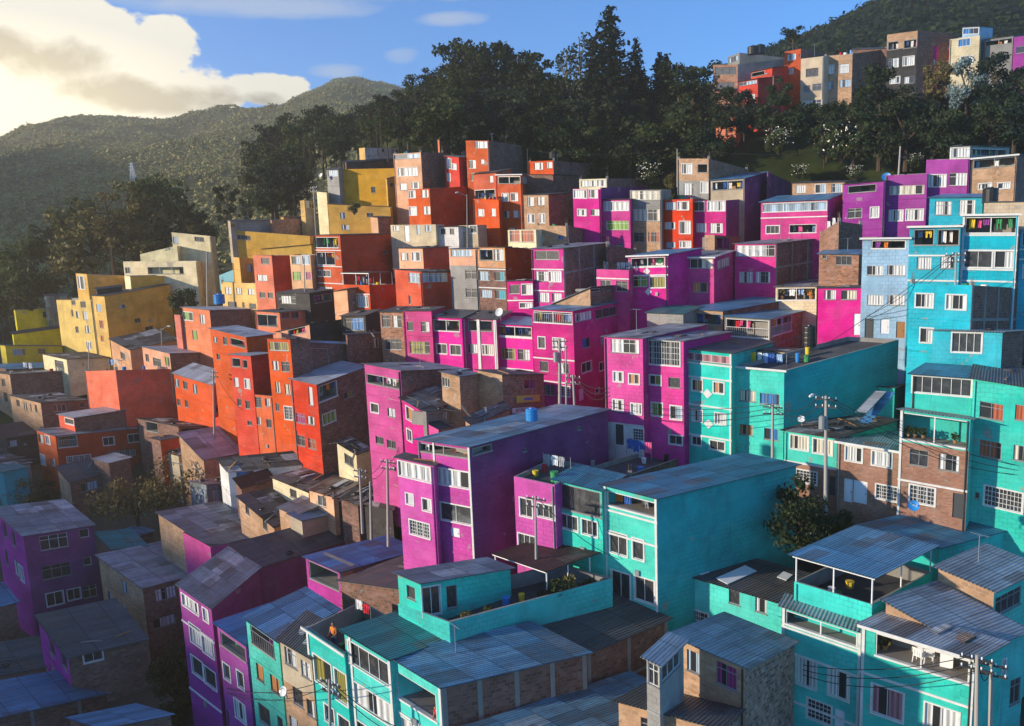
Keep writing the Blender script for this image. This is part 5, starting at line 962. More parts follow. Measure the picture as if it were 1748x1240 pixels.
def tree_mesh(kind, seed, mat, bark='bark', dens=1.0, var_=1):
    """tree of unit height: (trunk, crown) meshes"""
    rng = random.Random(seed); tb, cb_ = MB(), MB(); V = Vector
    if kind == 'broad':
        limb(tb, V((0, 0, -.03)), V((0, 0, .45)), .035, .022, bark)
        for k in range(15):
            a = rng.random() * 6.28; zz = rng.uniform(.22, .86); R = .34 * math.sqrt(max(.05, 1 - ((zz - .5) / .48) ** 2)); rr = R * rng.uniform(.45, 1)
            c = V((math.cos(a) * rr, math.sin(a) * rr, zz)); limb(tb, V((0, 0, min(.42, zz * .7))), c, .014, .005, bark); clump(cb_, c, rng.uniform(.12, .2), int(130 * dens), .027, rng, mat, .8, .5)
        clump(cb_, V((0, 0, .85)), .14, int(110 * dens), .028, rng, mat)
    elif kind == 'euc':
        limb(tb, V((0, 0, -.03)), V((.01, 0, .9)), .022, .007, bark)
        for k in range(17):
            zz = rng.uniform(.42, .97); a = rng.random() * 6.28; rr = rng.uniform(.05, .24) * (1.15 - abs(zz - .7)); c = V((math.cos(a) * rr, math.sin(a) * rr, zz))
            limb(tb, V((0, 0, zz - .14)), c, .008, .003, bark); clump(cb_, c, rng.uniform(.055, .1), int(75 * dens), .022, rng, mat, .7, .25)
    elif kind == 'pine':
        limb(tb, V((0, 0, -.03)), V((0, 0, .99)), .022, .003, bark)
        for k in range(26):
            zz = .12 + .86 * (k / 25) ** .9; L = .24 * (1 - zz) ** .75 + .018; m = 7 if zz < .8 else 5; a0 = rng.random() * 6
            for q in range(m):
                a = a0 + q * 6.283 / m + rng.uniform(-.3, .3); l = L * rng.uniform(.6, 1.15); e = V((math.cos(a) * l, math.sin(a) * l, zz + rng.uniform(-.03, .035) + .03 * l))
                limb(tb, V((0, 0, zz)), e, .004, .001, bark)
                for z_ in range(int(16 * dens * (.35 + l / .2))):
                    f = rng.uniform(.15, 1.05); leaf_quad(cb_, V((0, 0, zz)).lerp(e, f) + V((rng.gauss(0, .012), rng.gauss(0, .012), rng.gauss(-.008, .01))), .02, rng, mat, .8)
    elif kind == 'thin':
        limb(tb, V((0, 0, -.03)), V((0, 0, .95)), .016, .004, bark)
        for k in range(16):
            zz = rng.uniform(.3, .95); a = rng.random() * 6.28; c = V((math.cos(a) * .07, math.sin(a) * .07, zz)); limb(tb, V((0, 0, zz - .2)), c, .005, .002, bark); clump(cb_, c, rng.uniform(.03, .07), int(40 * dens), .016, rng, mat, 1.8, 0)
    elif kind == 'shrub':
        for k in range(12):
            a = rng.random() * 6.28; rr = rng.uniform(.1, .5); c = V((math.cos(a) * rr, math.sin(a) * rr, rng.uniform(.2, .8) * (1 - rr * .5))); limb(tb, V((0, 0, -.05)), c, .02, .008, bark); clump(cb_, c, rng.uniform(.16, .28), int(130 * dens), .045, rng, mat)
    elif kind == 'bare':
        limb(tb, V((0, 0, -.03)), V((0, 0, .4)), .04, .025, bark)
        for k in range(16):
            a = rng.random() * 6.28; rr = rng.uniform(.2, .62); c = V((math.cos(a) * rr, math.sin(a) * rr, rng.uniform(.45, .95))); m = V((c.x * .5, c.y * .5, .55)); limb(tb, V((0, 0, .35)), m, .016, .01, bark); limb(tb, m, c, .01, .003, bark)
            clump(cb_, c, rng.uniform(.14, .24), int(90 * dens), .026, rng, mat, .7, .25)
    t = bpy.data.meshes.new('trunk'); c = bpy.data.meshes.new('crown')
    for me, b in ((t, tb), (c, cb_)):
        me.from_pydata(b.v, [], b.f)
        for k in b.mats: me.materials.append(MAT[k])
        me.polygons.foreach_set('material_index', b.m); me.update()
    fl = None
    if kind == 'shrub' and mat == 'leaf_mid' and var_ == 0:
        fb = MB()
        for k in range(150):
            a = rng.random() * 6.28; rr = rng.uniform(.2, .75); zz = rng.uniform(.3, 1.0)
            leaf_quad(fb, V((math.cos(a) * rr * .9, math.sin(a) * rr * .9, zz)), .035, rng, 'flower_white')
        fl = bpy.data.meshes.new('blossoms'); fl.from_pydata(fb.v, [], fb.f); fl.materials.append(MAT['flower_white']); fl.update()
    return t, c, fl
PROTO = {}
def proto(kind, mat, bark, var):
    k = (kind, mat, bark, var)
    if k not in PROTO: PROTO[k] = tree_mesh(kind, var * 17 + len(mat) + len(kind) * 5, mat, bark, 1.0, var)
    return PROTO[k]
TREES = []
NM = {'broad': 'leafy_tree', 'euc': 'eucalyptus_tree', 'pine': 'conifer_tree', 'thin': 'slender_tree', 'shrub': 'shrub', 'bare': 'sparse_tree'}
def tree(x, yb, yt, D, kind, mat, label, group=None, w=1.0, bark='bark', var=None, name=None, cat=None):
    b = pt(x, yb, D); hh = pt(x, yt, D).z - b.z; return tree3(b, hh, kind, mat, label, group, w, bark, var, name, cat)
def tree3(b, hh, kind, mat, label, group=None, w=1.0, bark='bark', var=None, name=None, cat=None):
    t, c, fl = proto(kind, mat, bark, (random.randrange(1, 3) if kind == 'shrub' else random.randrange(3)) if var is None else var)
    r = empty(name or NM[kind], b); r.scale = (hh * w, hh * w, hh); r.rotation_euler = (0, 0, random.random() * 6.28)
    for me, nm in ((t, 'trunk'), (c, 'crown'), (fl, 'blossoms')):
        if me is None: continue
        o = bpy.data.objects.new(nm, me); COL.objects.link(o); o.parent = r
    tag(r, label, cat or ('shrub' if kind == 'shrub' else 'tree'), group); return r
def J(a): return random.uniform(-a, a)
# skyline of the forest, one by one
G1_ = 'tall eucalyptus trees on the forest skyline'
for (x, yt, D, w) in ((782, 66, 158, 1.1), (812, 58, 160, 1.1), (838, 58, 156, 1), (866, 72, 160, 1.1), (892, 76, 155, 1.1), (916, 96, 152, 1.1), (938, 120, 150, 1)):
    tree(x, 245, yt, D, 'euc', 'leaf_dark', 'tall dark eucalyptus with feathery clumps against the sky left of the great conifer', G1_, w, 'bark')
tree(1044, 250, 14, 138, 'pine', 'leaf_pine', 'great dark conifer towering over the forest skyline', None, 1.25, var=0)
tree(1018, 250, 62, 140, 'pine', 'leaf_pine', 'smaller conifer whose spire leans out at the great conifer\'s left side', None, 1.2, var=1)
tree(1088, 250, 68, 143, 'pine', 'leaf_pine', 'slim conifer with a needle like top right of the great conifer', None, .8, var=2)
tree(1127, 250, 92, 140, 'pine', 'leaf_pine', 'short spired conifer, left one of a close pair', None, .9, var=1); tree(1139, 250, 94, 139, 'pine', 'leaf_pine', 'short spired conifer, right one of a close pair', None, .9, var=0)
tree(993, 240, 56, 145, 'thin', 'leaf_dark', 'wispy slender tree nearest the left of the great conifer', None, 1.3, 'bark_pale'); tree(971, 240, 76, 146, 'thin', 'leaf_dark', 'shorter wispy slender tree beside the eucalyptus row', None, 1.2, 'bark_pale')
tree(1160, 250, 98, 137, 'euc', 'leaf_dark', 'eucalyptus with a round open top near the ridge houses', None, 1.3); tree(1182, 250, 103, 135, 'euc', 'leaf_dark', 'low eucalyptus closest to the ridge houses', None, 1.4)
tree(1354, 100, 42, 150, 'euc', 'leaf_dark', 'lone small tree on the ridge above the orange ridge house', None, 1.6)
top = [(440, 262), (470, 215), (520, 195), (600, 185), (660, 168), (720, 135), (770, 118), (900, 128), (960, 150), (1000, 130), (1100, 130), (1190, 145), (1225, 165)]
low = [(440, 400), (500, 400), (540, 320), (600, 292), (650, 270), (750, 262), (880, 270), (950, 290), (1050, 320), (1150, 320), (1225, 250)]
for row, D in enumerate((172, 158, 145, 134, 124)):
    x = 448 + row * 7
    while x < 1225:
        t_, l_ = lerp_tab(top, x), lerp_tab(low, x); f = row / 4.0; yb = t_ + (l_ - t_) * (.45 + .55 * f); yt = yb - (l_ - t_) * random.uniform(.5, .62) - (14 if x < 760 else 18)
        yt = max(yt, t_ - 8 + J(8))
        kd = random.choice(['broad', 'broad', 'euc', 'broad', 'pine']) if x > 760 else random.choice(['euc', 'broad', 'euc', 'thin'])
        DD = D + (25 if x < 640 else 0)
        tree(x + J(10), yb + 6, yt, DD, kd, random.choice(['leaf_dark', 'leaf_mid', 'leaf_pine', 'leaf_dark', 'leaf_mid'] if row > 1 else ['leaf_dark', 'leaf_pine', 'leaf_dark']), 'dark tree packed among others in the forest behind the red and magenta houses', 'trees packed in the forest', random.uniform(.85, 1.25))
        x += random.uniform(24, 36)
# brownish trees left of the yellow quarter
for (x, yb, yt, w, m) in ((20, 560, 440, 1, 'leaf_dark'), (62, 540, 405, 1, 'leaf_mid'), (98, 520, 380, 1, 'leaf_dark'), (130, 500, 345, 1, 'leaf_mid'), (165, 490, 335, 1, 'leaf_olive'), (196, 480, 330, 1, 'leaf_brown'), (232, 470, 318, 1, 'leaf_olive'), (262, 460, 322, 1, 'leaf_brown'),
                           (288, 450, 300, 1.1, 'leaf_mid'), (318, 440, 345, 1.1, 'leaf_dark'), (352, 430, 365, 1, 'leaf_mid'), (395, 420, 322, .9, 'leaf_dark'), (425, 410, 345, 1, 'leaf_dark'), (340, 470, 380, 1.1, 'leaf_olive'), (220, 520, 400, 1.1, 'leaf_olive'), (140, 540, 430, 1.1, 'leaf_brown'), (60, 590, 480, 1.2, 'leaf_dark'), (10, 600, 500, 1.2, 'leaf_dark'), (-20, 560, 430, 1, 'leaf_olive')):
    tree(x, yb, yt - 8, 139 + J(5), random.choice(['broad', 'euc', 'euc', 'broad']), m, 'olive brown tree in the grove left of the yellow houses', 'grove left of the yellow houses', w * random.uniform(.75, 1.05))
# slope between the meadow and the ridge houses
for (x, yb, yt, D, kd, m, w, lab, g) in (
    (1238, 215, 145, 118, 'broad', 'leaf_dark', 1, 'dark tree standing in front of the grey concrete ridge house', None), (1330, 190, 128, 117, 'broad', 'leaf_dark', .9, 'dark tree in front of the red ridge houses', None), (1318, 232, 160, 112, 'broad', 'leaf_dark', 1.1, 'bushy tree below the red ridge houses', None),
    (1395, 235, 190, 112, 'broad', 'leaf_dark', 1, 'low tree under the beige ridge house', None), (1485, 230, 102, 110, 'broad', 'leaf_dark', .9, 'tall round topped tree left of the charcoal ridge house', None), (1520, 240, 140, 108, 'euc', 'leaf_dark', 1.6, 'tree with hanging branches in front of the charcoal house', None),
    (1455, 290, 170, 104, 'broad', 'leaf_dark', .9, '', 1), (1500, 290, 165, 102, 'euc', 'leaf_dark', 1.5, '', 1), (1545, 290, 160, 100, 'broad', 'leaf_dark', .9, '', 1), (1590, 285, 165, 99, 'broad', 'leaf_dark', .9, '', 1), (1420, 270, 185, 106, 'broad', 'leaf_dark', .9, '', 1), (1690, 260, 170, 97, 'broad', 'leaf_dark', 1, '', 1), (1730, 260, 150, 96, 'broad', 'leaf_pine', 1, '', 1), (1635, 270, 190, 98, 'broad', 'leaf_dark', 1, '', 1), (1770, 250, 120, 96, 'broad', 'leaf_dark', 1, '', 1),
    (1600, 185, 95, 109, 'broad', 'leaf_brown', .8, 'reddish brown tree in front of the magenta ridge house', None), (1648, 200, 92, 106, 'broad', 'leaf_pale', .75, 'pale silver blue tree below the cream ridge house', None), (1702, 200, 84, 104, 'broad', 'leaf_pine', 1, 'very dark tree covering the foot of the last ridge houses', None), (1738, 190, 110, 104, 'broad', 'leaf_dark', .9, 'dark tree at the end of the ridge row', None),
    (1222, 290, 190, 114, 'broad', 'leaf_dark', .9, '', 1), (1270, 240, 190, 116, 'broad', 'leaf_pine', .9, '', 1)):
    tree(x, yb, yt, D, kd, m, lab or 'dark tree of the thicket on the slope below the ridge houses', 'thicket below the ridge houses' if g else None, w)
for (x, yb, yt, D, w) in ((1330, 262, 218, 108, .9), (1436, 275, 210, 104, .8), (1365, 306, 280, 101, .9), (1458, 308, 282, 97, .9), (1602, 235, 205, 100, .8), (1562, 286, 262, 93, .9), (1108, 318, 278, 107, .9), (1410, 250, 226, 106, .8)):
    tree(x, yb, yt, D, 'shrub', 'leaf_mid', 'shrub dotted with white blossoms at the edge of the green meadow', 'white flowering shrubs by the meadow', w, var=0, name='flowering_shrub')
tree(1145, 322, 292, 105, 'shrub', 'leaf_olive', 'bright green bush beside the small brick house at the forest edge')
tree(1365, 950, 806, 46.5, 'broad', 'leaf_dark', 'big dark tree growing in the yard beside the great teal wall', None, .95)
tree(1420, 935, 855, 47.5, 'shrub', 'leaf_dark', 'dark bush at the right foot of the big yard tree', None, .8)
tree(240, 930, 786, 76, 'bare', 'leaf_brown', 'sparse brown tree in the shaded hollow between the roofs', None, .75); tree(275, 905, 800, 78, 'bare', 'leaf_olive', 'smaller brown tree behind the sparse brown tree', None, .8)
tree(40, 880, 800, 84, 'broad', 'leaf_olive', 'dark bushy tree beside the red house with white windows', None, 1.1); tree(75, 870, 818, 83, 'broad', 'leaf_dark', 'low dark tree touching the bushy tree by the red house', None, 1.2)
tree(300, 1190, 1100, 56, 'shrub', 'leaf_dark', 'dark shrub in the gap left of the tall violet house', None, .8); tree(305, 1240, 1170, 54, 'shrub', 'leaf_dark', 'lower dark shrub at the foot of the tall violet house', None, .8)
tree(320, 535, 484, 115, 'shrub', 'leaf_dark', 'round dark bush behind the yellow tower\'s ochre wall', None, .8); tree(605, 366, 340, 113, 'shrub', 'leaf_olive', 'small green bush on the low ochre house', None, .8)
tree(300, 900, 860, 74, 'shrub', 'leaf_dark', 'dark undergrowth bush under the sparse brown tree', None, .9)
for (x, yb, yt) in ((112, 214, 200), (124, 213, 198), (136, 212, 198), (150, 212, 199), (163, 212, 200), (178, 213, 203), (200, 213, 203), (216, 212, 202), (238, 212, 199), (232, 212, 200), (92, 218, 206), (75, 224, 214), (60, 228, 218), (40, 234, 224), (18, 240, 230), (5, 244, 232)):
    p = HL(x, .985); D = p.y; tree(x, yb + 3, yt, D, 'euc', 'leaf_olive', 'thin tree standing out on the sunlit crest of the far left hill', 'thin trees on the far hill crest', 1.5)
for (x, yb, yt, w) in ((1262, 222, 178, 1.2), (1285, 228, 184, 1.2), (1308, 226, 180, 1.2), (1240, 232, 186, 1.2), (1336, 236, 188, 1.1)):
    tree(x, yb, yt, 117, 'broad', 'leaf_dark', 'dark tree of the thicket on the slope below the ridge houses', 'thicket below the ridge houses', w, name='thicket_tree', cat='tree')
for k in range(84):
    x = random.uniform(1205, 1790); yb = random.uniform(205, 292)
    if 1225 < x < 1345 and yb > 225: continue
    lim = 150 if x < 1340 else (166 if x < 1470 else (146 if x < 1640 else 128)); yt = max(lim + J(8) + 6, yb - random.uniform(40, 85))
    if yb - yt < 28: continue
    tree(x, yb, yt, 118 - (yb - 205) * .16 - max(0, x - 1480) * .03, random.choice(['broad', 'broad', 'euc', 'shrub']), random.choice(['leaf_dark', 'leaf_mid', 'leaf_dark', 'leaf_pine']) if k % 4 else 'leaf_dark', 'dark tree of the thicket on the slope below the ridge houses', 'thicket below the ridge houses', random.uniform(.9, 1.3), name='thicket_tree', cat='tree')
# scrub that covers the hills: nobody could count it
def scrub(name, P, n, x0, x1, s0, s1, mats, seed, t0=0.0, t1=1.06):
    rng = random.Random(seed); vs, fs, mi = [], [], []
    if ICO is None: core(MB(), Vector((0, 0, 0)), 1, rng, 'leaf_dark')
    for k in range(n):
        x = rng.uniform(x0, x1); t = t0 + (t1 - t0) * rng.random() ** .8; p = P(x, t); s = rng.uniform(s0, s1) * (1.5 if rng.random() < .12 else 1); m = rng.randrange(len(mats)); b = len(vs)
        q = [p + Vector((v.x * s, v.y * s, v.z * s * .8 + s * .35)) * rng.uniform(.4, .9) for v in ICO[0]]; vs += q; fs += [[b + i for i in f] for f in ICO[1]]; mi += [m] * len(ICO[1])
        for _ in range(10):
            b = len(vs); d = Vector((rng.gauss(0, 1), rng.gauss(0, 1), abs(rng.gauss(.3, .8)))).normalized() * s * rng.uniform(.7, 1.2); c = p + d
            u_ = Vector((rng.gauss(0, 1), rng.gauss(0, 1), rng.gauss(0, 1))).normalized(); w_ = u_.orthogonal().normalized(); l = s * rng.uniform(.2, .42)
            vs += [c - u_ * l, c - w_ * l * .6, c + u_ * l, c + w_ * l * .6]; fs.append([b, b + 1, b + 2, b + 3]); mi.append(m)
    me = bpy.data.meshes.new(name); me.from_pydata([tuple(v) for v in vs], [], fs)
    for k in mats: me.materials.append(MAT[k])
    me.polygons.foreach_set('material_index', mi); me.update()
    o = bpy.data.objects.new(name, me); COL.objects.link(o); tag(o, kind='stuff'); return o
leaf('scrub_a', (.14, .13, .042), (.31, .27, .09), 0, .05); leaf('scrub_b', (.10, .095, .035), (.21, .19, .065), 0, .05)
scrub('hillside_scrub', HL, 26000, -120, 720, .7, 1.5, ['scrub_a', 'scrub_b', 'scrub_a'], 3)
scrub('hillside_forest', HR, 8000, 1290, 1900, 1.1, 2.3, ['leaf_dark', 'leaf_pine', 'leaf_dark'], 5, .0, 1.05)

# unseen ridge added west of the valley, its crest shaped to shade town and hill
_Y = [-420 + 30 * k for k in range(28)]; _RH = [(-420, 86), (-45, 86), (0, 81), (60, 77), (120, 86), (180, 100), (260, 114), (420, 122), (520, 122)]
_vs = []; _X = [-455, -445, -425, -385, -350, -330, -310, -285, -250, -210, -175]; _FZ = [.1, .4, .7, .88, .97, 1, .96, .82, .55, .25, 0]
for y in _Y:
    for x, f in zip(_X, _FZ): _vs.append((x, y, -20 + (lerp_tab(_RH, y) + 20 + 5 * NZ.noise(Vector((x * .02, y * .02, 3)))) * f))
_fs = [(j * 11 + i, j * 11 + i + 1, (j + 1) * 11 + i + 1, (j + 1) * 11 + i) for j in range(len(_Y) - 1) for i in range(10)]
_me = bpy.data.meshes.new('hill'); _me.from_pydata(_vs, [], _fs); _me.materials.append(MAT['hill_green']); _me.polygons.foreach_set('use_smooth', [True] * len(_fs)); _me.update()
_o = bpy.data.objects.new('hill', _me); COL.objects.link(_o); tag(_o, kind='structure')
# ------------------------------------------------------------------ street furniture and small things
def pxw(cr, x, y): T(*cr); return px(x, y)
POLES = {}
def pole(key, x, yt, yb, D, label, lamp=0, arm=True, xt=None, r=.13, box=False):
    b = pt(x, yb, D); t = pt(x if xt is None else xt, yt, D); root = empty('utility_pole' if not lamp else 'street_lamp', b); tag(root, label, 'street lamp' if lamp else 'utility pole')
    ORG[root.name] = b; mb = MB(); mb.cyl(b - Z * 1.5, t, r, r * .65, 'pole_concrete', 10); mb.build('pole', root)
    u = Vector((.84, -.54, 0))
    if arm:
        for k, dz in enumerate((.25, .75)):
            mb = MB(); mb.box(t - u * .7 - Z * dz + Vector((0, 0, -.05)), u * 1.4, Vector((.05, .08, 0)), Z * .09, 'steel_dark')
            ca = mb.build('crossarm', root); ORG[ca.name] = b
            for s in (-.6, -.2, .2, .6):
                mb = MB(); q = t + u * s - Z * (dz - .05); mb.cyl(q, q + Z * .08, .03, .045, 'door_white', 8); mb.cyl(q + Z * .08, q + Z * .14, .045, .025, 'door_white', 8); mb.build('insulator', ca)
    if lamp:
        a = Vector((-.8, -.5, 0)) if lamp == 1 else Vector((.9, -.3, 0)); e = t + a * 1.2 + Z * .25
        mb = MB(); mb.cyl(t - Z * .3, e, .035, .025, 'trim_grey', 6); mb.build('lamp_arm', root)
        mb = MB(); mb.cyl(e, e + a * .25 - Z * .02, .06, .12, 'trim_grey', 8); mb.cyl(e + a * .25 - Z * .02, e + a * .55 - Z * .06, .12, .07, 'dish_white', 8); mb.build('lamp_head', root)
    if box:
        q = b.lerp(t, .68) + Vector((-.32, -.1, 0)); mb = MB(); mb.cyl(q, q + Z * .75, .2, .2, 'trim_grey', 10); mb.cyl(q + Z * .75, q + Z * .85, .2, .08, 'trim_grey', 10); mb.build('transformer', root)
    POLES[key] = t
pole('a', 1410, 676, 846, 48, 'concrete street lamp pole before the brick house with the orange band', 1, box=True)
pole('b', 1319, 690, 786, 54, 'concrete pole standing against the turquoise house with blue curtains')
pole('c', 661, 784, 900, 54, 'concrete pole at the left corner of the big violet house')
pole('d', 632, 822, 890, 57, 'shorter concrete pole, middle one of three by the hollow', arm=False)
pole('e', 617, 800, 880, 58, 'leaning concrete pole, furthest from the violet house of three', xt=614)
pole('f', 955, 578, 700, 63, 'thick concrete pole with a transformer before the magenta corner house', box=True, r=.17)
pole('g', 966, 592, 700, 62.5, 'thin dark pole touching the pole with a transformer', arm=False, r=.09)
pole('h', 982, 640, 700, 62, 'concrete pole right of the transformer pole', xt=978)
pole('i', 797, 332, 412, 101, 'slim white street lamp in front of the red tower', 1, arm=False, r=.08)
pole('j', 541, 318, 428, 112, 'slim pole in the dark gap beside the yellow houses', xt=535)
pole('k', 1533, 250, 304, 90, 'pale pole behind the violet house with a high parapet', xt=1537, arm=False)
pole('l', 1156, 254, 300, 103, 'thin pole carrying the long wire beside the brick meadow house', arm=False, r=.09)
pole('m', 1668, 1118, 1290, 33.2, 'concrete pole in front of the balcony corner with white chairs', r=.12)
pole('n', 1692, 1128, 1290, 33.6, 'second concrete pole right of the balcony corner', r=.12)
pole('o', 914, 846, 930, 45.0, 'grey pole before the violet house with wide windows', r=.09)
pole('p', 562, 1160, 1300, 36.5, 'dark pole with a tangle of wires before the olive curtains', r=.1)
pole('q', 364, 632, 735, 84, 'concrete pole between the orange sloping roof house and the tower')
pole('r', 151, 585, 640, 111, 'thin dark pole at the foot of the yellow towers', arm=False, r=.09)
pole('s', 275, 560, 592, 108, 'short street lamp under the ochre side wall', 2, arm=False, r=.08)
pole('t', 353, 430, 525, 112, 'tall yellow painted pole beside the dark gap', arm=False, r=.16)
pole('u', 900, 255, 300, 118, 'thin pole at the left end of the long wire above the red houses', arm=False, r=.07)
pole('v', 1320, 130, 185, 121, 'white street lamp in front of the red ridge house', 1, arm=False, r=.08)
pole('w', 1632, 430, 480, 57, 'short pole bracket with wires at the cyan house with twin galleries', r=.08)
pole('x', 519, 440, 495, 100, 'thin dark pole in front of the narrow cream house', arm=False, r=.08)
def cable(a, b, sag, label, r=.022):
    mb = MB(); n = 14; P_ = [a.lerp(b, k / n) - Z * (sag * 4 * (k / n) * (1 - k / n)) for k in range(n + 1)]
    for k in range(n): mb.cyl(P_[k], P_[k + 1], r, r, 'cable', 5, False)
    o = mb.build('power_cable', None, a); tag(o, label, 'power cable', 'overhead cables'); return o
def wpt(k, q, t, o=.2): return BLK[k]['F'].P(q, t, o)
u_ = Vector((.84, -.54, 0))
for (a, b, lab, n) in (('a', 'b', 'overhead cable from the lamp pole to the pole at the blue curtains', 3), ('f', 'h', 'slack cable between the transformer pole and its neighbour', 2), ('c', 'e', 'cable strung between the poles beside the violet house', 2), ('m', 'n', 'short cable joining the two poles at the balcony corner', 2), ('u', 'l', 'long pale wire in front of the dark forest', 1), ('l', 'k', 'long wire above the magenta row by the meadow', 1)):
    for i in range(n): cable(POLES[a] + u_ * (.35 * i - .3) - Z * .2 * i, POLES[b] + u_ * (.35 * i - .3) - Z * .2 * i, .8 + .15 * i, lab)
for (a, k, q, t, lab, n) in (('b', 'M1a', .4, 5.2, 'black cable running along the magenta and pale turquoise fronts', 3), ('a', 'N5', 2.5, 5.0, 'black cable crossing the brick and balcony fronts to the red curtains', 3), ('w', 'I8', .5, 6.5, 'cable slanting across the pale blue house', 2), ('w', 'M3', 1.0, 1.8, 'cable from the cyan house down to the turquoise house', 1), ('m', 'S2', 1.2, 3.0, 'cable sweeping across the turquoise fronts at the lower right', 3), ('p', 'Q7', .6, 4.2, 'cable from the tangled pole to the violet front', 2), ('p', 'Q1', 2.0, 3.4, 'cable from the tangled pole past the four pane window', 2),
                          ('h', 'M1a', .3, 4.0, 'cable from the transformer poles to the curtained magenta house', 3), ('c', 'L2', 3.5, 6.5, 'cable from the corner pole to the tall pink house', 2), ('q', 'A1', 1.5, 6, 'cable from the pole to the orange tower', 1), ('o', 'L6', 1.0, 4.5, 'cable from the grey pole to the white trimmed turquoise house', 1), ('j', 'G7', .5, 1.2, 'cable from the slim pole to the maroon house', 1), ('s', 'E6', .5, 1.0, 'thin cable from the short lamp to the salmon house', 1)):
    for i in range(n):
        e = wpt(k, q, t + .3 * i); cable(POLES[a] - Z * .25 * i + u_ * .2 * i, e, .5 + .2 * i, lab)
def tank(x, y, D, r, hh, mat, label, lid=True):
    b = pt(x, y, D); root = empty('water_tank', b); tag(root, label, 'water tank'); ORG[root.name] = b; mb = MB(); n = 4
    for k in range(n): mb.cyl(b + Z * hh * k / n, b + Z * hh * (k + .82) / n, r * .97, r, mat, 14, k == 0); mb.cyl(b + Z * hh * (k + .82) / n, b + Z * hh * (k + 1) / n, r, r * .97, mat, 14, False)
    mb.build('tank_body', root); mb = MB(); mb.cyl(b + Z * hh, b + Z * (hh + .12 * r), r * 1.02, r * .85, mat, 14); mb.cyl(b + Z * (hh + .12 * r), b + Z * (hh + .3 * r), r * .4, r * .36, mat, 12); mb.build('tank_lid', root)
tank(375, 519, 104, .75, 1.2, 'plastic_blue', 'blue water tank on the roof of the brick sided salmon house')
tank(908, 718, 51.3, .42, .78, 'plastic_blue', 'bright blue water tank on the big violet house')
tank(1285, 93, 130, .85, 1.1, 'plastic_black', 'black water tank on the concrete ridge house, left of two'); tank(1297, 92, 130, .85, 1.2, 'plastic_black', 'black water tank on the concrete ridge house, right of two')
tank(1690, 345, 68, .62, 1.1, 'plastic_black', 'black water tank beside the striped roof'); tank(944, 271, 115, .6, .9, 'plastic_black', 'black water tank on the orange fronted brick house'); tank(755, 238, 130, .5, .8, 'roof_grey', 'grey water tank at the end of the salmon forest house')
tank(1381, 592, 60, .5, 1.6, 'plastic_black', 'tall black water tank behind the teal wall roof')
def dish(x, y, D, r, mat, label, face=(-.5, -.8, .45)):
    c = pt(x, y, D); n = Vector(face).normalized(); t = n.orthogonal().normalized(); b = n.cross(t); root = empty('satellite_dish', c - Z * r * 1.6); tag(root, label, 'satellite dish'); ORG[root.name] = c - Z * r * 1.6
    mb = MB(); R_ = 5; N = 16; g = [[c + (t * math.cos(a * 6.2832 / N) + b * math.sin(a * 6.2832 / N)) * (r * k / R_) + n * (.35 * r * (k / R_) ** 2) for a in range(N)] for k in range(R_ + 1)]
    for k in range(R_):
        for a in range(N): q = (a + 1) % N; mb.quad(g[k][a], g[k + 1][a], g[k + 1][q], g[k][q], mat); mb.quad(*[p - n * .02 for p in (g[k][q], g[k + 1][q], g[k + 1][a], g[k][a])], mat)
    mb.build('reflector', root); mb = MB(); mb.cyl(c - b * r * .8 + n * .2 * r, c + n * r * 1.1, .02, .02, 'trim_grey', 5); mb.cyl(c + n * r * 1.05, c + n * r * 1.2, .05, .06, 'trim_grey', 8); mb.build('feed_arm', root)
    mb = MB(); mb.cyl(c - n * .03, c - Z * r * 1.6 - n * .2, .035, .035, 'trim_grey', 6); mb.build('mast', root)
dish(853, 534, 73, .42, 'dish_white', 'white satellite dish on the roof of the open topped magenta house'); dish(485, 1180, 39.5, .27, 'dish_white', 'white satellite dish on the bare brick front'); dish(1560, 864, 44, .32, 'plastic_blue', 'blue satellite dish above the teal flat roof')
dish(1385, 912, 46, .3, 'plastic_blue', 'small blue satellite dish in front of the yard tree'); dish(1368, 716, 53, .25, 'dish_white', 'small white satellite dish on the junk covered low roof'); dish(548, 300, 126, .35, 'dish_white', 'white satellite dish on the glass corner of the ochre house'); dish(1513, 303, 88, .5, 'plastic_blue', 'blue satellite dish on the violet gallery house'); dish(693, 780, 56.5, .3, 'dish_white', 'white dish fixed on the low rusty roof edge')
# lattice pylon on the far hill
def pylon(x, yb, yt, D, label):
    b = pt(x, yb, D); hh = pt(x, yt, D).z - b.z; root = empty('lattice_pylon', b); tag(root, label, 'pylon'); ORG[root.name] = b; mb = MB(); w0, w1 = hh * .12, hh * .025; n = 5
    lv = [[b + Vector((sx * (w0 + (w1 - w0) * k / n), sy * (w0 + (w1 - w0) * k / n), hh * k / n)) for sx, sy in ((-1, -1), (1, -1), (1, 1), (-1, 1))] for k in range(n + 1)]
    for k in range(n):
        for i in range(4):
            j = (i + 1) % 4; mb.cyl(lv[k][i], lv[k + 1][i], .16, .13, 'fascia', 4, False); mb.cyl(lv[k][i], lv[k + 1][j], .05, .05, 'fascia', 4, False); mb.cyl(lv[k][j], lv[k + 1][i], .05, .05, 'fascia', 4, False); mb.cyl(lv[k + 1][i], lv[k + 1][j], .05, .05, 'fascia', 4, False)
    mb.build('tower', root)
    for f in (.72, .84, .96):
        mb = MB(); c = b + Z * hh * f; mb.cyl(c - Vector((hh * .14, 0, 0)), c + Vector((hh * .14, 0, 0)), .09, .09, 'fascia', 4); mb.cyl(c - Vector((hh * .14, 0, 0)), c + Z * hh * .04, .05, .05, 'fascia', 4); mb.cyl(c + Vector((hh * .14, 0, 0)), c + Z * hh * .04, .05, .05, 'fascia', 4); mb.build('crossarm', root)
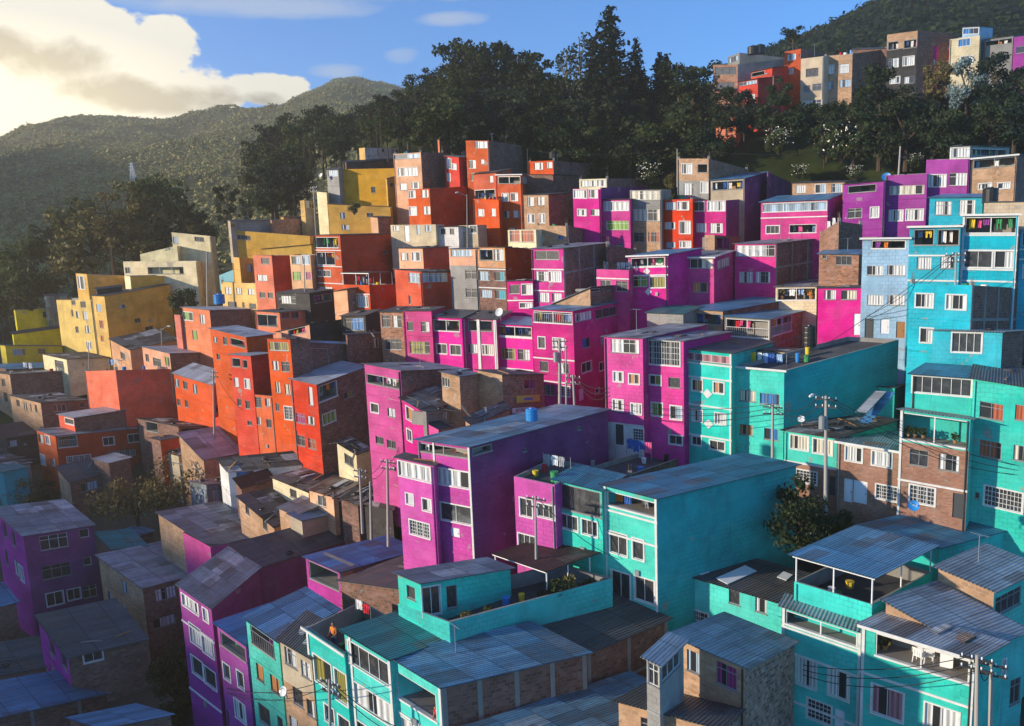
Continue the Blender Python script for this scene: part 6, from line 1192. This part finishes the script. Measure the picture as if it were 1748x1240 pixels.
_tp = min((k / 200 for k in range(10, 190)), key=lambda t: abs(proj(HL(229, t))[1] - 318)); _pp = HL(229, _tp)
pylon(229, proj(_pp)[1] + 2, 278, _pp.y, 'pale steel lattice pylon on the shaded far hillside')
# shop signs on the square brick house
def sign(F, q0, q1, t0, t1, mat, text, tmat, label, name):
    mb = MB(); obox(mb, F, q0, q1, t0, t1, .05, .11, mat); c = F.P((q0 + q1) / 2, (t0 + t1) / 2, .115); root = empty(name, F.P(q0, t1, 0)); tag(root, label, 'sign'); ORG[root.name] = F.P(q0, t1, 0); mb.build('board', root)
    if text:
        cu = bpy.data.curves.new('lettering', 'FONT'); cu.body = text; cu.align_x = 'CENTER'; cu.align_y = 'CENTER'; cu.size = (t1 - t0) * .95; cu.extrude = .006
        o = bpy.data.objects.new('lettering', cu); COL.objects.link(o); cu.materials.append(MAT[tmat]); o.parent = root
        X = (F.dir + Z * F.sl).normalized(); N = F.n; Y = N.cross(X); o.matrix_local = Matrix(((X.x, Y.x, N.x, c.x - ORG[root.name].x), (X.y, Y.y, N.y, c.y - ORG[root.name].y), (X.z, Y.z, N.z, c.z - ORG[root.name].z), (0, 0, 0, 1)))
        bpy.context.view_layer.update(); me = bpy.data.meshes.new_from_object(o.evaluated_get(bpy.context.evaluated_depsgraph_get())); me.name = 'lettering'; ml = o.matrix_local.copy(); bpy.data.objects.remove(o)
        o = bpy.data.objects.new('lettering', me); COL.objects.link(o); o.parent = root; w = max(v.co.x for v in me.vertices) * 2
        for v in me.vertices: v.co.x *= min(1, (q1 - q0) * .94 / w)
        o.matrix_local = ml
    return root
G = BLK['L3']['G']
plain('sign_yellow', (.62, .52, .10), .5); plain('sign_blue', (.06, .16, .55), .5); plain('sign_white', (.75, .75, .73), .5)
T(650, 580, K26); a = G.hit(*px(892, 372)); b = G.hit(*px(1045, 365)); 
s1 = sign(G, a[0], min(b[0], G.len - .1), a[1], a[1] + .62, 'sign_yellow', None, 'sign_blue', 'yellow shop sign with a worn blue emblem on the brick wall', 'shop_sign')
mb = MB(); m = (a[0] + min(b[0], G.len)) / 2
for k in range(9): q = m - .75 + k * .16; obox(mb, G, q, q + .13, a[1] + .2 + .05 * math.sin(k * 2.1), a[1] + .42 + .03 * math.cos(k * 1.7), .11, .118, 'sign_blue')
mb.build('emblem', s1)
sign(G, max(.3, G.len * .18), G.len * .62, a[1] + 1.05, a[1] + 1.5, 'sign_white', 'INTERNET', 'plastic_black', 'white sign board with dark capital letters under the yellow sign', 'sign_board')
# white diamonds
def diamond(key, x, y, r, label):
    F = BLK[key]['F']; q, t = F.hit(*px(x, y)); mb = MB(); p = [F.P(q - r, t, .03), F.P(q, t + r, .03), F.P(q + r, t, .03), F.P(q, t - r, .03)]; z = [k - F.n * .03 for k in p]
    mb.face(p, 'trim_white')
    for i in range(4): j = (i + 1) % 4; mb.quad(z[i], z[j], p[j], p[i], 'trim_white')
    mb.build('white_diamond', BLK[key]['root'])
T(1000, 560, K26)
for (x, y) in ((805, 435), (812, 635)): diamond('M2', x, y, .38, '')
T(950, 270, K26)
for (x, y) in ((598, 750), (608, 885)): diamond('H3', x, y, .38, '')
# maroon canopy over the turquoise deck
T(600, 840, K32)
F = BLK['Q11']['F']
def onplane(x, y, z):
    r = ray(*px(x, y)); return CAM + r * ((z - CAM.z) / r.z)
zc = BLK['Q11']['C'].z + 1.0
Lc, Cc, Rc = onplane(748, 332, zc), onplane(1030, 428, zc), onplane(1378, 302, zc)
root = empty('sun_canopy', Vector((Cc.x, Cc.y, zc - 1.9))); tag(root, 'dark maroon sheet canopy on white posts over the turquoise deck', 'canopy'); ORG[root.name] = Vector((Cc.x, Cc.y, zc - 1.9))
mb = MB(); sheet(mb, Lc, Cc, Rc, 'roof_maroon', ov=.05); mb.build('canopy_roof', root)
for p in (Cc, Cc.lerp(Rc, .33), Cc.lerp(Rc, .68), Rc, Lc, Lc + Rc - Cc):
    mb = MB(); i = ((Lc + Rc) / 2 - p); i.z = 0; i = i.normalized() * .15; mb.cyl(p + i - Z * 1.88, p + i, .045, .045, 'rail_white', 6); mb.build('post', root)
mb = MB(); mb.cyl(Lc, Cc, .05, .05, 'rail_white', 6); mb.build('front_beam', root)
# leaning blue and grey sheets by the teal house
T(1298, 560, K27)
for (x0, y0, x1, y1, mt, lab) in ((770, 400, 610, 590, 'roof_brightblue', 'long blue sheet leaning as a slide shaped roof beside the teal house'), (715, 395, 590, 525, 'roof_white', 'long grey sheet leaning next to the blue sheet')):
    D = 53.5; a, b = pt(*px(x0, y0), D + 1.5), pt(*px(x1, y1), D - 1); w = Vector((.84, -.54, 0)) * .75; mb = MB(); nn = (b - a).cross(w).normalized(); nn = nn if nn.z > 0 else -nn
    mb.box(a, b - a, w, nn * .05, mt); o = mb.build('leaning_sheet', None, b); tag(o, lab, 'roof sheet')
# balcony furniture
def chair(p, ang, mat, label, group):
    r = empty('plastic_chair', p); r.rotation_euler = (0, 0, ang); tag(r, label, 'chair', group); ORG[r.name] = Vector((0, 0, 0)); V = Vector
    mb = MB(); mb.box(V((-.22, -.22, .42)), V((.44, 0, 0)), V((0, .44, 0)), V((0, 0, .03)), mat); mb.build('seat', r)
    mb = MB()
    for k in range(5): mb.box(V((-.2 + k * .085, .2, .45)), V((.06, 0, 0)), V((0, .02, 0)), V((0, .07, .42)), mat)
    mb.box(V((-.22, .27, .85)), V((.44, 0, 0)), V((0, .025, 0)), V((0, .01, .07)), mat); mb.build('backrest', r)
    for sx in (-1, 1):
        for sy in (-1, 1): mb = MB(); mb.cyl(V((sx * .23, sy * .23, 0)), V((sx * .19, sy * .19, .42)), .022, .028, mat, 6); mb.build('leg', r)
        mb = MB(); mb.box(V((sx * .22 - .025, -.2, .63)), V((.05, 0, 0)), V((0, .45, 0)), V((0, 0, .03)), mat); mb.build('armrest', r)
S = BLK['S1']; F = S['F']; T(1248, 840, K32); q0, t0 = F.hit(*px(765, 862)); fz = 0
def inside(F, q, t, d): return F.P(q, t, -d)
plain('plastic_white', (.78, .78, .77), .4)
chair(inside(F, F.len * .52, t0 + .0, .6), 2.2, 'plastic_white', 'white plastic chair on the covered balcony, nearer the post', 'white balcony chairs'); chair(inside(F, F.len * .60, t0 + .0, .9), 1.2, 'plastic_white', 'white plastic chair on the covered balcony, nearer the washing machine', 'white balcony chairs')
p = inside(F, F.len * .70, t0, .9); mb = MB(); mb.box(p, F.dir * .6, -F.n * .6, Z * .85, 'plastic_white'); r = empty('washing_machine', p); ORG[r.name] = p; tag(r, 'white washing machine on the covered balcony behind the chairs', 'washing machine'); mb.build('cabinet', r)
mb = MB(); mb.box(p + Z * .86 + F.dir * .02, F.dir * .56, -F.n * .56, Z * .04, 'trim_grey'); mb.build('lid', r); mb = MB(); mb.box(p + Z * .9 - F.n * .5, F.dir * .6, -F.n * .1, Z * .14, 'plastic_white'); mb.build('control_panel', r)
def potplant(p, s, mat, label, group=None):
    r = empty('potted_plant', p); ORG[r.name] = p; tag(r, label, 'plant', group); mb = MB(); mb.cyl(p, p + Z * .3 * s, .13 * s, .18 * s, 'door_wood', 10); mb.build('pot', r)
    mb = MB(); rg = random.Random(int(p.x * 91)); clump(mb, p + Z * .65 * s, .36 * s, 120, .11 * s, rg, mat, 1.0, .3); mb.build('foliage', r)
potplant(inside(F, F.len * .12, t0, .5), 1.2, 'leaf_olive', 'bushy plant at the left end of the covered balcony'); potplant(inside(F, F.len * .2, t0, .8), 1.0, 'leaf_brown', 'reddish plant beside the bushy balcony plant')
F = BLK['Q11']['G']
for k, q in enumerate((1.2, 2.6, 6.2, 7.0, 8.0, 9.4, 10.4)):
    if q < F.len - .5: potplant(F.P(q, .88, -.5), 1.0 + .5 * (k in (3, 4)), random.choice(['leaf_mid', 'leaf_dark', 'leaf_olive']), ['small plant on the turquoise deck near the room', 'plant on the turquoise deck below the propped pipe', 'tall plant under the front corner of the maroon canopy', 'largest leafy plant under the maroon canopy', 'second leafy plant under the maroon canopy', 'plant by the inner canopy post', 'plant at the far end of the turquoise deck'][k])
F = BLK['H12']['F']
for k, f in enumerate((.12, .85)): potplant(F.P(F.len * f, 1.35, -.6), 1.5, 'leaf_olive', ['palm like plant at the left end of the awning terrace', 'palm like plant at the right end of the awning terrace'][k])
F = BLK['N4l']['F']; T(1298, 560, K27); q, t = F.hit(*px(960, 690))
for k, f in enumerate((.12, .22, .34, .8)): potplant(F.P(F.len * f, t - .02, -.35), .7, 'leaf_mid', ['flower pot at the left end of the balcony with the mustard door', 'second flower pot on the balcony with the mustard door', 'third flower pot on the balcony with the mustard door', 'flower pot right of the mustard door'][k])
mb = MB(); F = BLK['N4l']['F']; q0, t0 = F.hit(*px(1158, 562)); q1, t1 = F.hit(*px(1212, 712)); obox(mb, F, q0, q1, t0, t0 + 1.95, -1.69, -1.62, 'door_wood'); mb.build('mustard_door', BLK['N4l']['root'])
STOP = set('a an the of on in with its under beside over by at to and for below between above behind from front one two broad wide long dark open pale low small'.split())
def short(s, n):
    w = s.split()[:n]
    while w and w[-1] in STOP: w.pop()
    return ' '.join(w)
def antenna(p, label, hh):
    r = empty('tv_antenna', p); ORG[r.name] = p; tag(r, label, 'antenna', 'thin roof antennas'); mb = MB(); mb.cyl(p, p + Z * hh, .025, .02, 'trim_grey', 5); mb.build('mast', r)
    d = Vector((.6, -.8, 0)); e = Vector((.8, .6, 0)); mb = MB(); mb.cyl(p + Z * hh - d * .5, p + Z * hh + d * .5, .012, .012, 'trim_grey', 4); mb.build('boom', r)
    for k in range(5): mb = MB(); c = p + Z * hh + d * (k * .22 - .45); l = .42 - .05 * k; mb.cyl(c - e * l, c + e * l, .009, .009, 'trim_grey', 4); mb.build('element', r)
_rg = random.Random(4)
for key in ('I4', 'H2', 'G1', 'L2', 'U7', 'G10', 'Q1', 'H1', 'M1a', 'J1', 'A1', 'E8', 'D4', 'S4', 'U11', 'I9'):
    b = BLK[key]; p = b['C'] + (b['L'] - b['C']) * _rg.uniform(.2, .8) + (b['R'] - b['C']) * _rg.uniform(.25, .7) - Z * (.3 if b['roof'] == 'f' else 0); antenna(p, 'thin aerial on the roof of the ' + short(b['label'], 8), _rg.uniform(1.3, 2.4))
# column stubs with bare rebar left for the next floor
for key in ('H4', 'U4', 'G10', 'L7', 'H7b', 'GB15', 'D5', 'I12', 'H10', 'N7', 'J3', 'E8', 'G1b', 'U11'):
    b = BLK[key]
    for q in (b['C'], b['L'], b['R']):
        c = (b['L'] + b['R']) / 2; i = Vector((c.x - q.x, c.y - q.y, 0)).normalized() * .3; p = q + i - Z * .3; hh = _rg.uniform(.35, .8); mb = MB(); mb.box(p - Vector((.13, .13, 0)), Vector((.26, 0, 0)), Vector((0, .26, 0)), Z * (.3 + hh * .5), 'concrete')
        for a_, b_ in ((-.08, -.08), (.08, -.08), (-.08, .08), (.08, .08)): mb.cyl(p + Vector((a_, b_, 0)), p + Vector((a_ + _rg.gauss(0, .04), b_ + _rg.gauss(0, .04), .5 + hh)), .012, .012, 'trim_brown', 4, False)
        mb.build('column_stub', b['root'])
# things that hold the tin sheets down
def tyre(p, label, group):
    mb = MB(); N, M = 14, 7; g = [[p + Vector((math.cos(a * 6.2832 / N) * (.24 + .08 * math.cos(b * 6.2832 / M)), math.sin(a * 6.2832 / N) * (.24 + .08 * math.cos(b * 6.2832 / M)), .09 + .08 * math.sin(b * 6.2832 / M))) for b in range(M)] for a in range(N)]
    for a in range(N):
        for b in range(M): mb.quad(g[a][b], g[(a + 1) % N][b], g[(a + 1) % N][(b + 1) % M], g[a][(b + 1) % M], 'plastic_black')
    tag(mb.build('old_tyre', None, p), label, 'tyre', group)
def board(p, d, l, w, mat, label, group, name='loose_board'):
    mb = MB(); s = Vector((-d.y, d.x, 0)).normalized() * w; m = p + d * l * .5 + Z * random.uniform(.0, .05)
    mb.box(p, m - p, s, Z * .05, mat); mb.box(m, p + d * l - m, s, Z * .05, mat); tag(mb.build(name, None, p), label, 'board' if name == 'loose_board' else 'roof sheet', group)
for key, b in list(BLK.items()):
    if b['roof'] not in 'jrdg' or b['D'] > 100 or b['label'] == '': continue
    rg = random.Random(key); L_, C_, R_ = b['L'], b['C'], b['R']; lab = short(b['label'], 8)
    n = {'j': 7, 'r': 6, 'd': 2, 'g': 2}[b['roof']]
    for k in range(n):
        f, g_ = rg.uniform(.1, .8), rg.uniform(.1, .8); p = C_ + (L_ - C_) * f + (R_ - C_) * g_ + Z * .09; kd = rg.random()
        v = (R_ - C_).normalized(); u = (C_ - L_).normalized(); d = (u * rg.uniform(-1, 1) + v * rg.uniform(-1, 1)).normalized()
        if kd < .2: tyre(p, 'old tyre lying on the roof of the ' + lab, 'old tyres holding down tin roofs')
        elif kd < .65: board(p, d, rg.uniform(.8, 2.2), rg.uniform(.08, .2), rg.choice(['door_wood', 'bark_pale', 'concrete']), 'loose board lying on the roof of the ' + lab, 'loose boards on roofs')
        else: board(p, v, rg.uniform(.9, 1.8), rg.uniform(.5, .8), rg.choice(['roof_white', 'roof_rust', 'roof_grey', 'roof_junk']), 'scrap tin sheet on the roof of the ' + lab, 'scrap tin sheets on roofs', 'scrap_sheet')
B5 = BLK['S5']; T(950, 840, K32)
for (x0, y0, x1, y1, w, lab) in ((905, 490, 1060, 420, .9, 'long white sheet patch on the dark corrugated turquoise row roof'), (765, 440, 810, 425, .5, 'short white sheet patch on the dark corrugated turquoise row roof'), (610, 392, 650, 378, .6, 'white sheet patch at the roof corner above the broken opening'), (1215, 470, 1250, 440, .6, 'pale sheet patch at the right end of the dark corrugated row roof')):
    n_ = (B5['C'] - B5['L']).cross(B5['R'] - B5['C']).normalized(); 
    def onroof(x, y):
        r = ray(*px(x, y)); return CAM + r * (n_.dot(B5['L'] + Z * .11 - CAM) / n_.dot(r))
    a, b = onroof(x0, y0), onroof(x1, y1); d = b - a; s_ = n_.cross(d).normalized() * w; mb = MB(); mb.box(a, d, s_, Z * .03, 'plastic_white'); tag(mb.build('roof_patch', None, a), lab, 'roof sheet')
# ------------------------------------------------------------------ people
def skin_body(chains, mat, name, parent, lv=1):
    """chains: [[(pos, radius), ...], ...] each joined to the first chain where its first point equals one there"""
    vs, es, rs = [], [], []; ix = {}
    for ch in chains:
        pr = None
        for p, r in ch:
            k = tuple(round(c, 4) for c in p)
            if k not in ix: ix[k] = len(vs); vs.append(p); rs.append(r)
            if pr is not None and pr != ix[k]: es.append((pr, ix[k]))
            pr = ix[k]
    me = bpy.data.meshes.new(name); me.from_pydata(vs, es, []); o = bpy.data.objects.new(name, me); COL.objects.link(o)
    m = o.modifiers.new('s', 'SKIN'); m.use_smooth_shade = True
    for i, r in enumerate(rs): me.skin_vertices[0].data[i].radius = (r, r) if not isinstance(r, tuple) else r
    me.skin_vertices[0].data[0].use_root = True
    s = o.modifiers.new('u', 'SUBSURF'); s.levels = lv; s.render_levels = lv
    dg = bpy.context.evaluated_depsgraph_get(); n = bpy.data.meshes.new_from_object(o.evaluated_get(dg)); n.name = name
    o.modifiers.clear(); o.data = n; n.materials.append(MAT[mat]); o.parent = parent; bpy.data.meshes.remove(me); return o
def person(p, ang, shirt, label, lean=0.0):
    root = empty('person', p); root.rotation_euler = (0, 0, ang); tag(root, label, 'person'); ly = -lean
    V = lambda x, y, z: (x, y + ly * max(0, z - .95), z)
    spine = [(V(0, 0, .96), (.15, .11)), (V(0, .01, 1.15), (.13, .10)), (V(0, .01, 1.32), (.155, .11)), (V(0, .01, 1.43), (.11, .085)), (V(0, 0, 1.5), .05), (V(0, -.01, 1.56), .062), (V(0, -.015, 1.64), (.078, .095)), (V(0, -.01, 1.71), (.07, .085))]
    ch = [spine]
    nose = [(V(0, -.015, 1.64), (.078, .095)), (V(0, -.115, 1.625), .016)]; ch.append(nose)
    for s in (-1, 1):
        ch.append([(V(0, -.015, 1.64), (.078, .095)), (V(s * .088, .0, 1.635), .018)])
        sh, el, wr = V(s * .19, .01, 1.40), V(s * .25, -.02, 1.14), V(s * .20, -.22, 1.02)
        hand = V(s * .17, -.30, 1.01)
        ch.append([(V(0, .01, 1.32), (.155, .11)), (sh, .058), (el, .042), (wr, .028), (hand, (.036, .018))])
        for k in range(4): bx = s * (.17 + (k - 1.5) * .019); ch.append([(hand, (.036, .018)), (V(bx, -.345, 1.01), .0095), (V(bx, -.385 - .006 * (k in (1, 2)), .995), .008)])
        ch.append([(hand, (.036, .018)), (V(s * .125, -.30, 1.005), .0095), (V(s * .105, -.33, .998), .008)])
        ch.append([(V(0, 0, .96), (.15, .11)), (V(s * .09, 0, .86), .088), (V(s * .10, -.01, .48), .056), (V(s * .105, .02, .09), .038), (V(s * .105, -.12, .04), (.04, .03))])
    skin_body(ch, 'skin', 'body', root)
    t = [[(V(0, 0, .93), (.165, .125)), (V(0, .01, 1.15), (.145, .115)), (V(0, .01, 1.32), (.17, .125)), (V(0, .01, 1.42), (.12, .095))]]
    for s in (-1, 1): t.append([(V(0, .01, 1.32), (.17, .125)), (V(s * .19, .01, 1.40), .07), (V(s * .225, -.005, 1.24), .06)])
    skin_body(t, shirt, 'shirt', root)
    t = [[(V(0, 0, .97), (.16, .12)), (V(0, 0, .9), (.16, .12))]]
    for s in (-1, 1): t.append([(V(0, 0, .9), (.16, .12)), (V(s * .09, 0, .84), .098), (V(s * .10, -.01, .48), .068), (V(s * .105, .02, .12), .055)])
    skin_body(t, 'cloth_denim', 'trousers', root)
    skin_body([[(V(0, .035, 1.62), (.07, .06)), (V(0, .02, 1.70), (.083, .085)), (V(0, -.01, 1.745), (.07, .075))]], 'hair_black', 'hair', root)
Q4 = BLK['Q4']; T(250, 840, K32); q, t = Q4['F'].hit(*px(938, 760)); p = Q4['F'].P(q, 1.05, -.75); person(p, math.radians(-33), 'cloth_orange', 'person in an orange top standing behind the parapet of a turquoise roof deck')
Q1 = BLK['Q1']; T(600, 840, K32); q, t = Q1['F'].hit(*px(425, 1150)); F = Q1['F']; _, tb = F.hit(*px(234, 1080)); person(F.P(F.len - .55, tb + .95, -.38), math.radians(-33), 'cloth_red', 'person in a red top leaning on the sill of the wide dark opening', .35)
# washing on open roofs
def wash(key, q0, q1, up, dep, cols, kinds, seed):
    rg = random.Random(seed); F = BLK[key]['F']; a, b = F.P(q0, -up, -dep), F.P(q1, -up, -dep); mb = MB()
    for p in (a, b): mb.cyl(p - Z * (up + .3), p + Z * .05, .025, .025, 'trim_grey', 5)
    mb.cyl(a, b, .008, .008, 'cable', 4); r = empty('clothes_line', a - Z * (up + .3)); ORG[r.name] = a - Z * (up + .3); tag(r, 'clothes line on the roof of the ' + short(BLK[key]['label'], 8), 'clothes line'); mb.build('line_and_posts', r)
    q = q0 + .3
    while q < q1 - .25:
        w = rg.uniform(.3, .5); garment(F.P(q, -up + .02, -dep), F.dir, F.n, w, min(up + .1, rg.uniform(.6, .95)), rg.choice(cols), rg.choice(kinds), 'roof line of the ' + short(BLK[key]['label'], 8)); q += w + rg.uniform(.03, .2)
wash('H3b', .4, 4.0, .75, 1.0, ['denim', 'denim', 'blue', 'black', 'white'], ['trousers', 'trousers', 'shirt'], 1); wash('Q4', .4, 1.6, .5, 3.6, ['white', 'lightblue', 'red'], ['cloth', 'shirt'], 2)
wash('M3', .6, 3.4, .9, 2.2, ['white', 'blue', 'yellow', 'white', 'lightblue'], ['cloth', 'shirt'], 3); wash('E8', .6, 3.2, 1.1, 3, ['white', 'lightblue', 'white', 'blue'], ['cloth'], 4); wash('L4', .5, 2.6, .9, 3, ['white', 'pink', 'grey'], ['shirt', 'cloth'], 5); wash('G5', .5, 3.3, .9, 2, ['white', 'red', 'denim'], ['shirt', 'trousers'], 6)
wash('U9', .4, 3.0, .9, .8, ['denim', 'white', 'black'], ['shirt', 'trousers'], 7); wash('I12', .3, 1.6, .9, 1.5, ['white', 'green'], ['cloth'], 8); wash('J3', 1, 3.6, 1, 4, ['white', 'blue'], ['cloth'], 9); wash('L7', .5, 2.5, 1.0, 5, ['white', 'pink', 'blue'], ['shirt', 'cloth'], 10)
# buckets, crates and drums left about on decks
def bucket(p, r, hh, mat, label):
    rt = empty('plastic_drum', p); ORG[rt.name] = p; tag(rt, label, 'drum', 'drums and buckets on decks'); mb = MB(); mb.cyl(p, p + Z * hh, r * .85, r, mat, 12); mb.build('body', rt); mb = MB(); mb.cyl(p + Z * hh, p + Z * (hh + .04), r * 1.06, r * 1.06, mat, 12); mb.build('lid', rt)
_rg = random.Random(9)
for key in ('M3', 'Q4', 'L4', 'L7', 'S2b', 'Q11', 'H3b', 'G5', 'E8', 'U9', 'N7', 'H4', 'D5', 'GB15', 'I12', 'J3', 'U4'):
    b = BLK[key]; dz = {'Q4': 1.05, 'Q11': .9, 'S2b': .9, 'H3b': .8}.get(key, .32)
    for k in range(3):
        p = b['C'] + (b['L'] - b['C']) * _rg.uniform(.15, .85) + (b['R'] - b['C']) * _rg.uniform(.15, .6) - Z * (dz - .01); bucket(p, _rg.uniform(.16, .3), _rg.uniform(.35, .75), _rg.choice(['plastic_blue', 'plastic_white', 'plastic_black', 'cloth_red', 'cloth_green', 'cloth_yellow']), 'small drum standing on the deck of the ' + short(b['label'], 8))
# ------------------------------------------------------------------ names for the washing
from collections import defaultdict
GR = defaultdict(list)
for o, c, kd, where in GARM: GR[(c, kd, where)].append(o)
ORD = ['first', 'second', 'third', 'fourth', 'fifth', 'sixth', 'seventh', 'eighth', 'ninth']
CN = {'denim': 'dark blue', 'lightblue': 'pale blue'}
for (c, kd, where), os_ in GR.items():
    os_.sort(key=lambda o: proj(o.location)[0]); k2 = {'cloth': 'cloth', 'shirt': 'shirt', 'trousers': 'pair of trousers'}[kd]
    for i, o in enumerate(os_):
        w = where.split(); base = f"{CN.get(c, c)} {k2} drying on the {where}" if len(os_) == 1 else f"{ORD[i]} {CN.get(c, c)} {k2} drying on the {where}"
        tag(o, short(base, 16), 'laundry', 'laundry hung out to dry')

haze_box()
